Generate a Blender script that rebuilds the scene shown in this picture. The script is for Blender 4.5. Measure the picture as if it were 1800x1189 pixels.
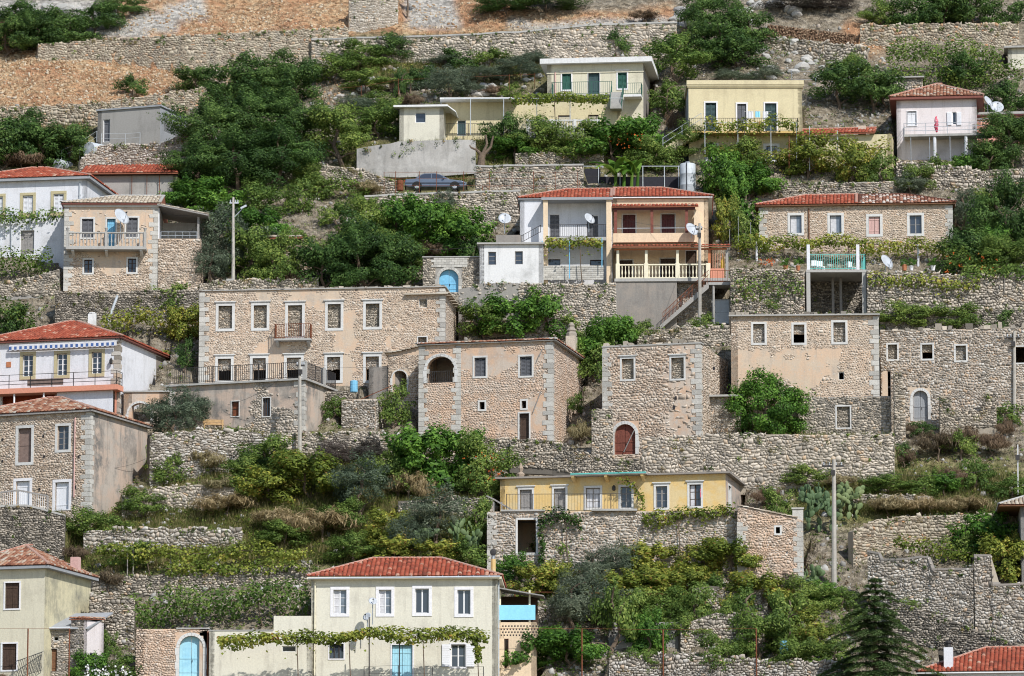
import bpy, math
import numpy as np
from mathutils import Vector
R = math.radians
for _o in list(bpy.data.objects): bpy.data.objects.remove(_o)
sc = bpy.context.scene
COL = sc.collection

# ------------------------------------------------------------------ camera, sky, sun, exposure
FPX = 8024.0; PITCH = R(9.0)
cam = bpy.data.cameras.new('camera'); cam_o = bpy.data.objects.new('camera', cam); COL.objects.link(cam_o)
cam.sensor_width = 36.0; cam.lens = FPX/1800*36.0; cam.clip_start = 1.0; cam.clip_end = 3000
cam_o.location = (0, 0, 0); cam_o.rotation_euler = (R(90)+PITCH, 0, 0)
sc.camera = cam_o
SUN_AZ = R(33); SUN_EL = R(44)          # to the right of the camera's back, afternoon height
w = bpy.data.worlds.new('World'); sc.world = w; w.use_nodes = True
nt = w.node_tree; bg = nt.nodes['Background']
sky = nt.nodes.new('ShaderNodeTexSky'); sky.sky_type = 'NISHITA'; sky.sun_disc = False
sky.sun_elevation = SUN_EL
sdir = Vector((math.sin(SUN_AZ)*math.cos(SUN_EL), -math.cos(SUN_AZ)*math.cos(SUN_EL), math.sin(SUN_EL)))
sky.sun_rotation = math.atan2(sdir.x, sdir.y)
sky.air_density = 1.0; sky.dust_density = 0.6; sky.altitude = 200
nt.links.new(sky.outputs[0], bg.inputs[0]); bg.inputs[1].default_value = 0.14
sun = bpy.data.lights.new('sun', 'SUN'); sun.energy = 4.3; sun.angle = R(0.53); sun.color = (1.0, 0.965, 0.92)
sun_o = bpy.data.objects.new('sun', sun); COL.objects.link(sun_o); sun_o.location = (60, 250, 200)
sun_o.rotation_euler = sdir.to_track_quat('Z', 'Y').to_euler()
vs = sc.view_settings; vs.view_transform = 'Standard'; vs.look = 'None'; vs.gamma = 1.0; vs.exposure = 0.07
vs.use_curve_mapping = False
sc.cycles.filter_width = 1.05; sc.cycles.max_bounces = 6; sc.cycles.diffuse_bounces = 3; sc.cycles.transparent_max_bounces = 4

# ------------------------------------------------------------------ geometry of the hillside
HA, HT = -201.1, math.tan(R(37.0))
FW = np.array([0, math.cos(PITCH), math.sin(PITCH)]); UP = np.array([0, -math.sin(PITCH), math.cos(PITCH)])
def ray(u, v):
    return FW + np.array([(u-900)/FPX, 0, 0]) + UP*((594.5-v)/FPX)
def at(u, v, dy=0.0):
    d = ray(u, v); t = HA/(d[2]-HT*d[1]); p = d*t
    return p*((p[1]+dy)/p[1])
def at_y(u, v, y):
    d = ray(u, v); return d*(y/d[1])
def px_of(P):
    P = np.asarray(P, float); dep = P @ FW
    return 900+FPX*P[..., 0]/dep, 594.5-FPX*(P @ UP)/dep
def pxm(u, v):                                   # pixels per metre on the hillside there
    return FPX/(at(u, v) @ FW)

_rng = np.random.default_rng(7)
def vnoise(x, y, seed=0):
    xi = np.floor(x).astype(np.int64); yi = np.floor(y).astype(np.int64); fx = x-xi; fy = y-yi
    fx = fx*fx*(3-2*fx); fy = fy*fy*(3-2*fy)
    def h(a, b):
        n = (a*374761393 + b*668265263 + seed*2147483647) & 0x7fffffff
        n = (n ^ (n >> 13))*1274126177 & 0x7fffffff
        return ((n ^ (n >> 16)) & 0xffff)/65535.0
    return (h(xi, yi)*(1-fx)+h(xi+1, yi)*fx)*(1-fy)+(h(xi, yi+1)*(1-fx)+h(xi+1, yi+1)*fx)*fy

# ------------------------------------------------------------------ materials
MATS = {}
def _new(name):
    m = bpy.data.materials.new(name); m.use_nodes = True; MATS[name] = m
    return m, m.node_tree.nodes, m.node_tree.links, m.node_tree.nodes['Principled BSDF']
def _ramp(n, cols):
    r = n.new('ShaderNodeValToRGB'); e = r.color_ramp.elements
    while len(e) > 1: e.remove(e[-1])
    e[0].position = cols[0][0]; e[0].color = (*cols[0][1], 1)
    for p, c in cols[1:]:
        x = e.new(p); x.color = (*c, 1)
    return r
def _noise(n, l, scale, detail=4, rough=0.6, stretch=None):
    t = n.new('ShaderNodeTexCoord'); x = n.new('ShaderNodeTexNoise')
    x.inputs['Scale'].default_value = scale; x.inputs['Detail'].default_value = detail; x.inputs['Roughness'].default_value = rough
    if stretch:
        mp = n.new('ShaderNodeMapping'); mp.inputs['Scale'].default_value = stretch
        l.new(t.outputs['Object'], mp.inputs[0]); l.new(mp.outputs[0], x.inputs[0])
    else: l.new(t.outputs['Object'], x.inputs[0])
    return x
def _mix(n, l, a, b, fac, mode='MIX'):
    m = n.new('ShaderNodeMix'); m.data_type = 'RGBA'; m.blend_type = mode
    for s, v in ((m.inputs['Factor'], fac), (m.inputs[6], a), (m.inputs[7], b)):
        if hasattr(v, 'links') or hasattr(v, 'is_linked'): l.new(v, s)
        elif isinstance(v, (int, float)): s.default_value = v
        else: s.default_value = (*v, 1)
    return m.outputs[2]
def _bump(n, l, h, bs, strength, dist):
    b = n.new('ShaderNodeBump'); b.inputs['Strength'].default_value = strength; b.inputs['Distance'].default_value = dist
    l.new(h, b.inputs['Height']); l.new(b.outputs[0], bs.inputs['Normal'])
def mat_plaster(name, col, stain, amt=0.5, streak=0.35, col2=None, rough=0.95, stain_lo=0.52, speck=None):
    m, n, l, bs = _new(name)
    n1 = _noise(n, l, 0.45, 6, 0.7); n2 = _noise(n, l, 1.0, 5, 0.7, (2.2, 2.2, 0.22)); n3 = _noise(n, l, 9, 5, 0.7)
    r1 = _ramp(n, [(stain_lo, (0, 0, 0)), (stain_lo+0.2, (amt,)*3)]); l.new(n1.outputs[0], r1.inputs[0])
    r2 = _ramp(n, [(0.52, (0, 0, 0)), (0.75, (streak,)*3)]); l.new(n2.outputs[0], r2.inputs[0])
    r3 = _ramp(n, [(0.3, (0.86,)*3), (0.7, (1.06,)*3)]); l.new(n3.outputs[0], r3.inputs[0])
    c = _mix(n, l, col, stain, r1.outputs[0])
    if col2:
        n4 = _noise(n, l, 0.7, 5, 0.65); r4 = _ramp(n, [(0.46, (0, 0, 0)), (0.56, (1, 1, 1))]); l.new(n4.outputs[0], r4.inputs[0])
        c = _mix(n, l, c, col2, r4.outputs[0])
    c = _mix(n, l, c, stain, r2.outputs[0]); c = _mix(n, l, c, r3.outputs[0], 1.0, 'MULTIPLY')
    if speck:
        tc = n.new('ShaderNodeTexCoord'); vo = n.new('ShaderNodeTexVoronoi'); vo.inputs['Scale'].default_value = 4.6; vo.inputs['Randomness'].default_value = 1.0
        mp = n.new('ShaderNodeMapping'); mp.inputs['Scale'].default_value = (1, 1, 1.5); l.new(tc.outputs['Object'], mp.inputs[0]); l.new(mp.outputs[0], vo.inputs[0])
        r5 = _ramp(n, [(.16, (1, 1, 1)), (.3, (0, 0, 0))]); l.new(vo.outputs['Distance'], r5.inputs[0])
        n6 = _noise(n, l, .9, 4, .7); r6 = _ramp(n, [(.42, (0, 0, 0)), (.6, (.9,)*3)]); l.new(n6.outputs[0], r6.inputs[0])
        fm = n.new('ShaderNodeMath'); fm.operation = 'MULTIPLY'; l.new(r5.outputs[0], fm.inputs[0]); l.new(r6.outputs[0], fm.inputs[1])
        c = _mix(n, l, c, speck, fm.outputs[0])
    l.new(c, bs.inputs['Base Color']); bs.inputs['Roughness'].default_value = rough
    bs.inputs['Specular IOR Level'].default_value = 0.2
    _bump(n, l, n3.outputs[0], bs, 0.35, 0.03)
    return m
def mat_tint(name, cols, patch=None, patch_lo=0.5, rough=0.95, fine=14, bump=0.5, stain=None, spec=0.2):
    """colour of each piece from its own 'tint' value, fine grain and worn patches on top"""
    m, n, l, bs = _new(name)
    a = n.new('ShaderNodeAttribute'); a.attribute_name = 'tint'
    r = _ramp(n, cols); l.new(a.outputs['Fac'], r.inputs[0]); c = r.outputs[0]
    if patch:
        n1 = _noise(n, l, 0.30, 6, 0.7); r1 = _ramp(n, [(patch_lo, (0, 0, 0)), (patch_lo+0.12, (0.8,)*3)]); l.new(n1.outputs[0], r1.inputs[0])
        c = _mix(n, l, c, patch, r1.outputs[0])
    if stain:
        n2 = _noise(n, l, 0.9, 5, 0.7, (1.6, 1.6, 0.4)); r2 = _ramp(n, [(0.5, (0, 0, 0)), (0.72, (0.7,)*3)]); l.new(n2.outputs[0], r2.inputs[0])
        c = _mix(n, l, c, stain, r2.outputs[0])
    n3 = _noise(n, l, fine, 4, 0.7); r3 = _ramp(n, [(0.25, (0.72,)*3), (0.75, (1.15,)*3)]); l.new(n3.outputs[0], r3.inputs[0])
    c = _mix(n, l, c, r3.outputs[0], 1.0, 'MULTIPLY')
    l.new(c, bs.inputs['Base Color']); bs.inputs['Roughness'].default_value = rough
    bs.inputs['Specular IOR Level'].default_value = spec
    if bump: _bump(n, l, n3.outputs[0], bs, bump, 0.04)
    return m
def mat_leaf(name, cols, trans=0.38):
    m, n, l, bs = _new(name)
    a = n.new('ShaderNodeAttribute'); a.attribute_name = 'tint'
    r = _ramp(n, cols); l.new(a.outputs['Fac'], r.inputs[0])
    oi = n.new('ShaderNodeObjectInfo'); r2 = _ramp(n, [(0, (0.8, 0.86, 0.8)), (1, (1.2, 1.12, 1.1))]); l.new(oi.outputs['Random'], r2.inputs[0])
    c = _mix(n, l, r.outputs[0], r2.outputs[0], 1.0, 'MULTIPLY')
    l.new(c, bs.inputs['Base Color']); bs.inputs['Roughness'].default_value = 0.6; bs.inputs['Specular IOR Level'].default_value = 0.22
    tr = n.new('ShaderNodeBsdfTranslucent'); l.new(c, tr.inputs[0])
    mx = n.new('ShaderNodeMixShader'); mx.inputs[0].default_value = trans
    out = n['Material Output']; l.new(bs.outputs[0], mx.inputs[1]); l.new(tr.outputs[0], mx.inputs[2]); l.new(mx.outputs[0], out.inputs[0])
    return m
def mat_plain(name, col, rough=0.7, metal=0.0, var=0.25, scale=6, dirt=None, spec=0.35, bump=0.0):
    m, n, l, bs = _new(name)
    n1 = _noise(n, l, scale, 5, 0.7); r1 = _ramp(n, [(0.3, (1-var,)*3), (0.7, (1+var*0.5,)*3)]); l.new(n1.outputs[0], r1.inputs[0])
    c = _mix(n, l, col, r1.outputs[0], 1.0, 'MULTIPLY')
    if dirt:
        n2 = _noise(n, l, scale*0.35, 6, 0.75); r2 = _ramp(n, [(0.5, (0, 0, 0)), (0.62, (0.85,)*3)]); l.new(n2.outputs[0], r2.inputs[0])
        c = _mix(n, l, c, dirt, r2.outputs[0])
    l.new(c, bs.inputs['Base Color']); bs.inputs['Roughness'].default_value = rough; bs.inputs['Metallic'].default_value = metal
    bs.inputs['Specular IOR Level'].default_value = spec
    if bump: _bump(n, l, n1.outputs[0], bs, bump, 0.02)
    return m

# stone families (tint ramps)
mat_tint('stone_grey', [(0, (0.168, 0.148, 0.122)), (.2, (0.303, 0.268, 0.219)), (.5, (0.438, 0.384, 0.310)), (.8, (0.562, 0.490, 0.398)), (.93, (0.618, 0.535, 0.429)), (1, (0.472, 0.333, 0.210))], bump=.35, stain=(.215, .205, .185))
mat_tint('stone_dark', [(0, (0.123, 0.111, 0.094)), (.3, (0.235, 0.212, 0.178)), (.65, (0.348, 0.308, 0.254)), (1, (0.495, 0.434, 0.358))], bump=.35)
mat_tint('stone_white', [(0, (0.225, 0.199, 0.166)), (.25, (0.404, 0.358, 0.297)), (.6, (0.551, 0.485, 0.402)), (.9, (0.651, 0.576, 0.477)), (1, (0.528, 0.374, 0.236))], bump=.35, stain=(.215, .205, .185))
mat_tint('stone_warm', [(0, (.22, .195, .165)), (.25, (.39, .345, .29)), (.6, (.51, .46, .395)), (.9, (.60, .57, .52)), (1, (.50, .35, .22))], bump=.35, stain=(.215, .205, .185))
mat_tint('stone_orange', [(0, (.24, .19, .14)), (.3, (.40, .335, .25)), (.6, (.50, .435, .34)), (.88, (.55, .48, .36)), (1, (.50, .27, .14))], bump=.35, stain=(.215, .205, .185))
mat_tint('stone_house', [(0, (.30, .24, .19)), (.3, (.50, .405, .315)), (.65, (.59, .485, .385)), (1, (.64, .575, .49))], patch=(.58, .47, .36), patch_lo=.56, stain=(.36, .33, .29), bump=.3)
mat_tint('stone_pink', [(0, (.34, .27, .215)), (.3, (.55, .425, .325)), (.65, (.61, .475, .37)), (1, (.64, .57, .49))], patch=(.64, .445, .31), patch_lo=.47, stain=(.44, .375, .32), bump=.3)
mat_tint('quoin', [(0, (.40, .385, .35)), (.5, (.53, .51, .46)), (1, (.60, .58, .53))], stain=(.37, .36, .335))
mat_tint('rock', [(0, (0.224, 0.215, 0.198)), (.4, (0.361, 0.348, 0.318)), (.75, (0.464, 0.452, 0.421)), (1, (0.378, 0.292, 0.215))])
mat_tint('rock_orange', [(0, (.27, .16, .085)), (.35, (.40, .27, .16)), (.7, (.49, .38, .25)), (1, (.55, .48, .38))])
mat_plaster('mortar_warm', (.59, .475, .36), (.38, .335, .285), .9, .6, col2=(.62, .46, .33), speck=(.50, .47, .42))
mat_plaster('mortar_pink', (.63, .435, .30), (.42, .36, .31), .9, .6, col2=(.56, .47, .385), speck=(.54, .50, .45), stain_lo=.48)
mat_plaster('mortar_grey', (.33, .31, .28), (.21, .20, .185), .6, .4)
mat_plaster('joint_dark', (.14, .125, .105), (.09, .082, .07), .6, .4)
mat_plaster('joint_tan', (.38, .33, .26), (.25, .22, .175), .6, .4)
mat_plaster('render_cream', (.66, .62, .48), (.44, .40, .31), .7, .65)
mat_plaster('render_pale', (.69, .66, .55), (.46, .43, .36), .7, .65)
mat_plaster('render_yellow', (.67, .59, .38), (.46, .39, .25), .7, .65)
mat_plaster('render_ochre', (.68, .48, .20), (.50, .37, .20), .7, .5, col2=(.66, .52, .28))
mat_plaster('render_white', (.71, .72, .75), (.48, .48, .48), .7, .65)
mat_plaster('render_whitewash', (.72, .72, .71), (.40, .40, .39), .7, .4)
mat_plaster('render_pinkwhite', (.74, .68, .67), (.50, .44, .41), .7, .65)
mat_plaster('render_pink', (.72, .38, .29), (.55, .36, .3), .3, .2)
mat_plaster('render_salmon', (.68, .30, .20), (.5, .28, .2), .3, .2)
mat_plaster('render_red', (.50, .115, .055), (.36, .11, .07), .3, .2)
mat_plaster('render_peach', (.76, .60, .42), (.52, .41, .30), .7, .65)
mat_plaster('render_lichen', (.60, .55, .37), (.24, .235, .19), .85, .6, stain_lo=.42)
mat_plaster('render_stained', (.47, .41, .35), (.17, .16, .148), .9, .9, col2=(.52, .41, .33), stain_lo=.42)
mat_plaster('cement', (.36, .345, .32), (.23, .22, .20), .6, .45)
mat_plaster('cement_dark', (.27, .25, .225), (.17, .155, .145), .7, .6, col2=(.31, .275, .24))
mat_plaster('cement_light', (.45, .435, .41), (.24, .235, .22), .95, .8, col2=(.38, .365, .34), stain_lo=.45)
mat_plaster('cement_blue', (.33, .345, .36), (.25, .26, .27), .5, .4)
mat_plaster('slab', (.42, .41, .385), (.24, .235, .22), .7, .4)
mat_plaster('slab_white', (.74, .74, .73), (.52, .52, .50), .7, .65)
mat_plaster('surround', (.64, .635, .61), (.42, .41, .39), .6, .4)
mat_plaster('surround_white', (.78, .77, .78), (.6, .6, .6), .2, .1)
mat_plaster('surround_yellow', (.50, .44, .27), (.36, .32, .2), .4, .3)
mat_tint('tile_red', [(0, (.15, .045, .03)), (.2, (.26, .058, .034)), (.7, (.34, .085, .048)), (.9, (.40, .13, .08)), (1, (.46, .30, .22))], rough=.9, bump=.2, stain=(.20, .085, .06))
mat_tint('tile_old', [(0, (0.136, 0.060, 0.040)), (.3, (0.264, 0.112, 0.068)), (.6, (0.344, 0.176, 0.112)), (.82, (0.400, 0.304, 0.224)), (1, (0.432, 0.400, 0.344))], rough=.9)
mat_tint('tile_grey', [(0, (.22, .18, .14)), (.35, (.36, .30, .23)), (.7, (.46, .40, .32)), (1, (.54, .50, .42))], rough=.9)
mat_tint('tile_mixed', [(0, (.12, .05, .035)), (.4, (.25, .11, .07)), (.6, (.38, .20, .14)), (.75, (.5, .45, .4)), (1, (.58, .56, .52))], rough=.9)
mat_plain('tile_bed', (.25, .09, .05), .9)
mat_plain('ridge_mortar', (.44, .28, .22), .9, dirt=(.36, .12, .07), scale=5)
mat_plain('glass', (.035, .045, .065), .06, 0, .1, 2, spec=.8)
mat_plain('glass_pale', (.16, .19, .23), .12, 0, .3, 3, spec=.8)
mat_plain('curtain', (.60, .60, .62), .9, 0, .25, 5)
mat_plain('hole_shade', (.03, .027, .03), .9)  # near-black colour standing for the shade inside holes
mat_plain('wood_dark', (.075, .045, .03), .7, 0, .45, 8)
mat_plain('wood_brown', (.20, .095, .045), .7, 0, .45, 8)
mat_plain('wood_maroon', (.115, .03, .03), .6, 0, .35, 8)
mat_plain('wood_red', (.20, .065, .045), .7, 0, .4, 8)
mat_plain('wood_grey', (.30, .285, .27), .85, 0, .4, 8)
mat_plain('wood_pale', (.50, .33, .16), .8, 0, .3, 8)
mat_plain('shutter_green', (.03, .115, .085), .6, 0, .3, 10)
mat_plain('shutter_teal', (.045, .085, .09), .6, 0, .3, 10)
mat_plain('shutter_grey', (.13, .135, .15), .6, 0, .3, 10)
mat_plain('shutter_pink', (.62, .40, .36), .8, 0, .2, 10)
mat_plain('shutter_white', (.78, .79, .82), .6, 0, .1, 10)
mat_plain('door_blue', (.20, .50, .72), .55, 0, .15, 4, dirt=(.16, .40, .58))
mat_plain('door_blue_pale', (.36, .66, .78), .55, 0, .12, 4, dirt=(.30, .58, .72))
mat_plain('panel_blue', (.28, .66, .86), .5, 0, .12, 4)
mat_plain('paint_white', (.80, .80, .80), .5, 0, .1, 6)
mat_plain('paint_cream', (.78, .72, .54), .6, 0, .12, 6)
mat_plain('paint_brown', (.22, .075, .055), .6, 0, .25, 6)
mat_plain('paint_orange', (.48, .17, .07), .6, 0, .25, 6)
mat_plain('paint_black', (.03, .03, .032), .5, 0, .2, 6)
mat_plain('paint_teal', (.13, .50, .45), .5, 0, .2, 6)
mat_plain('paint_green', (.04, .12, .09), .5, 0, .2, 6)
mat_plain('paint_yellow', (.72, .52, .05), .6, 0, .2, 6)
mat_plain('paint_pinkred', (.62, .05, .11), .8, 0, .3, 14, dirt=(.78, .55, .58))
mat_plain('steel', (.46, .48, .50), .45, .6, .25, 5)
mat_plain('galvanised', (.50, .54, .57), .6, .0, .2, 3, dirt=(.42, .45, .47))
mat_plain('iron', (.05, .047, .047), .6, .3, .3, 8)
mat_plain('rust', (.22, .075, .035), .85, .1, .45, 8, dirt=(.13, .05, .03))
mat_plain('rust_orange', (.42, .12, .035), .85, .1, .4, 6, dirt=(.25, .07, .03))
mat_plain('dish_white', (.46, .49, .52), .45, 0, .12, 4)
mat_plain('pole_concrete', (.44, .41, .36), .9, 0, .25, 4)
mat_plain('bark', (.17, .125, .09), .95, 0, .45, 7, bump=.5)
mat_plain('bark_grey', (.33, .30, .26), .95, 0, .4, 7, bump=.5)
mat_plain('cloth_dark', (.05, .05, .065), .95, 0, .3, 4)
mat_plain('cloth_brown', (.23, .165, .14), .95, 0, .3, 4)
mat_plain('cloth_white', (.7, .7, .72), .95, 0, .2, 4)
mat_plain('flower_orange', (.65, .13, .02), .8)
mat_plain('flower_white', (.8, .8, .78), .8)
mat_plain('car_paint', (.16, .19, .235), .28, .55, .06, 3, spec=.6)
mat_plain('rubber', (.02, .02, .02), .8)
mat_plain('lamp_red', (.45, .03, .015), .3)
mat_plain('black_net', (.028, .028, .036), .9)
mat_plain('clay', (.48, .19, .09), .8)
# foliage families; lightest tints raised, leaf sparkle put into the colour
mat_leaf('leaf_dark', [(0, (0.024, 0.050, 0.016)), (.5, (0.060, 0.125, 0.030)), (1, (0.186, 0.295, 0.075))])
mat_leaf('leaf_mid', [(0, (0.050, 0.088, 0.018)), (.5, (0.118, 0.198, 0.041)), (1, (0.328, 0.415, 0.099))])
mat_leaf('leaf_bright', [(0, (0.031, 0.084, 0.014)), (.5, (0.086, 0.194, 0.029)), (1, (0.252, 0.450, 0.075))])
mat_leaf('leaf_olive', [(0, (0.054, 0.077, 0.053)), (.5, (0.108, 0.144, 0.094)), (1, (0.265, 0.312, 0.211))])
mat_leaf('leaf_vine', [(0, (0.076, 0.114, 0.020)), (.5, (0.193, 0.248, 0.041)), (.88, (0.459, 0.459, 0.092)), (1, (0.420, 0.235, 0.076))])
mat_leaf('leaf_dry', [(0, (.18, .15, .07)), (.5, (.32, .26, .14)), (1, (.46, .38, .23))])
mat_leaf('leaf_brown', [(0, (.09, .065, .042)), (.5, (.17, .12, .078)), (1, (.27, .20, .13))])
mat_leaf('leaf_heath', [(0, (.055, .045, .04)), (.5, (.095, .078, .07)), (1, (.13, .12, .10))])
mat_leaf('leaf_cedar', [(0, (.022, .05, .018)), (.5, (.062, .118, .040)), (1, (.14, .21, .075))], .2)
mat_leaf('leaf_grass', [(0, (.07, .095, .020)), (.4, (.13, .15, .040)), (.75, (.24, .21, .085)), (1, (.36, .29, .15))])
mat_leaf('leaf_banana', [(0, (.07, .16, .018)), (.6, (.13, .26, .035)), (1, (.21, .30, .05))])
mat_leaf('cactus', [(0, (.06, .10, .05)), (.6, (.10, .16, .075)), (1, (.17, .22, .095))], .05)

# ------------------------------------------------------------------ mesh makers
def np_mesh(name, verts, loops, totals, tint=None, mat=None, smooth=False):
    me = bpy.data.meshes.new(name)
    verts = np.ascontiguousarray(verts, dtype=np.float32); loops = np.ascontiguousarray(loops, dtype=np.int32)
    totals = np.ascontiguousarray(totals, dtype=np.int32)
    me.vertices.add(len(verts)); me.vertices.foreach_set('co', verts.ravel())
    me.loops.add(len(loops)); me.loops.foreach_set('vertex_index', loops)
    me.polygons.add(len(totals))
    starts = np.concatenate(([0], np.cumsum(totals)[:-1])).astype(np.int32)
    me.polygons.foreach_set('loop_start', starts); me.polygons.foreach_set('loop_total', totals)
    if smooth: me.polygons.foreach_set('use_smooth', np.ones(len(totals), dtype=bool))
    if tint is not None:
        a = me.attributes.new('tint', 'FLOAT', 'FACE'); a.data.foreach_set('value', np.ascontiguousarray(tint, dtype=np.float32))
    if mat: me.materials.append(MATS[mat])
    me.update(calc_edges=True); me.validate()
    return me
class MB:
    def __init__(s): s.v = []; s.f = []; s.t = []; s.rng = np.random.default_rng(len(MB.log)); MB.log.append(0)
    log = []
    def add(s, vs_, fs, tint=None):
        b = len(s.v); s.v += [tuple(p) for p in vs_]
        t = float(s.rng.random()) if tint is None else tint
        for f in fs: s.f.append(tuple(i+b for i in f)); s.t.append(t)
        return s
    def box(s, x0, x1, y0, y1, z0, z1, tint=None):
        return s.add([(x0, y0, z0), (x1, y0, z0), (x1, y1, z0), (x0, y1, z0), (x0, y0, z1), (x1, y0, z1), (x1, y1, z1), (x0, y1, z1)],
                     [(0, 3, 2, 1), (4, 5, 6, 7), (0, 1, 5, 4), (1, 2, 6, 5), (2, 3, 7, 6), (3, 0, 4, 7)], tint)
    def prism(s, poly, y0, y1, tint=None):      # poly [(x,z)] counter-clockwise seen from the front (-y)
        n = len(poly)
        return s.add([(x, y0, z) for x, z in poly]+[(x, y1, z) for x, z in poly],
                     [tuple(range(n)), tuple(range(2*n-1, n-1, -1))]+[((i+1) % n, i, n+i, n+(i+1) % n) for i in range(n)], tint)
    def tube(s, a, b, r0, r1=None, n=6, cap=True, tint=None):
        a = Vector(a); b = Vector(b); r1 = r0 if r1 is None else r1
        d = (b-a).normalized(); p = d.orthogonal().normalized(); q = d.cross(p)
        vs_ = []
        for c, r in ((a, r0), (b, r1)):
            for i in range(n):
                t = 2*math.pi*i/n; vs_.append(c+p*math.cos(t)*r+q*math.sin(t)*r)
        fs = [(i, (i+1) % n, n+(i+1) % n, n+i) for i in range(n)]
        if cap: fs += [tuple(range(n-1, -1, -1)), tuple(range(n, 2*n))]
        return s.add(vs_, fs, tint)
    def path(s, pts, r0, r1=None, n=5):
        r1 = r0 if r1 is None else r1; k = len(pts)-1
        for i in range(k):
            s.tube(pts[i], pts[i+1], r0+(r1-r0)*i/k, r0+(r1-r0)*(i+1)/k, n)
        return s
    def bar(s, a, b, w_, h_):                   # square bar between two points
        a = Vector(a); b = Vector(b); d = (b-a).normalized(); up = Vector((0, 0, 1))
        if abs(d.z) > .95: up = Vector((0, 1, 0))
        p = d.cross(up).normalized()*w_/2; q = p.cross(d).normalized()*h_/2
        vs_ = [c+i*p+j*q for c in (a, b) for i, j in ((-1, -1), (1, -1), (1, 1), (-1, 1))]
        return s.add(vs_, [(3, 2, 1, 0), (4, 5, 6, 7), (0, 1, 5, 4), (1, 2, 6, 5), (2, 3, 7, 6), (3, 0, 4, 7)])
    def lathe(s, c, prof, n=10, axis='z', tint=None):    # prof [(r, h)]
        vs_ = []
        for r, h in prof:
            for i in range(n):
                t = 2*math.pi*i/n
                o = (r*math.cos(t), r*math.sin(t), h) if axis == 'z' else ((h, r*math.cos(t), r*math.sin(t)) if axis == 'x' else (r*math.cos(t), h, r*math.sin(t)))
                vs_.append((c[0]+o[0], c[1]+o[1], c[2]+o[2]))
        fs = [(j*n+i, j*n+(i+1) % n, (j+1)*n+(i+1) % n, (j+1)*n+i) for j in range(len(prof)-1) for i in range(n)]
        fs += [tuple(range(n-1, -1, -1)), tuple((len(prof)-1)*n+i for i in range(n))]
        return s.add(vs_, fs, tint)
    def build(s, name, mat, parent=None, smooth=False):
        me = bpy.data.meshes.new(name); me.from_pydata(s.v, [], s.f)
        a = me.attributes.new('tint', 'FLOAT', 'FACE'); a.data.foreach_set('value', np.array(s.t, dtype=np.float32))
        if smooth: me.polygons.foreach_set('use_smooth', np.ones(len(s.f), dtype=bool))
        me.materials.append(MATS[mat]); me.update()
        return link(name, me, parent)
def link(name, me, parent=None, mat=None):
    o = bpy.data.objects.new(name, me); COL.objects.link(o)
    if parent is not None: o.parent = parent
    if mat:
        o.material_slots[0].link = 'OBJECT'; o.material_slots[0].material = MATS[mat]
    return o
def tag(o, label, cat=None, group=None, kind=None):
    if label: o['label'] = label
    if cat: o['category'] = cat
    if group: o['group'] = group
    if kind: o['kind'] = kind
    return o
def thing(name, label, cat, loc, rz=0.0, group=None):
    o = bpy.data.objects.new(name, None); COL.objects.link(o); o.empty_display_size = 0.2
    o.location = tuple(loc); o.rotation_euler = (0, 0, rz)
    return tag(o, label, cat, group)

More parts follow.
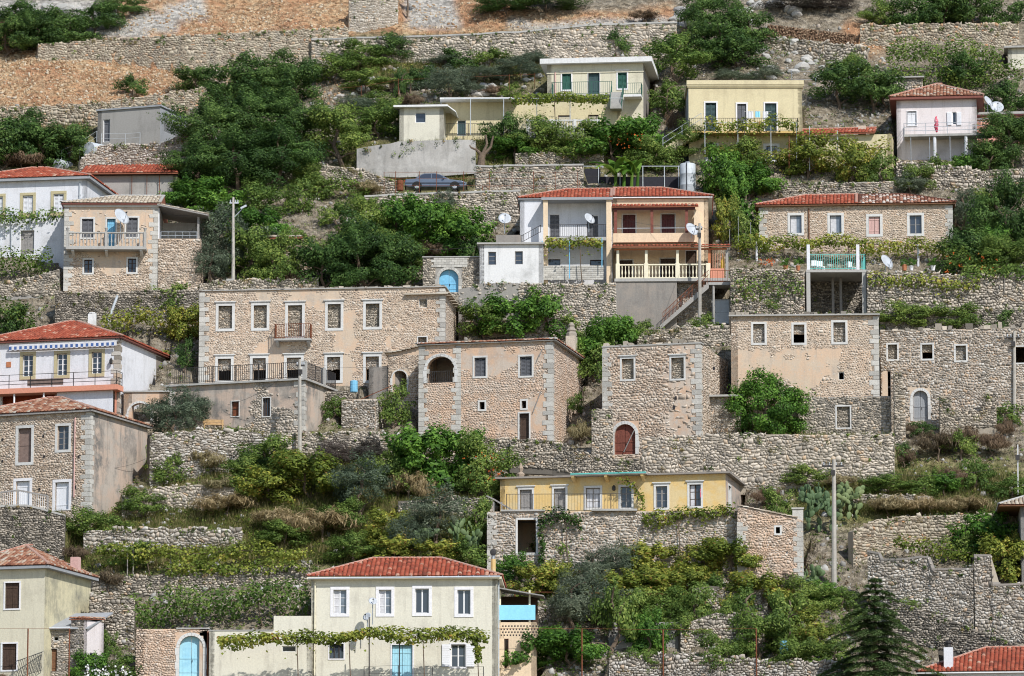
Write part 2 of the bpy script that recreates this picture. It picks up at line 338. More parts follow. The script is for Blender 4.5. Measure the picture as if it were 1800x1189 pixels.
# ------------------------------------------------------------------ rubble: irregular six-cornered stones in broken courses
STONE = .64
def stone_field(W, top, bot=0.0, holes=(), sw=.36, sh=.22, joint=.028, prot=.05, seed=1, jit=.30, keep=None):
    """stones for a wall plane; local (x, z), y<0 is outwards. top: number or function of x"""
    rg = np.random.default_rng(seed); sw *= STONE; sh *= STONE; joint *= .85
    Hmax = top if not callable(top) else float(np.max(top(np.linspace(0, W, 40))))
    nr = max(1, int(round((Hmax-bot)/sh))); nc = int(W/sw)+3
    hs = rg.uniform(.6, 1.55, nr); zs = bot+np.concatenate(([0], np.cumsum(hs)))/hs.sum()*(Hmax-bot)
    K = 2*nc+3
    X = (np.arange(K)[None, :]*sw/2-sw)+rg.uniform(-1, 1, (nr+1, K))*sw*jit*.75
    Z = zs[:, None]+rg.uniform(-1, 1, (nr+1, K))*sh*jit*1.25
    j, i = np.meshgrid(np.arange(nr), np.arange(nc), indexing='ij'); j = j.ravel(); i = i.ravel(); l0 = 2*i+(j % 2)
    px = np.stack([X[j, l0], X[j, l0+1], X[j, l0+2], X[j+1, l0+2], X[j+1, l0+1], X[j+1, l0]], 1)
    pz = np.stack([Z[j, l0], Z[j, l0+1], Z[j, l0+2], Z[j+1, l0+2], Z[j+1, l0+1], Z[j+1, l0]], 1)
    wx = (vnoise(px*1.1/sw*.35, pz*.9/sh*.3, seed)-.5)*sw*1.9; wz = (vnoise(px*.45/sw+9, pz*.35/sh, seed+1)-.5)*sh*1.9; px = px+wx; pz = pz+wz
    px = np.clip(px, 0, W)
    cx = px.mean(1); cz = pz.mean(1)
    tp = top(cx) if callable(top) else top
    ok = (cz < tp) & (cx > 0.02) & (cx < W-0.02) & ((px.max(1)-px.min(1)) > .1)
    if not callable(top): pz = np.minimum(pz, top)
    for (a, b, c, d) in holes: ok &= ~((cx > a) & (cx < b) & (cz > c) & (cz < d))
    for (a, b, c, d) in holes:                                     # trim to the opening
        side = (cz > c) & (cz < d)
        L = side & (cx <= a); Rr = side & (cx >= b)
        px[L] = np.minimum(px[L], a); px[Rr] = np.maximum(px[Rr], b)
        mid = (cx > a) & (cx < b); T_ = mid & (cz >= d); B_ = mid & (cz <= c)
        pz[T_] = np.maximum(pz[T_], d); pz[B_] = np.minimum(pz[B_], c)
    if keep is not None: ok &= keep(cx, cz, rg)
    px = px[ok]; pz = pz[ok]; N = len(px)
    cx = px.mean(1, keepdims=True); cz = pz.mean(1, keepdims=True)
    wd = px.max(1)-px.min(1); hd = pz.max(1)-pz.min(1)
    kx = np.clip(1-joint/np.maximum(wd, .05), .4, 1)[:, None]; kz = np.clip(1-joint/np.maximum(hd, .05), .4, 1)[:, None]
    ox = cx+(px-cx)*kx; oz = cz+(pz-cz)*kz
    ins = rg.uniform(.84, .97, (N, 1)); ix = cx+(px-cx)*kx*ins; iz = cz+(pz-cz)*kz*ins
    pr = -prot*rg.uniform(.35, 1.25, (N, 1)); tilt = rg.uniform(-.5, .5, (N, 1))*prot; tilt2 = rg.uniform(-.5, .5, (N, 1))*prot
    oy = np.full((N, 6), .04); iy = pr+tilt*(ix-cx)/np.maximum(wd[:, None], .1)+tilt2*(iz-cz)/np.maximum(hd[:, None], .1)
    V = np.concatenate([np.stack([ox, oy, oz], 2), np.stack([ix, iy, iz], 2)], 1)   # N,12,3
    tint = rg.random(N)
    return V, tint, wd*hd
_SF = np.array([[0, 1, 7, 6], [1, 2, 8, 7], [2, 3, 9, 8], [3, 4, 10, 9], [4, 5, 11, 10], [5, 0, 6, 11]])
_SL = np.concatenate([_SF.ravel(), [6, 7, 8, 9, 10, 11]])
def stones_mesh(name, V, tint, mat):
    N = len(V)
    loops = (np.arange(N)[:, None]*12+_SL[None, :]).ravel(); tot = np.tile([4]*6+[6], N)
    return np_mesh(name, V.reshape(-1, 3), loops, tot, np.repeat(tint, 7), mat)
def put_stones(parent, V, tint, area, mat, mapf=None, singles=40, name='rubble'):
    """the largest stones as parts of their own, the small rest joined"""
    if len(V) == 0: return
    if mapf is not None: V = mapf(V)
    o = np.argsort(-area); big = o[:singles]; rest = o[singles:]
    for k in big:
        v = V[k]; c = v.mean(0)
        ob = link('stone', stones_mesh('stone', (v-c)[None], tint[k:k+1], mat), parent); ob.location = tuple(c)
    if len(rest):
        r = link(name, stones_mesh(name, V[rest], tint[rest], mat), parent); r['kind'] = 'stuff'

# ------------------------------------------------------------------ terrain bookkeeping
CARVES = []        # (origin xy, rot, x0, x1, y0, y1, z)  ground is never above z in there
RAISES = []        # (x0,y0,z0, x1,y1,z1)                 ground behind a terrace wall
FOOT = []          # keep loose rocks and tufts out of there

# ------------------------------------------------------------------ building frame
class Frame:
    def __init__(s, u0, u1, vb, sw=0.0, d=8.0, rot=None, dy=0.0):
        uc = (u0+u1)/2; P = at(uc, vb, dy); az = math.atan2(P[0], P[1]); k = FPX/(P @ FW)
        s.rot = R(rot) if rot is not None else math.asin(max(-.8, min(.8, sw/(d*k))))+az
        s.a = np.array([math.cos(s.rot), -math.sin(s.rot), 0]); s.n = np.array([math.sin(s.rot), math.cos(s.rot), 0])
        s.O = P.copy(); s.d = d; s.k = k
        x0 = s.L(u0, vb)[0]; s.O = P+s.a*x0; s.O[2] = P[2]
        s.W = s.L(u1, vb)[0]
        s.z_of_base = P[2]
    def L(s, u, v, yo=0.0):
        r = ray(u, v); t = (yo+s.n @ s.O)/(s.n @ r); q = r*t-s.O
        return float(q @ s.a), float(q[2])
    def rect(s, u0, v0, u1, v1, yo=0.0):
        uc = (u0+u1)/2; vc = (v0+v1)/2
        return s.L(u0, vc, yo)[0], s.L(u1, vc, yo)[0], s.L(uc, v1, yo)[1], s.L(uc, v0, yo)[1]
    def empty(s, name, label, cat, group=None): return thing(name, label, cat, s.O, -s.rot, group)
    def world(s, x, y, z): return s.O+s.a*x+s.n*y+np.array([0, 0, z])
    def carve(s, x0=None, x1=None, y0=-1.2, y1=None, z=-.05, m=.35):
        CARVES.append((s.O[:2].copy(), s.rot, (0 if x0 is None else x0)-m, (s.W if x1 is None else x1)+m, y0, (s.d if y1 is None else y1), s.O[2]+z))

def wall_plane(mb, W, z0, z1, holes, mapf, th=.3, top=None):
    """wall with real openings; holes (x0,x1,za,zb); mapf(x,y,z)->point; front at y=0"""
    xs = sorted(set([0, W]+[h[0] for h in holes]+[h[1] for h in holes])); zs = sorted(set([z0, z1]+[h[2] for h in holes]+[h[3] for h in holes]))
    xs = [x for x in xs if 0 <= x <= W]; zs = [z for z in zs if z0 <= z <= z1]
    for i in range(len(xs)-1):
        for j in range(len(zs)-1):
            xm = (xs[i]+xs[i+1])/2; zm = (zs[j]+zs[j+1])/2
            if any(h[0] < xm < h[1] and h[2] < zm < h[3] for h in holes): continue
            for y, fl in ((0, 0), (th, 1)):
                q = [mapf(xs[i], y, zs[j]), mapf(xs[i+1], y, zs[j]), mapf(xs[i+1], y, zs[j+1]), mapf(xs[i], y, zs[j+1])]
                mb.add(q, [(0, 1, 2, 3) if not fl else (3, 2, 1, 0)], .5)
    for (a, b, c, d) in holes:
        for (p, q, f) in (((a, c), (a, d), 0), ((b, d), (b, c), 0), ((a, d), (b, d), 0), ((b, c), (a, c), 0)):
            mb.add([mapf(p[0], 0, p[1]), mapf(q[0], 0, q[1]), mapf(q[0], th, q[1]), mapf(p[0], th, p[1])], [(0, 1, 2, 3)], .5)
    for (p, q) in (((0, z0), (0, z1)), ((W, z1), (W, z0)), ((0, z1), (W, z1)), ((W, z0), (0, z0))):
        mb.add([mapf(p[0], 0, p[1]), mapf(q[0], 0, q[1]), mapf(q[0], th, q[1]), mapf(p[0], th, p[1])], [(0, 1, 2, 3)], .5)

# ------------------------------------------------------------------ openings, roofs, rails
def mapped(mb, f):
    mb.v = [f(*p) for p in mb.v]; return mb
IDENT = lambda x, y, z: (x, y, z)
def arch_pts(x0, x1, zs, rise, n=12):
    c = (x0+x1)/2; r = (x1-x0)/2
    return [(c-r*math.cos(math.pi*i/n), zs+rise*math.sin(math.pi*i/n)) for i in range(n+1)]
def leafdoor(parent, x0, x1, z0, z1, y, mat, f, name='shutter', n=2, boards=4, slat=False):
    w_ = (x1-x0)/n
    for i in range(n):
        m = MB(); a = x0+i*w_+.012; b = x0+(i+1)*w_-.012
        if slat:
            m.box(a, a+.06, y, y+.05, z0, z1); m.box(b-.06, b, y, y+.05, z0, z1); m.box(a+.06, b-.06, y, y+.05, z0, z0+.08); m.box(a+.06, b-.06, y, y+.05, z1-.08, z1)
            k = max(3, int((z1-z0)/.11))
            for q in range(k):
                zz = z0+.09+(z1-z0-.2)*q/k; m.box(a+.06, b-.06, y+.012, y+.045, zz, zz+.075)
        else:
            bw = (b-a)/boards
            for q in range(boards): m.box(a+q*bw, a+(q+1)*bw-.008, y+.006*(q % 2), y+.05, z0, z1)
            for zz in (z0+(z1-z0)*.15, z0+(z1-z0)*.8): m.box(a, b, y-.018, y-.001, zz, zz+.09)
        mapped(m, f).build(name, mat, parent)
def opening(root, x0, x1, z0, z1, st, f=IDENT, th=.3, sur=None, sw=.14, lintel=False, sill=False, mat=None, pane='glass', bars=(2, 3), frame='paint_white', curtain=None, seed=0, smat='stone_grey', arch=0, label=None, ajar=0):
    """one window or door: the surround is the part, what fills it are sub-parts"""
    name = 'door' if st in ('door', 'gate') else 'window'
    m = MB(); zr = z1-arch
    if sur:
        if arch:
            pi = arch_pts(x0, x1, zr, arch); po = arch_pts(x0-sw, x1+sw, zr, arch+sw)
            for i in range(len(pi)-1):
                g = .012
                q = [po[i], pi[i], pi[i+1], po[i+1]]
                cx = sum(p[0] for p in q)/4; cz = sum(p[1] for p in q)/4
                m.prism([(cx+(p[0]-cx)*.93, cz+(p[1]-cz)*.96) for p in q], -.05-.012*(i % 2), .1)
            k = max(2, int((zr-z0)/.45))
            for i in range(k):
                a = z0+(zr-z0)*i/k; b = z0+(zr-z0)*(i+1)/k-.014
                m.box(x0-sw-(.06 if i % 2 else 0), x0, -.05, .1, a, b); m.box(x1, x1+sw+(.06 if i % 2 else 0), -.05, .1, a, b)
        else:
            m.box(x0-sw, x0, -.035, th*.5, z0, z1); m.box(x1, x1+sw, -.035, th*.5, z0, z1)
            m.box(x0-sw, x1+sw, -.042, th*.5, z1, z1+sw)
            m.box(x0-sw, x1+sw, -.042, th*.5, z0-sw*(1 if name == 'window' else .35), z0)
    else:
        m.box(x0+.001, x0+.04, .05, th*.8, z0, z1); m.box(x1-.04, x1-.001, .05, th*.8, z0, z1); m.box(x0+.04, x1-.04, .05, th*.8, z1-.04, z1-.001)
        m.box(x0+.04, x1-.04, .05, th*.8, z0+.001, z0+.04)
    wp = mapped(m, f).build(name, sur or frame, root)
    if label: wp['label'] = label
    if lintel:
        m = MB(); m.box(x0-sw-.1, x1+sw+.1, -.13, .05, z1+sw+.06, z1+sw+.13); m.box(x0-sw-.05, x1+sw+.05, -.08, .05, z1+sw+.003, z1+sw+.06)
        mapped(m, f).build('lintel', 'surround', wp)
    if sill:
        m = MB(); m.box(x0-sw-.05, x1+sw+.05, -.12, .05, z0-.09-(sw if sur else 0), z0-(sw if sur else 0)-.004); mapped(m, f).build('sill', sur or 'surround', wp)
    yi = th*.45
    if st == 'sash':
        m = MB(); t = .05
        m.box(x0, x0+t, yi, yi+.06, z0, z1); m.box(x1-t, x1, yi, yi+.06, z0, z1); m.box(x0+t, x1-t, yi, yi+.06, z1-t, z1); m.box(x0+t, x1-t, yi, yi+.06, z0, z0+t)
        for i in range(1, bars[0]): xx = x0+(x1-x0)*i/bars[0]; m.box(xx-.045, xx+.045, yi-.008, yi+.05, z0+t, z1-t)
        for i in range(1, bars[1]): zz = z0+(z1-z0)*i/bars[1]; m.box(x0+t, x1-t, yi+.006, yi+.045, zz-.018, zz+.018)
        mapped(m, f).build('sash', frame, wp)
        m = MB(); nb = max(1, bars[0])
        for i in range(nb):
            mm = MB(); a = x0+(x1-x0)*i/nb; b = x0+(x1-x0)*(i+1)/nb; mm.box(a+.03, b-.03, yi+.03, yi+.036, z0+.03, z1-.03); mapped(mm, f).build('pane', pane, wp)
        if curtain:
            m = MB(); k = 10
            a, b = (x0+.05, x0+(x1-x0)*.55) if curtain == 'half' else (x0+.05, x1-.05)
            for i in range(k): m.box(a+(b-a)*i/k, a+(b-a)*(i+1)/k, yi+.02+.005*(i % 2), yi+.0285+.0005*(i % 2), z0+.05, z1-.05)
            mapped(m, f).build('curtain', 'curtain', wp)
    elif st == 'shutter': leafdoor(wp, x0+.01, x1-.01, z0+.01, z1-.01, yi*.6, mat or 'wood_dark', f)
    elif st == 'louvre': leafdoor(wp, x0+.01, x1-.01, z0+.01, z1-.01, yi*.6, mat or 'shutter_green', f, slat=True)
    elif st == 'door': leafdoor(wp, x0+.01, x1-.01, z0+.01, z1-.01, yi, mat or 'wood_dark', f, name='door_leaf', n=2 if x1-x0 > 1.2 else 1)
    elif st == 'gate':
        n = 2; c = (x0+x1)/2
        for i in range(n):
            m = MB(); pts = arch_pts(x0, x1, zr, arch, 16); half = pts[:9] if i == 0 else pts[8:]
            poly = ([(x0, z0), (c-.012, z0)]+[(min(p[0], c-.012), p[1]) for p in half[::-1]]) if i == 0 else ([(c+.012, z0), (x1, z0)]+[(max(p[0], c+.012), p[1]) for p in half[::-1]])
            m.prism(poly, yi, yi+.05)
            a, b = (x0+.03, c-.03) if i == 0 else (c+.03, x1-.03)
            for zz in (z0+.25, z0+(zr-z0)*.62): m.box(a, b, yi-.03, yi, zz, zz+.1)
            for q in range(1, 4): xx = a+(b-a)*q/4; m.box(xx-.006, xx+.006, yi-.01, yi, z0, zr)
            mapped(m, f).build('door_leaf', mat or 'door_blue', wp)
        m = MB(); m.tube((c+.06, yi-.05, z0+(zr-z0)*.5), (c+.06, yi-.05, z0+(zr-z0)*.5+.16), .02); mapped(m, f).build('handle', 'iron', wp)
    elif st == 'blind':
        V, t, ar = stone_field(x1-x0, z1-z0, 0, (), .26, .17, .03, .04, seed+5)
        V[:, :, 0] += x0; V[:, :, 2] += z0; V[:, :, 1] += th*.55
        m = MB(); m.box(x0, x1, th*.56, th*.98, z0, z1); bk = mapped(m, f).build('infill', 'joint_tan', wp)
        if f is not IDENT: V = map_np(V, f)
        put_stones(wp, V, t, ar, smat, singles=6, name='infill_rubble')
    elif st == 'half':  # upper infill added to stand for the sunlit back wall, dark below
        zc = z1-(z1-z0)*.5
        V, t, ar = stone_field(x1-x0, z1-zc, 0, (), .26, .17, .03, .04, seed+5)
        V[:, :, 0] += x0; V[:, :, 2] += zc; V[:, :, 1] += th*.55
        m = MB(); m.box(x0, x1, th*.56, th*.98, zc, z1); mapped(m, f).build('infill', 'mortar_warm', wp)
        put_stones(wp, V, t, ar, smat, singles=3, name='infill_rubble')
    return wp
def map_np(V, f):
    P = V.reshape(-1, 3); o = np.array(f(0., 0., 0.)); ex = np.array(f(1., 0., 0.))-o; ey = np.array(f(0., 1., 0.))-o; ez = np.array(f(0., 0., 1.))-o
    return (o+P[:, :1]*ex+P[:, 1:2]*ey+P[:, 2:]*ez).reshape(V.shape)

_cap = {}
def ridge_caps(parent, A, B, mat='ridge_mortar', step=.42, r=.13):
    A = Vector(A); B = Vector(B); L_ = (B-A).length; n = max(1, int(L_/step)); d = (B-A).normalized()
    if 'm' not in _cap:
        V = []; F_ = []
        for x, rr in ((0, 1.1), (.47, .92)):
            for i in range(6): t = math.pi*i/5; V.append((x, math.cos(t)*.13*rr, math.sin(t)*.11*rr))
        F_ = [(i, i+1, i+7, i+6) for i in range(5)]+[(0, 6, 11, 5), (5, 4, 3, 2, 1, 0), (6, 7, 8, 9, 10, 11)]
        me = bpy.data.meshes.new('ridge_tile'); me.from_pydata(V, [], F_); me.materials.append(MATS['ridge_mortar']); _cap['m'] = me
    q = d.to_track_quat('X', 'Z')
    for i in range(n):
        o = link('ridge_tile', _cap['m'], parent, mat); o.location = A+d*(L_*i/n); o.rotation_mode = 'QUATERNION'; o.rotation_quaternion = q
def tile_plane(parent, E0, E1, up, tmax, mat, sp=.27, row=.38, seed=1, bed=True, tmin=None, part='roof_tiles', dense=1.0):
    """half-round tiles on the plane through eave E0->E1, running up; tmax(s) is the slope length at s"""
    rg = np.random.default_rng(seed)
    E0 = np.array(E0, float); E1 = np.array(E1, float); up = np.array(up, float); up /= np.linalg.norm(up)
    L_ = np.linalg.norm(E1-E0); ax = (E1-E0)/L_; nz = np.cross(ax, up)
    if nz[2] < 0: nz = -nz
    nc = max(1, int(L_/sp)); s = (np.arange(nc)+.5)*L_/nc; TM = np.array([tmax(x) for x in s]); nr = int(TM.max()/row)+1
    S, T_ = np.meshgrid(s, np.arange(nr)*row, indexing='ij'); TMg = np.repeat(TM[:, None], nr, 1)
    ok = (T_ < TMg-.02); S = S[ok]; T_ = T_[ok]; TMg = TMg[ok]; N = len(S)
    S = S+rg.normal(0, .008, N); T1 = np.minimum(T_+row*1.12, TMg); l0 = .03+rg.uniform(0, .02, N)
    th = np.linspace(0, math.pi, 5); r = L_/nc*.5
    V = np.zeros((N, 10, 3))
    for k in range(5):
        for e, tt, lift, rr in ((0, T_, l0, r*.98), (1, T1, l0*.2, r*.82)):
            V[:, e*5+k] = E0+ax*(S+np.cos(th[k])*rr)[:, None]+up*tt[:, None]+nz*(lift+math.sin(th[k])*rr*.72+.012)[:, None]
    F_ = np.concatenate([np.array([[k, k+1, k+6, k+5] for k in range(4)]).ravel(), [4, 3, 2, 1, 0]]); loops = (np.arange(N)[:, None]*10+F_[None]).ravel()
    # random grouping of shade: new and old tiles
    tint = np.clip(rg.beta(1.3, 1.3, N)+.15*(vnoise(S*.8, T_*.8, seed)-.5), 0, 1)
    o = link(part, np_mesh(part, V.reshape(-1, 3), loops, np.tile([4, 4, 4, 4, 5], N), np.repeat(tint, 5), mat), parent); o['kind'] = 'stuff'
    return o
def tiled_hip(root, x0, x1, y0, y1, z, pitch=20, mat='tile_red', hipL=True, hipR=True, seed=1, eave='paint_brown', capmat='ridge_mortar', sp=.27, fascia=.1, ridge=True):
    p = math.tan(R(pitch)); cp = math.cos(R(pitch)); D = (y1-y0)/2; Lx = x1-x0; zr = z+D*p; ym = (y0+y1)/2
    D_l = min(D, Lx/2-.01) if hipL else 0; D_r = min(D, Lx/2-.01) if hipR else 0
    rl = (x0+D_l, ym, zr); rr = (x1-D_r, ym, zr)
    m = MB(); A = (x0, y0, z); B = (x1, y0, z); C = (x1, y1, z); Dd = (x0, y1, z)
    m.add([A, B, C, Dd, rl, rr], [(0, 1, 5, 4), (1, 2, 5), (2, 3, 4, 5), (3, 0, 4), (3, 2, 1, 0)], .4)
    roof = m.build('roof', 'tile_bed', root)
    if fascia:
        m = MB(); m.box(x0+.03, x1-.03, y0+.03, y1-.03, z-fascia, z-.004); m.build('eave', eave, roof)
    cap = lambda s: min(D/cp, (s/cp*(D/D_l) if D_l else 1e9), ((Lx-s)/cp*(D/D_r) if D_r else 1e9))
    tile_plane(roof, A, B, (0, 1, p), cap, mat, seed=seed, sp=sp)
    Ly = y1-y0
    if hipR: tile_plane(roof, B, C, (-1, 0, p*D/D_r), lambda s: min(s, Ly-s)*D_r/D*math.sqrt(1+(p*D/D_r)**2), mat, seed=seed+1, sp=sp)
    if hipL: tile_plane(roof, Dd, A, (1, 0, p*D/D_l), lambda s: min(s, Ly-s)*D_l/D*math.sqrt(1+(p*D/D_l)**2), mat, seed=seed+2, sp=sp)
    tile_plane(roof, C, Dd, (0, -1, p), lambda s: cap(Lx-s), mat, seed=seed+3, sp=sp)
    if ridge:
        up = Vector((0, 0, .05))
        ridge_caps(roof, Vector(rl)+up, Vector(rr)+up, capmat)
        if hipR: ridge_caps(roof, Vector(B)+up, Vector(rr)+up, capmat)
        else: ridge_caps(roof, Vector((x1-.12, y0, z))+up, Vector((x1-.12, ym, zr))+up, capmat)
        if hipL: ridge_caps(roof, Vector(A)+up, Vector(rl)+up, capmat)
        else: ridge_caps(roof, Vector((x0+.12, y0, z))+up, Vector((x0+.12, ym, zr))+up, capmat)
    return roof
def flat_roof(root, x0, x1, y0, y1, z, t=.2, mat='slab', drop=0.0, name='roof'):
    m = MB(); m.add([(x0, y0, z), (x1, y0, z), (x1, y1, z-drop), (x0, y1, z-drop), (x0, y0, z+t), (x1, y0, z+t), (x1, y1, z+t-drop), (x0, y1, z+t-drop)],
                    [(0, 3, 2, 1), (4, 5, 6, 7), (0, 1, 5, 4), (1, 2, 6, 5), (2, 3, 7, 6), (3, 0, 4, 7)], .5)
    return m.build(name, mat, root)
def railing(root, pts, h=.95, mat='iron', sp=.14, r=.012, rails=(1.0, .08), posts=1.6, name='railing', bars=True):
    m = MB()
    for a, b in zip(pts[:-1], pts[1:]):
        a = Vector(a); b = Vector(b); L_ = (b-a).length; up = Vector((0, 0, h))
        for q in rails: m.bar(a+up*q, b+up*q, .035, .035)
        if bars:
            n = max(1, int(L_/sp))
            for i in range(n+1): p = a+(b-a)*i/n; m.bar(p+up*.08, p+up, r*2, r*2)
        n = max(1, int(L_/posts))
        for i in range(n+1): p = a+(b-a)*i/n; m.bar(p-Vector((0, 0, .02)), p+up*1.02, .045, .045)
    return m.build(name, mat, root)
_bal = {}
def balustrade(root, x0, x1, y, z, h, mat, n, rail=True):
    if rail:
        m = MB(); m.box(x0, x1, y-.09, y+.09, z+h-.1, z+h); m.build('top_rail', mat, root)
        m = MB(); m.box(x0, x1, y-.08, y+.08, z, z+.07); m.build('bottom_rail', mat, root)
    key = (mat, round(h, 2))
    if key not in _bal:
        m = MB(); hh = h-.17; k = [(.05, 0), (.05, .06), (.03, .1), (.035, .2), (.065, .36), (.05, .52), (.028, .72), (.045, .9), (.05, .93), (.05, 1)]
        m.lathe((0, 0, 0), [(a, b*hh) for a, b in k], 8); ob = m.build('baluster', mat, root, True); _bal[key] = ob.data; bpy.data.objects.remove(ob)
    for i in range(n):
        o = link('baluster', _bal[key], root); o.location = (x0+(x1-x0)*(i+.5)/n, y, z+.07)
def quoins(root, x, y, z0, z1, side=1, h=.34, mat='quoin', seed=0, sidey=True):
    """corner blocks; side=1 right corner, -1 left corner"""
    rg = np.random.default_rng(seed); z = z0; i = 0
    while z < z1-.12:
        hh = min(h*rg.uniform(.8, 1.25), z1-z); a, b = (.62, .34) if i % 2 else (.36, .56); a *= rg.uniform(.85, 1.2)
        m = MB(); e = .03+.012*rg.random()
        if side > 0: m.box(x-a, x+e, y-e, y+(b if sidey else .2), z+.012, z+hh-.012)
        else: m.box(x-e, x+a, y-e, y+(b if sidey else .2), z+.012, z+hh-.012)
        m.build('quoin', mat, root); z += hh; i += 1

def house(F, name, label, vt, mat, ops=(), sops=(), foot=1.2, roof=None, stone=None, quoin=None, cat='house', th=.35, stone_side=True, group=None, singles=30, front_holes=(), carve=True, cornice=None, back=True, left_side=False, cz=-.05, zw=None, sidemat=None):
    """walls with openings in the frame F; ops in pixels of the facade, sops = openings of the visible side in metres"""
    root = F.empty(name, label, cat, group); W = F.W; d = F.d
    if zw is None:
        # height of the wall in the middle of the facade
        P = F.world(W/2, 0, 0); u_, v_ = px_of(P); H = F.L(float(u_), vt)[1]
    else: H = zw
    F.H = H; F.root = root
    holes = []; todo = []
    for o in ops:
        r = F.rect(*o[:4]); kw = dict(o[5]) if len(o) > 5 else {}
        holes.append(r); todo.append((r, o[4], kw))
    m = MB(); wall_plane(m, W, -foot, H, holes, IDENT, th)
    for (r, st, kw) in todo:
        if kw.get('arch'):
            ar = kw['arch'] = (r[1]-r[0])/2*kw['arch']; pts = arch_pts(r[0], r[1], r[3]-ar, ar, 16)
            m.prism([(r[0]-.001, r[3]+.001)]+pts[:9], .004, th-.004, .5); m.prism(pts[8:]+[(r[1]+.001, r[3]+.001)], .004, th-.004, .5)
    fR = lambda x, y, z: (W-y, x, z)
    fL = lambda x, y, z: (y, d-x, z)
    vis, oth = (fL, fR) if left_side else (fR, fL)
    if sidemat is None:
        wall_plane(m, d, -foot, H-.002, [s[:4] for s in sops], vis, th)
    wall_plane(m, d, -foot, H-.002, [], oth, th)
    if back: wall_plane(m, W, -foot, H-.002, [], lambda x, y, z: (W-x, d-y, z), th)
    m.build('wall', mat, root)
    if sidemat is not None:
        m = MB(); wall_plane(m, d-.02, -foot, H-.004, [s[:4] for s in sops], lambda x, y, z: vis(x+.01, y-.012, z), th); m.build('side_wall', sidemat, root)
    m = MB(); m.box(.3, W-.3, .3, d-.3, -.2, -.05); m.build('floor', 'cement_dark', root)
    for i, (r, st, kw) in enumerate(todo): opening(root, *r, st, th=th, seed=i, **kw)
    for i, s in enumerate(sops): opening(root, *s[:4], s[4], f=vis, th=th, seed=i+50, **(dict(s[5]) if len(s) > 5 else {}))
    if stone:
        s = dict(sw=.34, sh=.2, joint=.03, prot=.03, mat='stone_house', seed=len(MB.log)); s.update(stone); sm = s.pop('mat'); wmask = s.pop('keep', None)
        hl = [(a-kw.get('sw', .14)*(1 if kw.get('sur') else 0), b+kw.get('sw', .14)*(1 if kw.get('sur') else 0), c, dd+kw.get('sw', .14)*(1 if kw.get('sur') else 0)) for (a, b, c, dd), st, kw in todo]
        V, t, a = stone_field(W, H, -foot*.5, hl, keep=wmask, **s); put_stones(root, V, t, a, sm, singles=singles)
        if stone_side:
            s['seed'] += 1
            V, t, a = stone_field(d, H, -foot*.5, [q[:4] for q in sops], **s); V = map_np(V, vis); put_stones(root, V, t, a, sm, singles=singles//3)
    if quoin:
        for sd in quoin: quoins(root, W if sd > 0 else 0, 0, -.2, H-.05, sd, seed=len(MB.log))
    if cornice:
        m = MB(); m.box(-.1, W+.1, -.1, .05, H-.16, H-.03); m.box(-.16, W+.16, -.16, .05, H-.03, H+.06); m.build('cornice', cornice, root)
    if roof: roof(F, root)
    if carve: F.carve(z=cz)
    FOOT.append((F.O[:2].copy(), F.rot, -.3, W+.3, -.5, d))
    return root
def hip_roof(mat='tile_red', pitch=20, o=.35, **k):
    return lambda F, root: tiled_hip(root, -o, F.W+o, -o, F.d+o, F.H+.11, pitch, mat, **k)
def slab_roof(t=.2, o=.3, mat='slab', drop=0., ox=None):
    return lambda F, root: flat_roof(root, -(o if ox is None else ox), F.W+(o if ox is None else ox), -o, F.d+o*.5, F.H+.003, t, mat, drop)

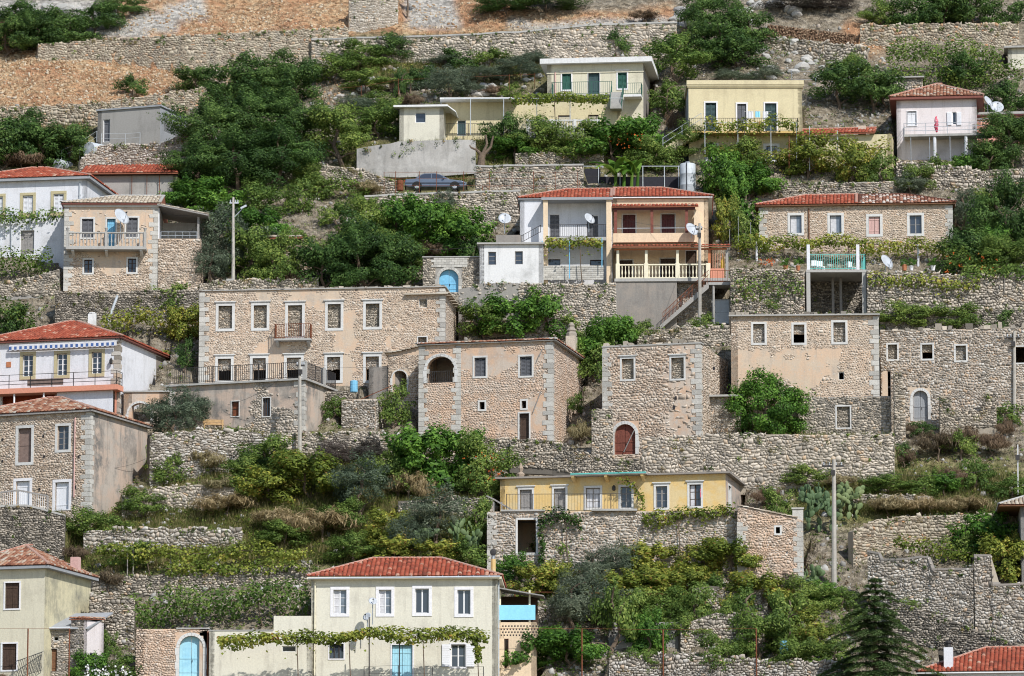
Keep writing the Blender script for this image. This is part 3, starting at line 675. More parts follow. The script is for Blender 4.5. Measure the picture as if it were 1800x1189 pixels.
# ------------------------------------------------------------------ terrace and garden walls along the slope
WALLS = []
def terrace(label, pts, mat='stone_grey', core='joint_dark', sw=.38, sh=.23, prot=.07, joint=.035, th=.6, name='stone_wall', cat='wall', foot=.8, singles=40, dy=0., ragged=.12, coping=None, raise_=True, group=None, stones=True, holes=(), keep=None, flush=False, y_list=None):
    """pts: (u, v of the top, v of the foot) from left to right"""
    seed = len(MB.log)+11
    B_ = []
    for i, (u, vt, vb) in enumerate(pts):
        p = at(u, vb, dy) if y_list is None else at_y(u, vb, y_list[i]); q = at_y(u, vt, p[1]); B_.append((p[0], p[1], p[2], q[2]))
    B_ = np.array(B_); O = B_[len(B_)//2][:3].copy()
    WALLS.append(B_); root = thing(name, label, cat, O, 0, group)
    xy = B_[:, :2]-O[:2]; seg = np.linalg.norm(np.diff(xy, axis=0), axis=1); S = np.concatenate(([0], np.cumsum(seg)))
    zb = B_[:, 2]-O[2]; zt = B_[:, 3]-O[2]
    m = MB(); n = max(len(pts)-1, int(S[-1]/1.2)); ss = np.linspace(0, S[-1], n+1); ss = np.array(sorted(set(ss.tolist()+S.tolist())))
    rg = np.random.default_rng(seed)
    X = np.interp(ss, S, xy[:, 0]); Y = np.interp(ss, S, xy[:, 1]); Zb = np.interp(ss, S, zb)-foot; Zt = np.interp(ss, S, zt)+rg.normal(0, ragged*.25, len(ss))-.04
    dx = np.gradient(X); dyy = np.gradient(Y); ln = np.hypot(dx, dyy); nx = -dyy/ln; ny = dx/ln      # nx,ny points into the hill
    k = len(ss); vs_ = []
    for i in range(k):
        a = (X[i], Y[i]); b = (X[i]+nx[i]*th, Y[i]+ny[i]*th)
        vs_ += [(a[0], a[1], Zb[i]), (a[0], a[1], Zt[i]), (b[0], b[1], Zt[i]-.02), (b[0], b[1], Zb[i])]
    fs = []
    for i in range(k-1):
        p, q = 4*i, 4*i+4
        fs += [(p, q, q+1, p+1), (p+1, q+1, q+2, p+2), (p+2, q+2, q+3, p+3), (p+3, q+3, q, p)]
    fs += [(0, 1, 2, 3), (4*k-1, 4*k-2, 4*k-3, 4*k-4)]
    m.add(vs_, fs, .5)
    m.build('core' if stones else 'face', core, root)
    if stones:
        topf = lambda s: np.interp(s, S, zt)+ragged*(vnoise(s*1.7, s*0+3, seed)-.5)+.02
        z0 = float((zb-foot*.4).min())
        botf = lambda s: np.interp(s, S, zb)-foot*.5
        kp = (lambda cx, cz, r: (cz > botf(cx)) & (keep(cx, cz, r) if keep else True))
        V, t, a = stone_field(S[-1], topf, z0, holes, sw, sh, joint, prot, seed, keep=kp)
        s_ = V[:, :, 0].copy(); y_ = V[:, :, 1].copy()
        px = np.interp(s_, S, xy[:, 0]); py = np.interp(s_, S, xy[:, 1]); nnx = np.interp(s_, ss, nx); nny = np.interp(s_, ss, ny)
        V[:, :, 0] = px+nnx*y_; V[:, :, 1] = py+nny*y_
        put_stones(root, V, t, a, mat, singles=singles)
    if coping:
        m = MB()
        for i in range(k-1):
            a = Vector((X[i], Y[i], Zt[i])); b = Vector((X[i+1], Y[i+1], Zt[i+1])); N_ = Vector((nx[i], ny[i], 0)); h = Vector((0, 0, .14))
            q = [a-N_*.08, b-N_*.08, b+N_*(th+.05), a+N_*(th+.05)]
            m.add(q+[p+h for p in q], [(3, 2, 1, 0), (4, 5, 6, 7), (0, 1, 5, 4), (1, 2, 6, 5), (2, 3, 7, 6), (3, 0, 4, 7)])
        m.build('coping', coping, root)
    if raise_:
        for i in range(len(B_)-1): RAISES.append((*B_[i][:2], B_[i][3], *B_[i+1][:2], B_[i+1][3], th))
    return root
def pt(u, v, y): return Vector(at_y(u, v, y))

def ragged_top(root, x0, x1, z, mat='stone_grey', n=None, y0=-.05, y1=.5, seed=1, hmax=.3):
    """loose stones left standing along a broken wall top"""
    rg = np.random.default_rng(seed); x = x0
    while x < x1-.1:
        w_ = rg.uniform(.2, .5); h = rg.uniform(.04, 1)**2*hmax+.05; m = MB()
        if rg.random() < .8:
            a, b = x, min(x+w_, x1); j = lambda: rg.normal(0, .025)
            m.add([(a+j(), y0+j(), z-.03), (b+j(), y0+j(), z-.03), (b+j(), y1, z-.03), (a+j(), y1, z-.03), (a+j()*2, y0+.03+j(), z+h+j()), (b+j()*2, y0+.03+j(), z+h+j()), (b+j(), y1, z+h*.8), (a+j(), y1, z+h*.8)],
                  [(0, 3, 2, 1), (4, 5, 6, 7), (0, 1, 5, 4), (1, 2, 6, 5), (2, 3, 7, 6), (3, 0, 4, 7)]); m.build('coping_stone', mat, root)
        x += w_+rg.uniform(0, .12)

# ================================================================== the houses
SG = dict(sur='surround', sw=.13); SW = dict(sur='surround_white', sw=.2); SY = dict(sur='surround_yellow', sw=.22)
def D(a, **k): x = dict(a); x.update(k); return x
def lowpipe(root, x, y, z0, z1, mat='paint_white'):
    m = MB(); m.tube((x, y, z0), (x, y, z1), .05, n=8); m.tube((x, y, z1), (x, y+.3, z1+.3), .05, n=8)
    for k in range(3): zz = z0+(z1-z0)*(k+.5)/3; m.box(x-.07, x+.07, y-.03, y+.12, zz, zz+.05)
    m.build('drainpipe', mat, root)
def corbel(root, x, y0, y1, z, mat='surround'):
    m = MB(); m.add([(x-.1, y0, z), (x+.1, y0, z), (x+.1, y0, z-.12), (x-.1, y0, z-.12), (x-.1, y1, z), (x+.1, y1, z), (x+.1, y1, z-.42), (x-.1, y1, z-.42)],
                    [(0, 1, 5, 4), (3, 2, 1, 0), (4, 5, 6, 7), (1, 2, 6, 5), (2, 3, 7, 6), (3, 0, 4, 7)]); m.build('bracket', mat, root)
def mono_tiles(root, x0, x1, y0, y1, z, pitch, mat, seed=1, t=.1, caps=True, name='roof'):
    p = math.tan(R(pitch)); dz = (y1-y0)*p
    m = MB(); m.add([(x0, y0, z-t), (x1, y0, z-t), (x1, y1, z-t+dz), (x0, y1, z-t+dz), (x0, y0, z), (x1, y0, z), (x1, y1, z+dz), (x0, y1, z+dz)],
                    [(0, 3, 2, 1), (4, 5, 6, 7), (0, 1, 5, 4), (1, 2, 6, 5), (2, 3, 7, 6), (3, 0, 4, 7)], .5)
    r = m.build(name, 'tile_bed', root); L_ = (y1-y0)/math.cos(R(pitch))
    tile_plane(r, (x0, y0, z), (x1, y0, z), (0, 1, p), lambda s: L_, mat, seed=seed)
    if caps: ridge_caps(r, Vector((x0, y1, z+dz+.05)), Vector((x1, y1, z+dz+.05)))
    return r
def rubble_box(F, name, label, vt, mat='stone_grey', core='mortar_grey', cat='wall', ops=(), slab=None, sw=.36, sh=.22, prot=.05, joint=.03, singles=30, **k):
    return house(F, name, label, vt, core, ops, stone=dict(mat=mat, sw=sw, sh=sh, prot=prot, joint=joint), cat=cat, roof=slab, singles=singles, **k)

# ---- top left: bare concrete building on a rubble terrace
F = Frame(171, 281, 252, rot=20, d=5.6)
r = house(F, 'concrete_building', 'bare grey concrete building with blue door above the horizontal tank, top left', 192, 'cement',
      ops=[(181, 210, 193, 250, 'door', dict(mat='shutter_grey'))], sops=[(.7, 4.9, .9, 2.5, 'louvre', dict(mat='steel'))], cat='building', sidemat='cement_blue', cz=-.3)
flat_roof(r, -.12, F.W+.12, -.12, F.d+.1, F.H+.003, .14, 'cement_blue')
for x in (.15, 2.0, F.W-.2): m = MB(); m.tube((x, .3, F.H+.1), (x, .3, F.H+.9+.2*(x > 1)), .012, n=4); m.build('rebar', 'rust', r)

# ---- white house with red roof, far left
F = Frame(-75, 150, 452, sw=56, d=9)
r = house(F, 'white_house', 'white house with red hip roof and closed white blinds at the upper left edge', 317, 'render_white',
      ops=[(40, 344, 58, 375, 'louvre', D(SY, mat='shutter_white', sill=True)), (94, 341, 112, 373, 'louvre', D(SY, mat='shutter_white', sill=True)), (-13, 346, 5, 377, 'louvre', D(SY, mat='shutter_white', sill=True)),
           (35, 405, 60, 448, 'door', dict(mat='wood_grey'))],
      roof=hip_roof('tile_red', 19, .4, seed=3, eave='cement_blue', fascia=.22), sops=[(3, 3.5, 4.0, 4.7, 'sash', dict(bars=(1, 2)))])
lowpipe(r, F.W-.5, -.08, 0, F.H-.4, 'galvanised')

# ---- long low red roofed shed behind it
F = Frame(146, 311, 350, sw=12, d=5)
r = house(F, 'tiled_shed', 'low grey walled shed with long red tiled lean-to roof below the concrete building', 309, 'cement', cat='shed', foot=2)
mono_tiles(r, -.2, F.W+.1, -.5, F.d, F.H+.12, 19, 'tile_red', 9)
m = MB()
for x in (3.9, 5.1, 6.1): m.tube((x, -.25, -.8), (x, -.25, F.H), .03, n=5)
m.build('post', 'rust', r)

# ---- stone house with balustraded balcony
F = Frame(112, 276, 508, sw=14, d=8)
def keep_low(cx, cz, rg): return (cz < 2.0+.9*np.sin(cx*1.3)) | (rg.random(len(cx)) < .06)
r = house(F, 'balcony_house', 'weathered stone house with stone balustrade balcony on the left side', 361, 'mortar_warm',
      ops=[(144, 385, 164, 418, 'louvre', D(SG, mat='shutter_grey')), (188, 385, 203, 433, 'door', D(SG, mat='door_blue')), (222, 383, 242, 417, 'louvre', D(SG, mat='shutter_grey')),
           (148, 457, 162, 480, 'sash', D(SG, frame='wood_dark', bars=(2, 3))), (225, 455, 239, 479, 'sash', D(SG, frame='wood_dark', bars=(2, 3)))],
      stone=dict(mat='stone_house', keep=keep_low, prot=.025), quoin=(1, -1), stone_side=False, cornice='surround', foot=1.5)
yo = -1.1; x0, x1, za, zb = F.rect(116, 408, 257, 437, yo)
b = MB(); b.box(x0, x1, yo, -.004, za-.06, za+.12); bal = b.build('balcony', 'slab', r)
balustrade(bal, x0+.1, x1-.1, yo+.12, za+.12, zb-za-.12, 'slab', 22)
for px_ in (x0+.1, (x0+x1)/2, x1-.1):
    b = MB(); b.box(px_-.1, px_+.1, yo+.0, yo+.24, za+.121, zb+.02); b.lathe((px_, yo+.12, zb+.02), [(.05, 0), (.12, .22), (.15, .3), (.13, .32)], 8); b.build('pedestal', 'slab', bal)
for q in (x0+.5, (x0+x1)/2, x1-.4): corbel(r, q, yo+.15, 0, za-.062)
tiled_hip(r, -.3, F.W+.25, -.35, F.d+.3, F.H+.1, 17, 'tile_grey', seed=31, hipR=False, capmat='slab')
# porch on the right: stone base, posts, sloping tiled roof
F2 = Frame(277, 352, 508, rot=math.degrees(F.rot), d=7)
p = rubble_box(F2, 'stone_porch', 'stone porch base with dark open veranda under sloping tiles, right of the balcony house', 420, 'stone_house', 'mortar_warm', cat='porch', prot=.03, singles=20, foot=1.5)
zt = F.L(300, 352)[1]; W2 = F2.W
m = MB(); m.box(.02, W2-.1, 4.2, 4.4, F2.H+.003, F2.H+2.0); m.box(-.06, .06, .1, 4.2, F2.H+.003, F2.H+2.4); m.build('back_wall', 'render_white', p)
for q in range(6):
    m = MB(); yy = .25+q*.85; m.box(W2-.3, W2-.14, yy, yy+.16, F2.H+.003, F2.H+1.75); m.build('post', 'wood_grey', p)
m = MB(); h1, h2 = F2.H+2.55, F2.H+1.75
m.add([(-.1, -.3, h1), (W2+.55, -.3, h2), (W2+.55, 5.2, h2), (-.1, 5.2, h1), (-.1, -.3, h1+.1), (W2+.55, -.3, h2+.1), (W2+.55, 5.2, h2+.1), (-.1, 5.2, h1+.1)],
      [(0, 3, 2, 1), (4, 5, 6, 7), (0, 1, 5, 4), (1, 2, 6, 5), (2, 3, 7, 6), (3, 0, 4, 7)]); rf = m.build('roof', 'wood_grey', p)
dxy = Vector((-(W2+.65), 0, h1-h2)); tile_plane(rf, (W2+.55, -.3, h2+.1), (W2+.55, 5.2, h2+.1), dxy, lambda s: dxy.length, 'tile_grey', seed=33)
railing(p, [(.2, .1, F2.H), (W2-.3, .1, F2.H)], .55, 'steel', .5, rails=(1, .5))

# ---- white house with awning, left middle
F = Frame(-45, 208, 720, sw=92, d=10.5)
r = house(F, 'awning_house', 'white house with red hip roof, striped awning and long black balcony rail at left edge', 601, 'render_white',
      ops=[(40, 624, 58, 662, 'sash', D(SY, bars=(2, 4))), (100, 622, 118, 660, 'sash', D(SY, bars=(2, 4))), (161, 619, 179, 657, 'sash', D(SY, bars=(2, 4))), (-24, 625, -5, 664, 'sash', D(SY, bars=(2, 4))),
           (2, 692, 98, 722, 'void')],
      roof=hip_roof('tile_red', 21, .35, seed=5), cz=-.3, foot=2.5)
quoins(r, F.W, 0, -1.5, F.H-.1, 1, mat='stone_warm', seed=4)
m = MB(); m.box(.1, F.W-1.5, 1.2, 1.3, -1.5, 3); m.build('recess_wall', 'render_red', r)
yo = -1.3; x0, x1, za, zb = F.rect(-60, 681, 206, 690, yo)
m = MB(); m.box(x0, x1, yo, -.004, za, zb); bal = m.build('balcony', 'render_salmon', r)
zr = zb; h = F.L(100, 656, yo)[1]-zb
railing(bal, [(x0, yo+.08, zr), (x1-.08, yo+.08, zr), (x1-.08, -.1, zr)], h, 'iron', .3, rails=(1, .55, .3), bars=False, posts=1.5)
a_, b_, c_, d_ = F.rect(48, 666, 111, 678, yo+.1)
m = MB(); m.box(a_, b_, yo+.1, yo+.13, c_, d_); m.build('mat', 'cloth_brown', bal)
x0, x1, za, zb = F.rect(16, 601, 205, 612, -.35)
aw = None; m = MB(); n = 42
for i in range(n): m.box(x0+(x1-x0)*i/n, x0+(x1-x0)*(i+1)/n-.004, -.35, -.33, za+.04*(i % 2)-.03, zb-.12)
m.box(x0, x1, -.3, -.02, zb-.12, zb-.06); aw = m.build('awning', 'cloth_white', r)
m = MB()
for i in range(0, n, 2): m.box(x0+(x1-x0)*i/n, x0+(x1-x0)*(i+1)/n-.004, -.356, -.351, za+.03, zb-.2)
mat_plain('awning_blue', (.07, .14, .36), .9); m.build('stripe', 'awning_blue', aw)
x0, x1, za, zb = F.rect(100, 688, 198, 722, -.9)
m = MB(); m.box(x0, x1, -.9, -.8, za-1.2, zb); m.build('screen_wall', 'render_white', r)
m = MB(); m.box(x1+.01, F.W-.1, -.5, -.1, za-1.2, zb); m.build('pillar', 'render_salmon', r)
for u in (25, 77):
    xx, zz = F.L(u, 700, -1.1); m = MB(); m.tube((xx, -1.1, za-1.2), (xx, -1.1, zb+.02), .07, n=8); m.build('post', 'paint_white', r)
m = MB(); xx, zz = F.L(15, 641, -.05); m.box(xx-.18, xx+.18, -.05, -.002, zz-.2, zz+.2); m.build('wall_plaque', 'clay', r)
xx, zz = F.L(195, 634, -.2); m = MB(); m.lathe((xx, -.2, zz-.25), [(.05, 0), (.12, .05), (.13, .3), (.03, .42)], 6); m.bar((xx, -.2, zz+.2), (xx, 0, zz+.2), .03, .03); m.build('wall_lantern', 'iron', r)
m = MB(); m.box(F.W-.013, F.W+.008, F.d-2.6, F.d-.02, -1, F.H-.1); m.build('bare_patch', 'cement_dark', r)

# ---- arched garden gate between that house and the big ruin terrace
F = Frame(217, 294, 740, d=1.0, rot=4)
r = house(F, 'arched_gateway', 'plastered gateway with round arch right of the white awning house', 690, 'mortar_pink', cat='gateway',
      ops=[(226, 709, 265, 742, 'void', dict(sur='surround', sw=.16, arch=1.0))], th=.6, cz=-.3, foot=2, back=False)
m = MB(); m.box(-.1, F.W+.1, -.1, .7, F.H+.003, F.H+.12); m.build('coping', 'slab', r)

# ---- brown stone house lower left with stained side
F = Frame(-75, 157, 899, sw=105, d=9.2)
r = house(F, 'rubble_house', 'rubble stone house with red hip roof and dark stained side wall at left edge', 730, 'mortar_warm',
      ops=[(32, 753, 55, 813, 'sash', D(SG, frame='cloth_brown', pane='cloth_brown', bars=(1, 2), sw=.2)), (101, 749, 121, 791, 'sash', D(SG, frame='wood_grey', bars=(2, 4), sw=.18)),
           (28, 846, 52, 899, 'door', D(SW, mat='shutter_white')), (97, 848, 121, 896, 'door', D(SW, mat='shutter_white'))],
      stone=dict(mat='stone_house', prot=.025, sw=.36, sh=.19), stone_side=False, sidemat='render_stained', quoin=(1,), roof=hip_roof('tile_old', 19, .3, seed=8, fascia=.14, eave='wood_grey'), foot=2.5, cz=-.3)
lowpipe(r, F.L(132, 800)[0], -.1, .8, F.H-.5, 'shutter_pink')
m = MB()
for (u, v) in ((5, 773), (77, 767), (78, 803), (139, 803), (5, 811), (133, 857), (70, 860)):
    x, z = F.L(u, v); m.box(x-.07, x+.07, -.062, -.05, z-.09, z+.09)
m.build('putlog_hole_shade', 'hole_shade', r)  # dark plates on the wall paint the shade of small holes
# ---- its front terrace wall with railing
terrace('dark grey stone terrace wall with railing below the rubble stone house at left edge', [(-20, 893, 985), (36, 890, 985), (75, 896, 985), (113, 906, 985)], 'stone_dark', 'joint_dark', sw=.34, sh=.2, coping='slab')
y_ = at(40, 985)[1]+.2
f = thing('terrace_railing', 'wooden posts and thin bar railing on the dark terrace wall at left edge', 'railing', pt(36, 892, y_))
o = f.location
m = MB(); A = [pt(u, v, y_)-o for u, v in ((-15, 868), (32, 862), (84, 872))]; B_ = [pt(u, v, y_)-o for u, v in ((-15, 893), (32, 890), (84, 897))]
for i in range(2): m.bar(A[i], A[i+1], .1, .1)
m.build('top_rail', 'wood_grey', f)
for a, b in zip(A, B_): m = MB(); m.bar(b, a, .12, .12); m.build('post', 'wood_grey', f)
m = MB()
for i in range(2):
    for q in range(14): t = (q+.5)/14; m.bar(B_[i]+(B_[i+1]-B_[i])*t, A[i]+(A[i+1]-A[i])*t, .02, .02)
m.build('bars', 'paint_white', f)

# ---- yellow house, bottom left corner, with lichen on its side
F = Frame(-75, 76, 1205, sw=84, d=8)
r = house(F, 'yellow_house', 'pale yellow house with old tiled roof and mottled side wall in the bottom left corner', 1000, 'render_cream',
      ops=[(9, 1025, 34, 1070, 'shutter', D(SW, mat='wood_dark', sw=.1)), (4, 1132, 29, 1178, 'shutter', D(SW, mat='wood_dark', sw=.1))], sidemat='render_lichen',
      roof=hip_roof('tile_old', 22, .45, seed=12, eave='cement_blue', fascia=.2), foot=2)
m = MB(); m.box(F.W-.25, F.W+.3, F.d*.62, F.d*.62+.5, F.H+.3, F.H+1.2); m.build('chimney', 'shutter_pink', r)
F = Frame(69, 123, 1200, rot=3, d=4)
r = house(F, 'stone_shed', 'small stone shed with brown plank door and grey sheet roof beside the corner yellow house', 1107, 'mortar_grey', cat='shed',
      ops=[(79, 1141, 100, 1181, 'door', dict(mat='wood_brown', frame='wood_dark')), (94, 1119, 103, 1127, 'void', dict(frame='surround'))], stone=dict(mat='stone_white', sw=.34, sh=.17, prot=.035), stone_side=False)
m = MB(); H = F.H; m.add([(-.1, -.25, H), (F.W+1.2, -.25, H), (F.W+2.3, 3.4, H+1.35), (1.6, 4, H+1.35), (-.1, -.25, H+.1), (F.W+1.2, -.25, H+.1), (F.W+2.3, 3.4, H+1.45), (1.6, 4, H+1.45)],
                         [(0, 3, 2, 1), (4, 5, 6, 7), (0, 1, 5, 4), (1, 2, 6, 5), (2, 3, 7, 6), (3, 0, 4, 7)]); m.build('roof', 'cement_blue', r)
m = MB(); m.tube((-.1, -.33, H+.05), (F.W, -.33, H+.05), .07, n=8); m.build('gutter', 'galvanised', r)
F = Frame(123, 147, 1205, rot=24, d=2.6)
r = house(F, 'gate_pier', 'stone gate pier with pinkish side wall and arched green door beside the small stone shed', 1090, 'render_pinkwhite', cat='gate',
      sops=[(.75, 1.75, -.2, 2.2, 'gate', dict(mat='shutter_teal', arch=.5))], stone=dict(mat='stone_dark', sw=.36, sh=.2), stone_side=False)
mono_tiles(r, -.1, F.W+.12, -.1, F.d, F.H+.06, 4, 'tile_old', 14, .06, caps=False)

# ---- the big ruined stone house
F = Frame(350, 781, 670, sw=31, d=9)
SB = D(SG, lintel=True, smat='stone_grey', sw=.2); SH = D(SG, lintel=True, smat='stone_warm', sw=.2)
r = house(F, 'ruined_mansion', 'large two storey ruined stone house with blocked white framed windows and small rusty balcony', 509, 'mortar_warm',
      ops=[(384, 538, 408, 578, 'blind', SB), (446, 537, 469, 577, 'blind', SB), (506, 537, 531, 592, 'blind', SB), (576, 535, 599, 577, 'blind', SB), (643, 534, 667, 575, 'blind', SB),
           (736, 525, 751, 541, 'blind', dict(frame='surround')), (735, 593, 750, 612, 'blind', D(SG, sw=.08)),
           (383, 631, 406, 669, 'half', SH), (444, 630, 467, 669, 'half', SH), (504, 629, 529, 669, 'half', SH), (575, 628, 598, 669, 'half', SH), (643, 627, 666, 669, 'half', SH)],
      stone=dict(mat='stone_house', sw=.30, sh=.18, prot=.014, joint=.045, keep=lambda cx, cz, rg: (vnoise(cx*.55+21, cz*.5, 3)+.25*vnoise(cx*2, cz*2, 4) > 0.42)), quoin=(1, -1), foot=2.5, cz=-.4, th=.5, singles=60)
flat_roof(r, -.1, F.W+.12, -.12, F.d, F.H+.003, .07, 'slab'); ragged_top(r, -.1, F.W, F.H+.07, 'stone_dark', seed=8, hmax=.1, y0=-.1)
m = MB(); x, z = F.L(712, 522); m.box(x, F.W+.25, -.3, .05, F.H-.55, F.H-.45)
for i in range(14): m.box(F.W+.02, F.W+.4, i*.62, i*.62+.5, F.H-.42+.03*(i % 2), F.H-.34+.03*(i % 2))
m.build('broken_eave', 'tile_grey', r)
yo = -.75; x0, x1, za, zb = F.rect(482, 569, 546, 597, yo)
m = MB(); m.box(x0, x1, yo, -.004, za-.05, za+.08); bal = m.build('balcony', 'slab', r)
railing(bal, [(x0+.04, -.05, za+.08), (x0+.04, yo+.04, za+.08), (x1-.04, yo+.04, za+.08), (x1-.04, -.05, za+.08)], zb-za-.1, 'rust', .12)
for q in (x0+.2, x1-.2): corbel(r, q, yo+.1, 0, za-.052, 'slab')
m = MB(); m.box(F.L(372, 560)[0]-.5, F.L(372, 560)[0]-.42, -.5, -.45, -.2, 0)
lowpipe(r, F.W-.15, F.d-.3, 0, F.H-1, 'galvanised')

# ---- its patio block with railing
F = Frame(294, 533, 758, sw=58, d=6.2)
r = house(F, 'patio_block', 'stained plaster basement block with iron railed patio in front of the large ruined house', 675, 'render_stained', cat='building',
      ops=[(327, 706, 341, 732, 'void', dict(frame='wood_dark')), (407, 706, 420, 732, 'sash', D(SG, sw=.06, frame='wood_dark', pane='rust', bars=(1, 2))), (462, 700, 475, 732, 'sash', D(SG, sw=.07, frame='wood_dark', bars=(3, 1)))],
      stone=dict(mat='stone_white', sw=.36, sh=.22, prot=.03, keep=lambda cx, cz, rg: (cz < .9+.7*np.sin(cx*.9)) | (np.abs(cx-7.2-.3*np.sin(cz*3)) < .5) | (rg.random(len(cx)) < .03)), stone_side=False, foot=2, quoin=(1, -1))
flat_roof(r, -.15, F.W+.25, -.25, F.d, F.H+.003, .14, 'slab', name='patio_slab')
h = F.L(420, 643)[1]-F.H-.14
railing(r, [(.0, -.15, F.H+.14), (F.W+.15, -.15, F.H+.14), (F.W+.15, F.d-.3, F.H+.14)], h, 'iron', .15, r=.014)
for x, y in ((F.W+.13, -.13), (F.W+.13, 3.5)): m = MB(); m.box(x-.14, x+.14, y-.1, y+.16, F.H+.141, F.H+h+.22); m.build('pillar', 'slab', r)
F = Frame(648, 680, 700, rot=10, d=2.2)
r = house(F, 'cistern', 'cement cistern with rounded end beside the patio of the large ruined house', 646, 'cement_dark', cat='tank', foot=2)
m = MB(); m.lathe((F.W, F.d/2, -2), [(F.d/2-.02, 0), (F.d/2-.02, F.H+1.9)], 18); m.build('rounded_end', 'cement_dark', r)

# ---- collapsed stair corner between the ruins
F = Frame(600, 660, 752, rot=12, d=4)
rubble_box(F, 'stair_ruin', 'collapsed rubble stair block between the patio block and the arched stone house', 702, 'stone_warm', 'mortar_warm', cat='ruin', foot=1.5, prot=.07)
F = Frame(545, 612, 725, rot=8, d=3)
rubble_box(F, 'ruin_wall', 'dark rubble wall stub under the patio slab of the large ruined house', 688, 'stone_dark', 'joint_dark', cat='ruin', foot=1.5)
F = Frame(682, 742, 705, rot=6, d=3)
r = rubble_box(F, 'link_wall', 'ruined linking wall with small dark arch beside the arched loggia', 624, 'stone_house', 'mortar_warm', cat='ruin',
   ops=[(690, 652, 715, 690, 'void', dict(sur='surround', sw=.1, arch=1.0))], foot=2.5, th=.5, prot=.025, sw=.3, sh=.19, joint=.045)
m = MB(); m.prism([(-.2, F.H+.002), (F.W, F.H+.002), (F.W, F.H+.75), (F.W*.6, F.H+.35), (-.2, F.H+.15)], 0, 1.2, .5); m.build('sloping_top', 'mortar_warm', r)
for i in range(9): t0 = i/9; m = MB(); m.box(-.3+(F.W+.4)*t0, -.3+(F.W+.4)*(t0+.1), -.28, .5, F.H+.14+.62*t0**1.6, F.H+.22+.62*t0**1.6); m.build('eave_stone', 'tile_grey', r)
m = MB(); a = [F.L(u, v, -1.5) for u, v in ((605, 750), (628, 705), (662, 690), (690, 678))]
for p, q in zip(a[:-1], a[1:]): m.bar((p[0], -1.5, p[1]), (q[0], -1.5, q[1]), .05, .05)
a = [F.L(u, v, -1.4) for u, v in ((616, 752), (636, 722), (690, 698))]
for p, q in zip(a[:-1], a[1:]): m.bar((p[0], -1.4, p[1]), (q[0], -1.4, q[1]), .05, .05)
m.build('bent_handrail', 'rust', r)

# ---- stone house with arched loggia
F = Frame(736, 971, 774, sw=58, d=10)
r = house(F, 'loggia_house', 'orange tinted stone house with big arched loggia and two grey shuttered windows', 604, 'mortar_pink',
      ops=[(750, 627, 799, 673, 'void', dict(sur='surround', sw=.22, arch=.95)), (834, 629, 854, 662, 'louvre', D(SG, mat='shutter_grey')), (914, 627, 935, 661, 'louvre', D(SG, mat='shutter_grey')),
           (843, 707, 852, 720, 'void', D(SG, sw=.12)), (917, 705, 925, 718, 'void', D(SG, sw=.12)), (913, 727, 930, 773, 'door', D(SG, mat='wood_dark', sw=.11)), (737, 684, 745, 737, 'void', dict(frame='surround'))],
      stone=dict(mat='stone_pink', sw=.30, sh=.19, prot=.014, joint=.05, keep=lambda cx, cz, rg: (vnoise(cx*.55+28, cz*.5, 4)+.25*vnoise(cx*2, cz*2, 5) > 0.66) | (cz < .5) | (cx < 2.4)), quoin=(1,), foot=1.8, th=.5, cz=-.3, singles=50)
for zz, s in ((F.L(806, 0)[0], 1),):
    quoins(r, zz+.2, 0, -.3, F.H-.1, 1, seed=77, sidey=False)
    quoins(r, .02, 0, -.3, F.H-.1, -1, seed=78, sidey=False)
x0, x1, za, zb = F.rect(750, 627, 799, 673); railing(r, [(x0, .12, za), (x1, .12, za)], .85, 'iron', .13)
m = MB(); m.box(.3, F.L(806, 600)[0], 3.2, 3.4, 2.5, F.H-.1); m.build('loggia_back_wall', 'render_stained', r)
tiled_hip(r, -.15, F.W+.35, -.25, F.d+.2, F.H+.06, 9, 'tile_old', seed=41, fascia=.06, eave='slab', capmat='slab')
m = MB(); m.box(F.W-.9, F.W-.2, F.d-1.6, F.d-.8, F.H+.2, F.H+1.7); m.lathe((F.W-.55, F.d-1.2, F.H+1.7), [(.42, 0), (.40, .2), (.3, .35), (.36, .45), (.2, .7), (.24, .85), (.1, 1.05)], 7); m.build('chimney', 'stone_grey', r)
m = MB(); x, z = F.L(952, 616, -.3); m.bar((x, -.3, z), (x-.2, -.3, z-.5), .05, .05); m.bar((x, -.3, z), (x, 0, z+.1), .05, .05)
x, z = F.L(951, 688, -.1); x2, z2 = F.L(937, 725, -.1); m.bar((x, -.1, z), (x2, -.1, z2), .05, .05); m.build('iron_bracket', 'wood_grey', r)

# ---- stone gatehouse with brown arched door
F = Frame(1060, 1232, 799, sw=52, d=9)
kg = lambda cx, cz, rg: (cx < 5.0+.5*np.sin(cz*2)) | (cz < 1.0+np.sin(cx*2)*.5) | (rg.random(len(cx)) < .25)
r = house(F, 'gatehouse', 'roofless stone house with two blocked windows and brown arched door in the middle right', 608, 'mortar_pink',
      ops=[(1093, 631, 1114, 667, 'blind', D(SG, lintel=True, smat='stone_grey')), (1180, 629, 1202, 666, 'blind', D(SG, lintel=True, smat='stone_grey')),
           (1080, 746, 1117, 799, 'gate', dict(sur='surround', sw=.24, arch=1.0, mat='wood_red'))],
      stone=dict(mat='stone_house', sw=.42, sh=.25, prot=.03, joint=.04, keep=kg), quoin=(1, -1), foot=2, cz=-.3, th=.45, singles=90)
flat_roof(r, -.06, F.W+.1, -.06, .7, F.H+.003, .1, 'slab', name='wall_coping')
flat_roof(r, .4, F.W-.4, .5, F.d-.4, F.H-.35, .1, 'slab', name='shade_slab')  # unseen slab added to darken the roofless inside
ragged_top(r, 0, F.W, F.H+.1, 'stone_grey', seed=5)
m = MB(); a, z = F.L(1096, 795, -.2); b_, z2 = F.L(1114, 757, -.2); m.bar((a, -.12, z), (b_, -.12, z2), .09, .05); m.build('propped_plank', 'wood_grey', r)
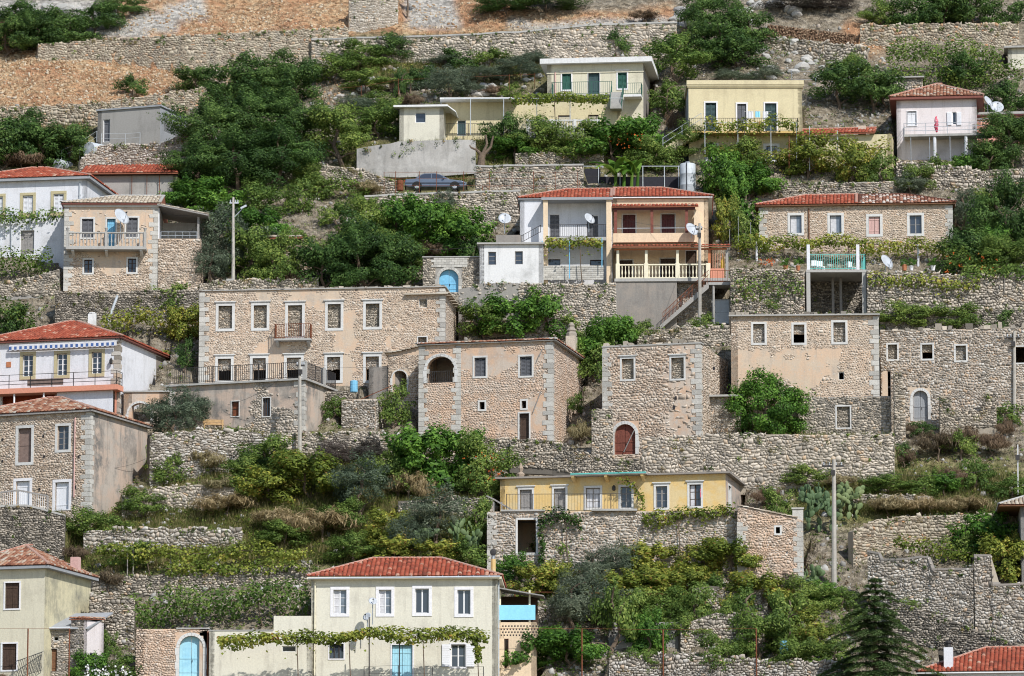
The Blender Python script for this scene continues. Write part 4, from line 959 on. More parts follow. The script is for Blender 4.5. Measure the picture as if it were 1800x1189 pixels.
m = MB()
for u, v in ((1188, 700), (1185, 717), (1255, 648)): x, z = F.L(u, v); m.box(x-.08, x+.08, -.062, -.05, z-.12, z+.12)
m.build('putlog_hole_shade', 'hole_shade', r)  # shade of the holes painted as dark plates on the stone
terrace('pale rubble wall stub left of the brown arched door', [(1040, 722, 800), (1078, 718, 800)], 'stone_white', 'joint_tan', dy=-1.0, foot=1, singles=25, raise_=False)
F = Frame(1232, 1302, 768, rot=6, d=4)
r = rubble_box(F, 'stone_annex', 'low stone annex with concrete slab roof between gatehouse and fig tree', 699, 'stone_warm', 'mortar_warm', cat='annex', foot=1.5)
flat_roof(r, -.4, F.W+.3, -.5, F.d, F.H+.003, .14, 'slab')

# ---- plastered stone ruin with three blocked windows
F = Frame(1286, 1546, 748, sw=-1, d=8)
r = house(F, 'three_window_ruin', 'tall plaster and stone ruin with three white framed blocked windows behind the round fig tree', 556, 'mortar_warm',
      ops=[(1324, 570, 1344, 603, 'blind', D(SG, sw=.16, smat='stone_warm')), (1395, 571, 1414, 603, 'half', D(SG, sw=.16, smat='stone_warm')), (1465, 567, 1486, 602, 'blind', D(SG, sw=.16, smat='stone_warm')), (1474, 654, 1484, 668, 'void', dict(frame='surround'))],
      stone=dict(mat='stone_house', sw=.31, sh=.19, prot=.014, joint=.05, keep=lambda cx, cz, rg: (vnoise(cx*.55+35, cz*.5, 5)+.25*vnoise(cx*2, cz*2, 6) > 0.48) | (cz > 5.6)), quoin=(1,), foot=2, th=.5, singles=60)
flat_roof(r, -.15, F.W+.12, -.3, F.d, F.H+.003, .1, 'slab'); ragged_top(r, -.1, F.W+.1, F.H+.1, 'stone_dark', seed=7, hmax=.2, y0=-.25)
F = Frame(1403, 1566, 762, rot=8, d=2.2)
r = rubble_box(F, 'low_ruin', 'low grey stone ruin with blocked doorway in front of the three-window ruin', 698, 'stone_grey', 'mortar_grey', cat='ruin',
   ops=[(1471, 715, 1494, 752, 'blind', D(SG, sw=.1, smat='stone_dark'))], foot=1.2, prot=.045, singles=60)

# ---- long ruin on the right with arched door
F = Frame(1549, 1840, 740, sw=6, d=6)
r = house(F, 'long_ruin', 'long roofless stone ruin with small square windows and grey arched door at right edge', 579, 'mortar_warm',
      ops=[(1561, 606, 1577, 632, 'blind', D(SG, sw=.13, smat='stone_grey')), (1621, 606, 1639, 631, 'half', D(SG, sw=.13, smat='stone_orange')), (1680, 608, 1698, 634, 'blind', D(SG, sw=.13, smat='stone_warm')), (1785, 610, 1803, 638, 'void', D(SG, sw=.1)),
           (1605, 687, 1631, 740, 'gate', dict(sur='surround', sw=.2, arch=1.0, mat='cement_blue')), (1551, 652, 1566, 705, 'void', dict(frame='slab'))],
      stone=dict(mat='stone_warm', sw=.38, sh=.23, prot=.04, joint=.04), foot=2, th=.5, singles=120, stone_side=False)
flat_roof(r, .4, F.W-.4, .45, F.d-.4, F.H-.5, .1, 'slab', name='shade_slab')  # unseen slab added to keep sun out of the roofless ruin
flat_roof(r, .4, F.W-.4, .45, F.d-.4, 2.6, .1, 'wood_grey', name='shade_slab')  # second unseen slab, added so the lower opening looks dark
ragged_top(r, 0, F.W, F.H, 'stone_grey', seed=6, hmax=.45)
terrace('pair of rubble garden pillars and low wall before the long right ruin', [(1652, 696, 745), (1672, 697, 745), (1676, 722, 745), (1728, 724, 745), (1732, 690, 745), (1752, 690, 745)], 'stone_grey', 'joint_tan', dy=-1.2, raise_=False, singles=20)
terrace('tall narrow stone pillar wall under the arched door of the long right ruin', [(1573, 655, 795), (1588, 660, 795), (1592, 700, 793)], 'stone_grey', 'joint_tan', dy=0.5, raise_=False, singles=20)

# ---- yellow farmhouse in the lower middle
F = Frame(879, 1276, 930, sw=36, d=8)
SO = D(SG, sw=.15, lintel=True)
r = house(F, 'ochre_house', 'ochre yellow single storey house with flat slab roof and long row of grey framed doors', 838, 'render_ochre',
      ops=[(914, 861, 935, 897, 'door', D(SO, mat='wood_grey')), (974, 859, 994, 898, 'door', D(SO, mat='wood_grey')), (1030, 858, 1055, 893, 'sash', D(SO, frame='wood_grey', bars=(2, 3), curtain='all', lintel=False)), (1091, 856, 1110, 893, 'sash', D(SO, frame='wood_grey', bars=(2, 3), lintel=False)),
           (1153, 855, 1173, 893, 'sash', D(SO, frame='wood_grey', bars=(2, 3))), (1212, 852, 1232, 890, 'sash', D(SO, frame='wood_dark', bars=(2, 3), curtain='half'))],
      sops=[(1.2, 2.3, 1.0, 3.0, 'door', D(SG, mat='wood_grey'))], sidemat='render_stained', foot=2.5, cz=-.6)
flat_roof(r, -.3, F.W+.35, -.35, F.d+.1, F.H+.003, .12, 'cement_dark')
x0, x1, za, zb = F.rect(1003, 826, 1136, 833, -.9); m = MB(); m.box(x0, x1, -.95, -.36, F.H+.02, F.H+.16); cp = m.build('canopy', 'slab', r)
m = MB(); m.box(x0, x1, -.98, -.951, F.H+.08, F.H+.17); m.build('drip_edge', 'paint_teal', cp)
for u in (1008, 1066, 1130): corbel(r, F.L(u, 835, -.5)[0], -.9, 0, F.H+.018, 'render_ochre')
m = MB(); x, z = F.L(1079, 858, -.2); m.lathe((x, -.2, z-.2), [(.04, 0), (.12, .05), (.13, .28), (.03, .4)], 6); m.build('wall_lantern', 'iron', r)
x, z = F.L(1231, 872, -.05); m = MB(); m.box(x-.02, x+.12, -.03, .03, z-.1, z+.5); m.build('red_cloth', 'paint_pinkred', r)
x, z = F.L(915, 832, .5); m = MB(); m.lathe((x, .6, F.H+.12), [(.2, 0), (.28, .3), (.1, .45), (.18, .7), (.08, .95), (.03, 1.1)], 7); m.build('roof_finial', 'rock', r)
F = Frame(857, 1300, 1000, sw=1, d=4.2)
r = house(F, 'terrace_house_wall', 'tall rubble stone basement wall with dark open doorway below the ochre house', 899, 'mortar_warm', cat='wall',
      ops=[(910, 914, 942, 972, 'void', D(SG, sw=.14))], stone=dict(mat='stone_warm', sw=.40, sh=.25, prot=.045, joint=.035), th=.5, foot=1.5, singles=150, quoin=(-1,), stone_side=False)
flat_roof(r, .4, F.W-.4, .5, F.d-.4, F.H-.35, .1, 'slab', name='shade_slab')  # unseen slab added to make the open doorway dark
flat_roof(r, F.L(1040, 900)[0], F.L(1120, 900)[0], -.3, .8, F.H+.003, .14, 'slab', name='terrace_slab')
flat_roof(r, F.L(880, 900)[0], F.L(958, 900)[0], -.15, .8, F.H+.005, .12, 'slab', name='door_slab')
railing(r, [(F.L(890, 900)[0], .2, F.H), (F.L(1120, 900)[0], .2, F.H)], F.L(1000, 868)[1]-F.H, 'iron', .2, r=.008)
m = MB(); a = [F.L(u, v, .3) for u, v in ((855, 872), (868, 878), (900, 897))]
for p, q in zip(a[:-1], a[1:]): m.bar((p[0], .3, p[1]), (q[0], .3, q[1]), .12, .1)
for u in (868, 882): x, z = F.L(u, 885, .3); m.bar((x, .3, F.H), (x, .3, z+.1), .08, .08)
m.build('broken_wood_rail', 'wood_grey', r)
F = Frame(1297, 1412, 1024, rot=3, d=5)
r = rubble_box(F, 'gable_stone_house', 'stone building with sloping top and tiny square window right of the ochre house', 916, 'stone_pink', 'mortar_pink', cat='building',
    ops=[(1364, 927, 1371, 938, 'void', D(SG, sw=.12)), (1381, 969, 1385, 974, 'void', dict(frame='surround'))], quoin=(1, -1), foot=1.5, prot=.03, singles=60, sw=.34, sh=.21)
m = MB(); zl = F.L(1300, 890)[1]; m.prism([(0, F.H+.002), (F.W, F.H+.002), (F.W*.92, F.H+.15), (0, zl)], 0, F.d, .5); g = m.build('gable', 'mortar_pink', r)
V, t, a = stone_field(F.W*.92, lambda s: zl+(F.H-zl)*s/(F.W*.92), F.H, (), .34, .21, .03, .03, 5); put_stones(g, V, t, a, 'stone_pink', singles=5)
dv = Vector((-F.W*.92, 0, zl-F.H-.15)); tile_plane(g, (F.W*.92, -.12, F.H+.16), (F.W*.92, F.d, F.H+.16), dv, lambda s: dv.length, 'tile_grey', seed=61)
x0, x1, za, zb = F.rect(1393, 895, 1412, 918); m = MB(); m.box(x0, x1, .02, .6, F.H+.003, zb); m.box(x0-.06, x1+.06, -.05, .67, zb, zb+.1); m.build('pier', 'quoin', r)

# ---- cream house with red roof, bottom middle
F = Frame(546, 874, 1207, sw=11, d=7.6)
r = house(F, 'cream_house', 'cream two storey house with red tiled roof and four white framed upper windows', 1017, 'render_pale',
      ops=[(586, 1037, 609, 1079, 'sash', D(SW, bars=(2, 3), pane='glass_pale', curtain='half')), (666, 1037, 688, 1079, 'sash', D(SW, bars=(2, 3), pane='glass_pale', curtain='half')), (730, 1035, 754, 1078, 'sash', D(SW, bars=(2, 1))), (804, 1037, 827, 1080, 'sash', D(SW, bars=(2, 1))),
           (689, 1134, 725, 1205, 'door', D(SW, mat='door_blue_pale', sw=.1)), (793, 1133, 818, 1173, 'sash', D(SW, bars=(2, 2), sw=.1)), (579, 1132, 604, 1158, 'sash', D(SW, bars=(3, 1), frame='iron', sw=.08))],
      roof=hip_roof('tile_red', 21, .32, seed=17, eave='paint_cream', fascia=.18, sp=.29), foot=3)
m = MB(); m.tube((-.2, -.42, F.H-.03), (F.W+.2, -.42, F.H+.06), .06, n=8)
for i in range(12): x = F.W*(i+.5)/12; m.bar((x, -.42, F.H+.1), (x, -.3, F.H+.2), .02, .02)
m.build('gutter', 'galvanised', r)
lowpipe(r, .25, -.08, 0, F.H-.4, 'paint_cream'); lowpipe(r, F.W+.08, .4, 0, F.H-.4, 'galvanised')
for s in (-1, 1):
    x0, x1, za, zb = F.rect(793, 1133, 818, 1173); m = MB(); a = x0-.6 if s < 0 else x1+.05; m.box(a, a+.55, -.09, -.045, za, zb)
    for q in range(12): m.box(a+.05, a+.5, -.1, -.091, za+.05+(zb-za-.1)*q/12, za+.05+(zb-za-.1)*(q+.6)/12)
    m.build('open_shutter', 'shutter_white', r)
FC = F
F = Frame(367, 548, 1207, rot=math.degrees(FC.rot), d=4)
r = house(F, 'garden_wing', 'low cream garden wing left of the cream house, behind the vine row', 1109, 'render_pale', cat='annex', ops=[(496, 1136, 520, 1146, 'void', dict(frame='surround'))], foot=3)
x0, x1, za, zb = F.rect(481, 1083, 545, 1108); m = MB(); m.box(x0, F.W-.05, .02, 3.5, F.H+.002, zb); m.build('raised_step', 'render_pale', r)
flat_roof(r, -.05, x0-.02, -.05, .5, F.H+.003, .06, 'slab', name='wall_coping')
F = Frame(237, 366, 1195, rot=0, d=.9)
r = house(F, 'blue_gate_wall', 'rubble wall with pale blue arched double gate left of the cream house', 1106, 'mortar_pink', cat='gate',
      ops=[(315, 1118, 357, 1189, 'gate', dict(sur='surround', sw=.22, arch=1.0, mat='door_blue_pale'))], stone=dict(mat='stone_pink', sw=.3, sh=.2, prot=.03), th=.6, foot=2, back=False, carve=False, singles=40)
flat_roof(r, F.L(310, 1105)[0], F.W+.05, -.08, .9, F.H+.003, .08, 'slab', name='wall_coping')
lowpipe(r, F.W-.05, -.1, -1, F.H-.3, 'rust')
# side porch with the blue panel
F = Frame(877, 943, 1190, rot=2, d=4)
r = house(F, 'side_porch', 'lean-to porch with bright blue panel and pierced block wall right of the cream house', 1094, 'render_peach', cat='porch', ops=[(877.5, 1123, 894, 1175, 'void', dict(frame='paint_brown'))], foot=2)
x0, x1, za, zb = F.rect(877, 1064, 941, 1090, -.1); m = MB(); m.box(x0, x1, -.12, -.06, za, zb); m.build('blue_panel', 'panel_blue', r)
for u in (879, 931): x, z = F.L(u, 1050); m = MB(); m.box(x-.06, x+.06, -.02, .1, F.H, F.H+2.1); m.build('post', 'paint_cream', r)
m = MB(); m.add([(-.1, -.5, F.H+2.2), (F.W+.5, -.5, F.H+1.65), (F.W+.5, 3, F.H+1.8), (-.1, 3, F.H+2.35), (-.1, -.5, F.H+2.28), (F.W+.5, -.5, F.H+1.73), (F.W+.5, 3, F.H+1.88), (-.1, 3, F.H+2.43)],
                [(0, 3, 2, 1), (4, 5, 6, 7), (0, 1, 5, 4), (1, 2, 6, 5), (2, 3, 7, 6), (3, 0, 4, 7)]); m.build('roof', 'wood_grey', r)
m = MB(); m.box(-.05, F.W, 3.0, 3.1, F.H, F.H+2); m.build('back_wall', 'wood_dark', r)
m = MB()
for i in range(13):
    for j in range(4):
        x = F.L(880, 1100)[0]+i*.2+.1*(j % 2); z = F.L(900, 1118)[1]+j*.2; m.box(x, x+.09, -.012, .05, z, z+.09)
m.build('block_hole_shade', 'hole_shade', r)  # dark squares set on the face paint the shade in the blocks
F = Frame(1070, 1195, 1140, rot=2, d=.5)
r = house(F, 'pierced_wall', 'grey terrace wall with pierced block parapet above the bottom garden', 1094, 'cement', cat='wall', foot=1.2, back=False, carve=False)
m = MB()
for i in range(24):
    for j in range(4):
        x = .1+i*.2+.1*(j % 2); z = F.H-.95+j*.2; m.box(x, x+.1, -.012, .05, z, z+.1)
m.build('block_hole_shade', 'hole_shade', r)  # shade in the pierced blocks painted as dark squares

# ---- roof in the bottom right corner
F = Frame(1655, 1880, 1262, rot=8, d=8)
r = house(F, 'red_roof_house', 'house under a red tiled roof with white chimney in the bottom right corner', 1184, 'render_white', roof=lambda F, r: tiled_hip(r, -1.6, F.W+.4, -.5, F.d+.3, F.H+.11, 23, 'tile_red', hipR=False, seed=23, eave='paint_white', sp=.27))
x0, x1, za, zb = F.rect(1659, 1138, 1675, 1178, .1); m = MB(); m.box(x0, x1, .1, .7, F.H, zb); ch = m.build('chimney', 'render_white', r)
m = MB(); m.lathe(((x0+x1)/2, .4, zb), [(.2, 0), (.2, .25), (.28, .3), (.28, .38), (.1, .45)], 8); m.build('chimney_cap', 'iron', ch)

# ---- semi-detached pair in the centre: white half and cream half
F = Frame(914, 1077, 494, rot=2, d=9)
r = house(F, 'white_double_house', 'white house half with two storey recessed porch and low block wall, centre of picture', 352, 'render_white',
      ops=[(966, 377, 984, 420, 'louvre', dict(mat='shutter_grey')), (1031, 379, 1052, 420, 'louvre', dict(mat='shutter_grey')), (964, 456, 985, 467, 'sash', dict(frame='wood_dark', bars=(1, 1))), (1037, 457, 1061, 467, 'sash', dict(frame='wood_dark', bars=(1, 1)))], foot=3, cz=-.4)
yo = -1.4; x0, x1, za, zb = F.rect(954, 347, 1076, 352, yo)
flat_roof(r, x0-.1, x1+.05, yo-.15, -.004, za, .2, 'cement_blue', name='porch_roof')
for u0, u1 in ((955, 963), (1066, 1075)):
    a, b_, c, d_ = F.rect(u0, 352, u1, 490, yo); m = MB(); m.box(a, b_, yo, yo+.35, c-.5, za-.003); m.build('pier', 'render_peach', r)
m = MB(); m.box(x1-.32, x1-.02, yo+.36, -.003, -.3, za-.003); m.build('party_wall', 'render_white', r)
a, b_, c, d_ = F.rect(956, 417, 1075, 423, yo); m = MB(); m.box(x0+.05, x1-.03, yo+.02, -.002, c, d_); fl = m.build('porch_floor', 'cement_light', r)
railing(fl, [(x0+.36, yo+.1, d_), (x1-.36, yo+.1, d_)], F.L(1000, 395, yo)[1]-d_, 'iron', .14)
a, b_, c, d_ = F.rect(944, 467, 1061, 492, yo-.25); m = MB()
nr = 7
for j in range(nr):
    for i in range(12): xx = a+(b_-a)*(i+.5*(j % 2))/12; m.box(xx, min(xx+(b_-a)/12-.02, b_), yo-.25, yo-.05, c+(d_-c)*j/nr, c+(d_-c)*(j+1)/nr-.018)
m.build('block_wall', 'quoin', r)
tiled_hip(r, -.2, F.W+.02, -.2, F.d, F.H+.14, 18, 'tile_red', hipR=False, seed=25, eave='cement_blue')
FB = F
F = Frame(1077, 1246, 494, rot=2, d=9)
r = house(F, 'cream_double_house', 'cream house half with tiled verandas, white balustrade and brown posts, centre of picture', 350, 'render_peach',
      ops=[(1095, 378, 1117, 422, 'shutter', D(SG, mat='wood_maroon', sw=.1)), (1163, 377, 1186, 422, 'shutter', D(SG, mat='wood_maroon', sw=.1)), (1090, 458, 1112, 488, 'shutter', D(SG, mat='wood_dark', sw=.08)), (1161, 455, 1187, 488, 'shutter', D(SG, mat='wood_dark', sw=.08)), (1205, 440, 1225, 488, 'door', dict(mat='wood_dark'))], foot=4, cz=-.4)
tiled_hip(r, -.02, F.W+.35, -.3, F.d, F.H+.14, 18, 'tile_red', hipL=False, seed=27, eave='paint_white')
yo = -1.3
a, b_, c, d_ = F.rect(1078, 410, 1220, 426, yo); m = MB(); m.box(a, b_, yo, yo+.15, c, d_); m.box(a, b_, yo+.15, -.003, c, c+.2); m.build('parapet', 'render_peach', r)
m = MB(); zz = F.L(1150, 401, yo)[1]; m.bar((a, yo+.07, zz), (b_, yo+.07, zz), .05, .05); m.build('hand_rail', 'steel', r)
zt = F.L(1150, 369, yo)[1]
for u in (1082, 1146, 1207): x = F.L(u, 390, yo)[0]; m = MB(); m.box(x-.11, x+.11, yo+.005, yo+.2, d_+.002, zt); m.build('post', 'wood_red', r)
m = MB(); m.box(a-.05, b_+.1, yo-.08, yo+.12, zt, zt+.18); m.build('beam', 'wood_maroon', r)
mono_tiles(r, a-.1, b_+.35, yo-.25, -.25, zt+.22, 14, 'tile_red', 28, .08, caps=False, name='tiled_eave')
m = MB(); m.add([(b_, yo, c), (b_+.18, yo, c), (b_+.5, -.002, c), (b_+.3, -.002, c), (b_, yo+.3, zt), (b_+.18, yo+.3, zt), (b_+.5, -.002, zt), (b_+.3, -.002, zt)], [(0, 3, 2, 1), (4, 5, 6, 7), (0, 1, 5, 4), (1, 2, 6, 5), (2, 3, 7, 6), (3, 0, 4, 7)]); m.build('wing_wall', 'render_peach', r)
yo = -2.4; A0, A1, C0, C1 = F.rect(1080, 464, 1247, 489, yo)
m = MB(); m.box(A0, A1+1.6, yo, -.002, C0-.25, C0-.02); vf = m.build('veranda_floor', 'slab', r)
n = 27
balustrade(vf, A0+.2, A1-.1, yo+.15, C0, C1-C0, 'paint_cream', n)
for u in (1086, 1136, 1191, 1245): x = F.L(u, 475, yo)[0]; m = MB(); m.box(x-.16, x+.16, yo+.001, yo+.3, C0-.018, C1+.04); m.build('pedestal', 'paint_cream', vf)
zt = F.L(1150, 437, yo)[1]
for u in (1086, 1136, 1191, 1247): x = F.L(u, 450, yo)[0]; m = MB(); m.box(x-.1, x+.1, yo+.06, yo+.26, C1+.042, zt); m.build('post', 'paint_cream' if u < 1240 else 'paint_orange', r)
x = F.L(1278, 450, yo)[0]; m = MB(); m.box(x-.1, x+.1, yo+.06, yo+.26, C0-.3, zt-.1); m.build('post', 'cement', r)
mono_tiles(r, A0-.15, x+.25, yo-.3, yo+1.5, zt+.12, 10, 'tile_red', 29, .1, caps=False, name='veranda_roof')
m = MB(); m.box(A0, x, yo+.02, yo+.14, zt-.12, zt); m.build('veranda_beam', 'paint_orange', r)
x0, x1, za, zb = F.rect(1249, 472, 1273, 492, yo); m = MB(); m.box(x0, x1, yo+.05, yo+.1, za, zb)
for q in range(9): m.bar((x0+(x1-x0)*q/8, yo+.08, zb), (x0+(x1-x0)*q/8, yo+.08, zt-.1), .025, .025)
m.build('entrance_gate', 'render_salmon', r)
m = MB(); m.lathe((x1-.1, yo+.5, C0), [(.02, 0), (.12, .1), (.16, 1.2), (.03, 1.9)], 8); m.build('furled_parasol', 'paint_yellow', r)
# concrete base under the veranda, stairs beside it
FBase = Frame(1081, 1192, 585, rot=2, d=8, dy=0)
yb = (F.O+F.n*yo)[1]
r2 = thing('veranda_base', 'tall grey concrete retaining wall under the white balustrade', 'wall', F.world(A0, yo+.1, 0), -F.rot)
zlow = F.L(1130, 590, yo)[1]; x1b = F.L(1190, 540, yo)[0]-A0
m = MB(); m.box(0, x1b, 0, 2.2, zlow-1.5, C0-.26); m.build('face', 'cement_dark', r2)
m = MB(); m.box(x1b+.01, A1-A0+.2, .9, 2.2, zlow-1.5, C0-.27); m.build('recessed_face', 'joint_tan', r2)
V, t, a = stone_field(A1-A0+.2-x1b, C0-.27, zlow-.5, (), .38, .25, .03, .05, 91); V[:, :, 0] += x1b+.01; V[:, :, 1] += .9; put_stones(r2, V, t, a, 'stone_warm', singles=30)
CARVES.append((F.O[:2].copy(), F.rot, A0-.3, A1+2.2, yo-5.5, 0, F.O[2]+zlow-.1))
s = thing('concrete_stair', 'concrete stair flight with rusty red railing climbing to the white balustrade', 'stairs', F.world(F.L(1163, 575, yo)[0], yo-.5, zlow), -F.rot)
p0 = F.L(1165, 572, yo-.5); p1 = F.L(1246, 497, yo-.5); n = 17; sx = p1[0]-p0[0]; sz = p1[1]-p0[1]; ox = F.L(1163, 575, yo)[0]
for i in range(n):
    m = MB(); xx = p0[0]-ox+sx*i/n; zz = p0[1]-zlow+sz*i/n; m.box(xx, xx+sx/n+.06, -.1, .9, zz, zz+sz/n); m.build('step', 'slab', s)
m = MB(); m.add([(p0[0]-ox-.2, y, p0[1]-zlow-.35) for y in (-.14, .94)]+[(p0[0]-ox-.2, y, p0[1]-zlow-.02) for y in (-.14, .94)]+[(p1[0]-ox, y, p1[1]-zlow-.45) for y in (-.14, .94)]+[(p1[0]-ox, y, p1[1]-zlow-.03) for y in (-.14, .94)],
                [(0, 1, 3, 2), (4, 6, 7, 5), (0, 2, 6, 4), (1, 5, 7, 3), (2, 3, 7, 6), (0, 4, 5, 1)]); m.build('stringer', 'cement', s)
m = MB()
for i in range(n*2): t = i/(n*2); m.bar((p0[0]-ox+sx*t, -.1, p0[1]-zlow+sz*t), (p0[0]-ox+sx*t, -.1, p0[1]-zlow+sz*t+.95), .022, .022)
for hh in (.95, .6): m.bar((p0[0]-ox, -.1, p0[1]-zlow+hh), (p1[0]-ox, -.1, p1[1]-zlow+hh), .04, .04)
m.build('railing', 'rust', s)
m = MB(); m.box(p1[0]-ox, p1[0]-ox+1.9, -.15, 1.6, p1[1]-zlow-.2, p1[1]-zlow); m.build('landing', 'slab', s)
railing(s, [(p1[0]-ox+.1, -.1, p1[1]-zlow), (p1[0]-ox+1.8, -.1, p1[1]-zlow)], .9, 'rust', .18)
m = MB(); m.tube((p1[0]-ox+.35, 0, -1), (p1[0]-ox+.35, 0, p1[1]-zlow-.2), .09, n=8); m.build('pillar', 'cement_light', s)
x0, x1, za, zb = F.rect(1253, 527, 1281, 568, yo)
dr = thing('steel_door', 'pale grey sheet metal door under the stair landing', 'door', F.world(x0, yo+.3, za), -F.rot)
m = MB(); w_, h_ = x1-x0, zb-za; m.box(0, w_, 0, .06, 0, h_*.48); m.box(0, w_, 0, .06, h_*.49, h_); m.build('door_leaf', 'galvanised', dr)
m = MB(); m.box(-.08, 0, -.03, .12, -.8, h_+.08); m.box(w_, w_+.08, -.03, .12, -.8, h_+.08); m.box(0, w_, -.03, .12, h_, h_+.08); m.build('frame', 'cement_light', dr)
m = MB(); m.bar((w_*.12, -.06, h_*.46), (w_*.12, -.06, h_*.56), .04, .04); m.build('handle', 'iron', dr)
# white flat annex on the left
F = Frame(843, 955, 497, rot=2, d=5, dy=-2.2)
r = house(F, 'white_annex', 'small whitewashed flat roofed annex with two dark windows left of the white house half', 430, 'render_whitewash', cat='annex',
      ops=[(858, 443, 872, 466, 'sash', dict(frame='wood_grey', bars=(1, 3))), (905, 442, 919, 465, 'sash', dict(frame='wood_grey', bars=(1, 3)))], foot=1.5, cz=-.4)
flat_roof(r, -.2, F.W+.1, -.25, F.d, F.H+.003, .12, 'slab')
a = F.L(916, 425)[0]; railing(r, [(a, .1, F.H+.12), (F.W-.2, .1, F.H+.95)], .55, 'iron', .2)
m = MB(); x0 = F.L(870, 420)[0]; m.box(x0, F.L(914, 420)[0], 2.0, 4.4, F.H+.125, F.H+1.1); m.build('roof_hut', 'cement_dark', r)

# ---- blue double gate in the stone wall, centre
F = Frame(743, 843, 514, rot=2, d=1)
r = house(F, 'blue_gate', 'stone wall with bright blue arched double gate left of the whitewashed annex', 453, 'mortar_grey', cat='gate',
      ops=[(772, 474, 806, 514, 'gate', dict(sur='quoin', sw=.24, arch=1.0, mat='door_blue'))], stone=dict(mat='stone_grey', sw=.34, sh=.2, prot=.045), th=.6, back=False, cz=-.3, foot=1.5, singles=40)
x0, x1, za, zb = F.rect(758, 452, 822, 470); m = MB(); nb = 7
for j in range(4):
    for i in range(nb): xx = x0+(x1-x0)*(i+.5*(j % 2))/nb; m.box(xx, min(xx+(x1-x0)/nb-.015, x1), -.07, .1, za+(zb-za)*j/4, za+(zb-za)*(j+1)/4-.015)
m.build('ashlar_band', 'quoin', r)
flat_roof(r, -.05, F.W+.05, -.12, .9, F.H+.003, .08, 'slab', name='wall_coping')

# ---- cream flat roofed house at the top and its long lower wing
F = Frame(962, 1131, 218, sw=15, d=8)
GR = dict(sur='surround_white', sw=.11, lintel=True)
r = house(F, 'green_shutter_house', 'cream house with white slab roof, green shutters and green railed balcony near the top', 113, 'render_cream',
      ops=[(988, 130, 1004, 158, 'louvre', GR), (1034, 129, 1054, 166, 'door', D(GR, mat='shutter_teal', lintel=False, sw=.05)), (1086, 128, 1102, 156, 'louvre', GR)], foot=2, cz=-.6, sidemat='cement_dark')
flat_roof(r, -.55, F.W+.75, -.6, F.d+.4, F.H+.003, .42, 'slab_white', drop=-.1)
m = MB(); m.box(-.05, F.W+.05, -.06, -.002, F.H-.75, F.H-.66); m.build('string_course', 'render_cream', r)
yo = -1.2; x0, x1, za, zb = F.rect(970, 144, 1075, 166, yo); m = MB(); m.box(x0, x1, yo, -.003, za-.14, za); bal = m.build('balcony', 'slab', r)
railing(bal, [(x0, -.1, za), (x0, yo+.05, za), (x1, yo+.05, za)], zb-za, 'paint_green', .17)
x2, x3, zc, zd = F.rect(1096, 166, 1127, 170, yo); m = MB(); m.box(x2, x3, yo, -.003, zc, zd); ld = m.build('landing', 'slab_white', r)
railing(ld, [(x2, yo+.05, zd), (x3, yo+.05, zd), (x3, -.1, zd)], .95, 'paint_green', .17)
for i in range(9):
    m = MB(); xx = x1+.05+(x2-x1-.1)*0; m.box(x1+.03, x2-.03, yo-.9+i*.1-.9, yo-.9+i*.1+.1, za-.1-(8-i)*.17-.17, za-.1-(8-i)*.17); m.build('step', 'slab', r)
railing(r, [(x1+.02, yo-1.7, za-1.6), (x1+.02, yo+.05, za)], .95, 'paint_green', .17); railing(r, [(x2-.02, yo-1.7, za-1.6), (x2-.02, yo+.05, za)], .95, 'paint_green', .17)
lowpipe(r, F.L(976, 150)[0], -.08, 0, F.H-.7, 'shutter_pink')
F = Frame(776, 1092, 240, rot=1, d=4.2)
r = house(F, 'long_cream_wing', 'long low cream wing with white eave and pale metal posts below the green shuttered house', 180, 'render_yellow', cat='house',
      ops=[(804, 212, 819, 239, 'door', dict(mat='shutter_teal')), (981, 203, 1003, 213, 'void', dict(frame='wood_maroon')), (1034, 202, 1052, 213, 'void', dict(frame='wood_maroon'))], foot=1.5, cz=-.3)
flat_roof(r, -.1, F.L(912, 178)[0], -1.3, F.d, F.H+.003, .14, 'slab_white')
m = MB(); a = F.L(840, 190)[0]; b_ = F.W+.2
for x in np.linspace(F.L(827, 200, -2.2)[0], F.L(1002, 200, -2.2)[0], 4): m.tube((x, -2.2, -.3), (x, -2.2, F.H-.15), .035, n=6)
m.bar((F.L(780, 190, -2.2)[0], -2.2, F.H-.15), (b_, -2.2, F.H-.15), .05, .05)
m.build('pergola_frame', 'galvanised', r)
railing(r, [(F.L(782, 240, -.5)[0], -.6, -.05), (F.L(865, 240, -.5)[0], -.6, -.05)], 1.0, 'iron', .2, r=.008)
x0, x1, za, zb = F.rect(928, 211, 1052, 234, -2.6); m = MB(); m.box(x0, x1, -2.8, -2.4, za-.5, za); tb = m.build('terrace_edge', 'cement', r)
balustrade(tb, x0, x1, -2.6, za, zb-za, 'surround', 26)
for x in np.linspace(x0, x1, 4): m = MB(); m.box(x-.12, x+.12, -2.73, -2.47, za+.001, zb+.03); m.build('pedestal', 'surround', tb)
F = Frame(702, 780, 250, rot=4, d=4, dy=-1.2)
r = house(F, 'cream_hut', 'small cream hut with white flat roof and one dark window, top centre', 190, 'render_pale', cat='hut', ops=[(730, 198, 748, 216, 'sash', dict(frame='paint_white', bars=(1, 1)))], foot=1.0)
flat_roof(r, -.45, F.W+.35, -.5, F.d, F.H+.003, .16, 'slab_white')
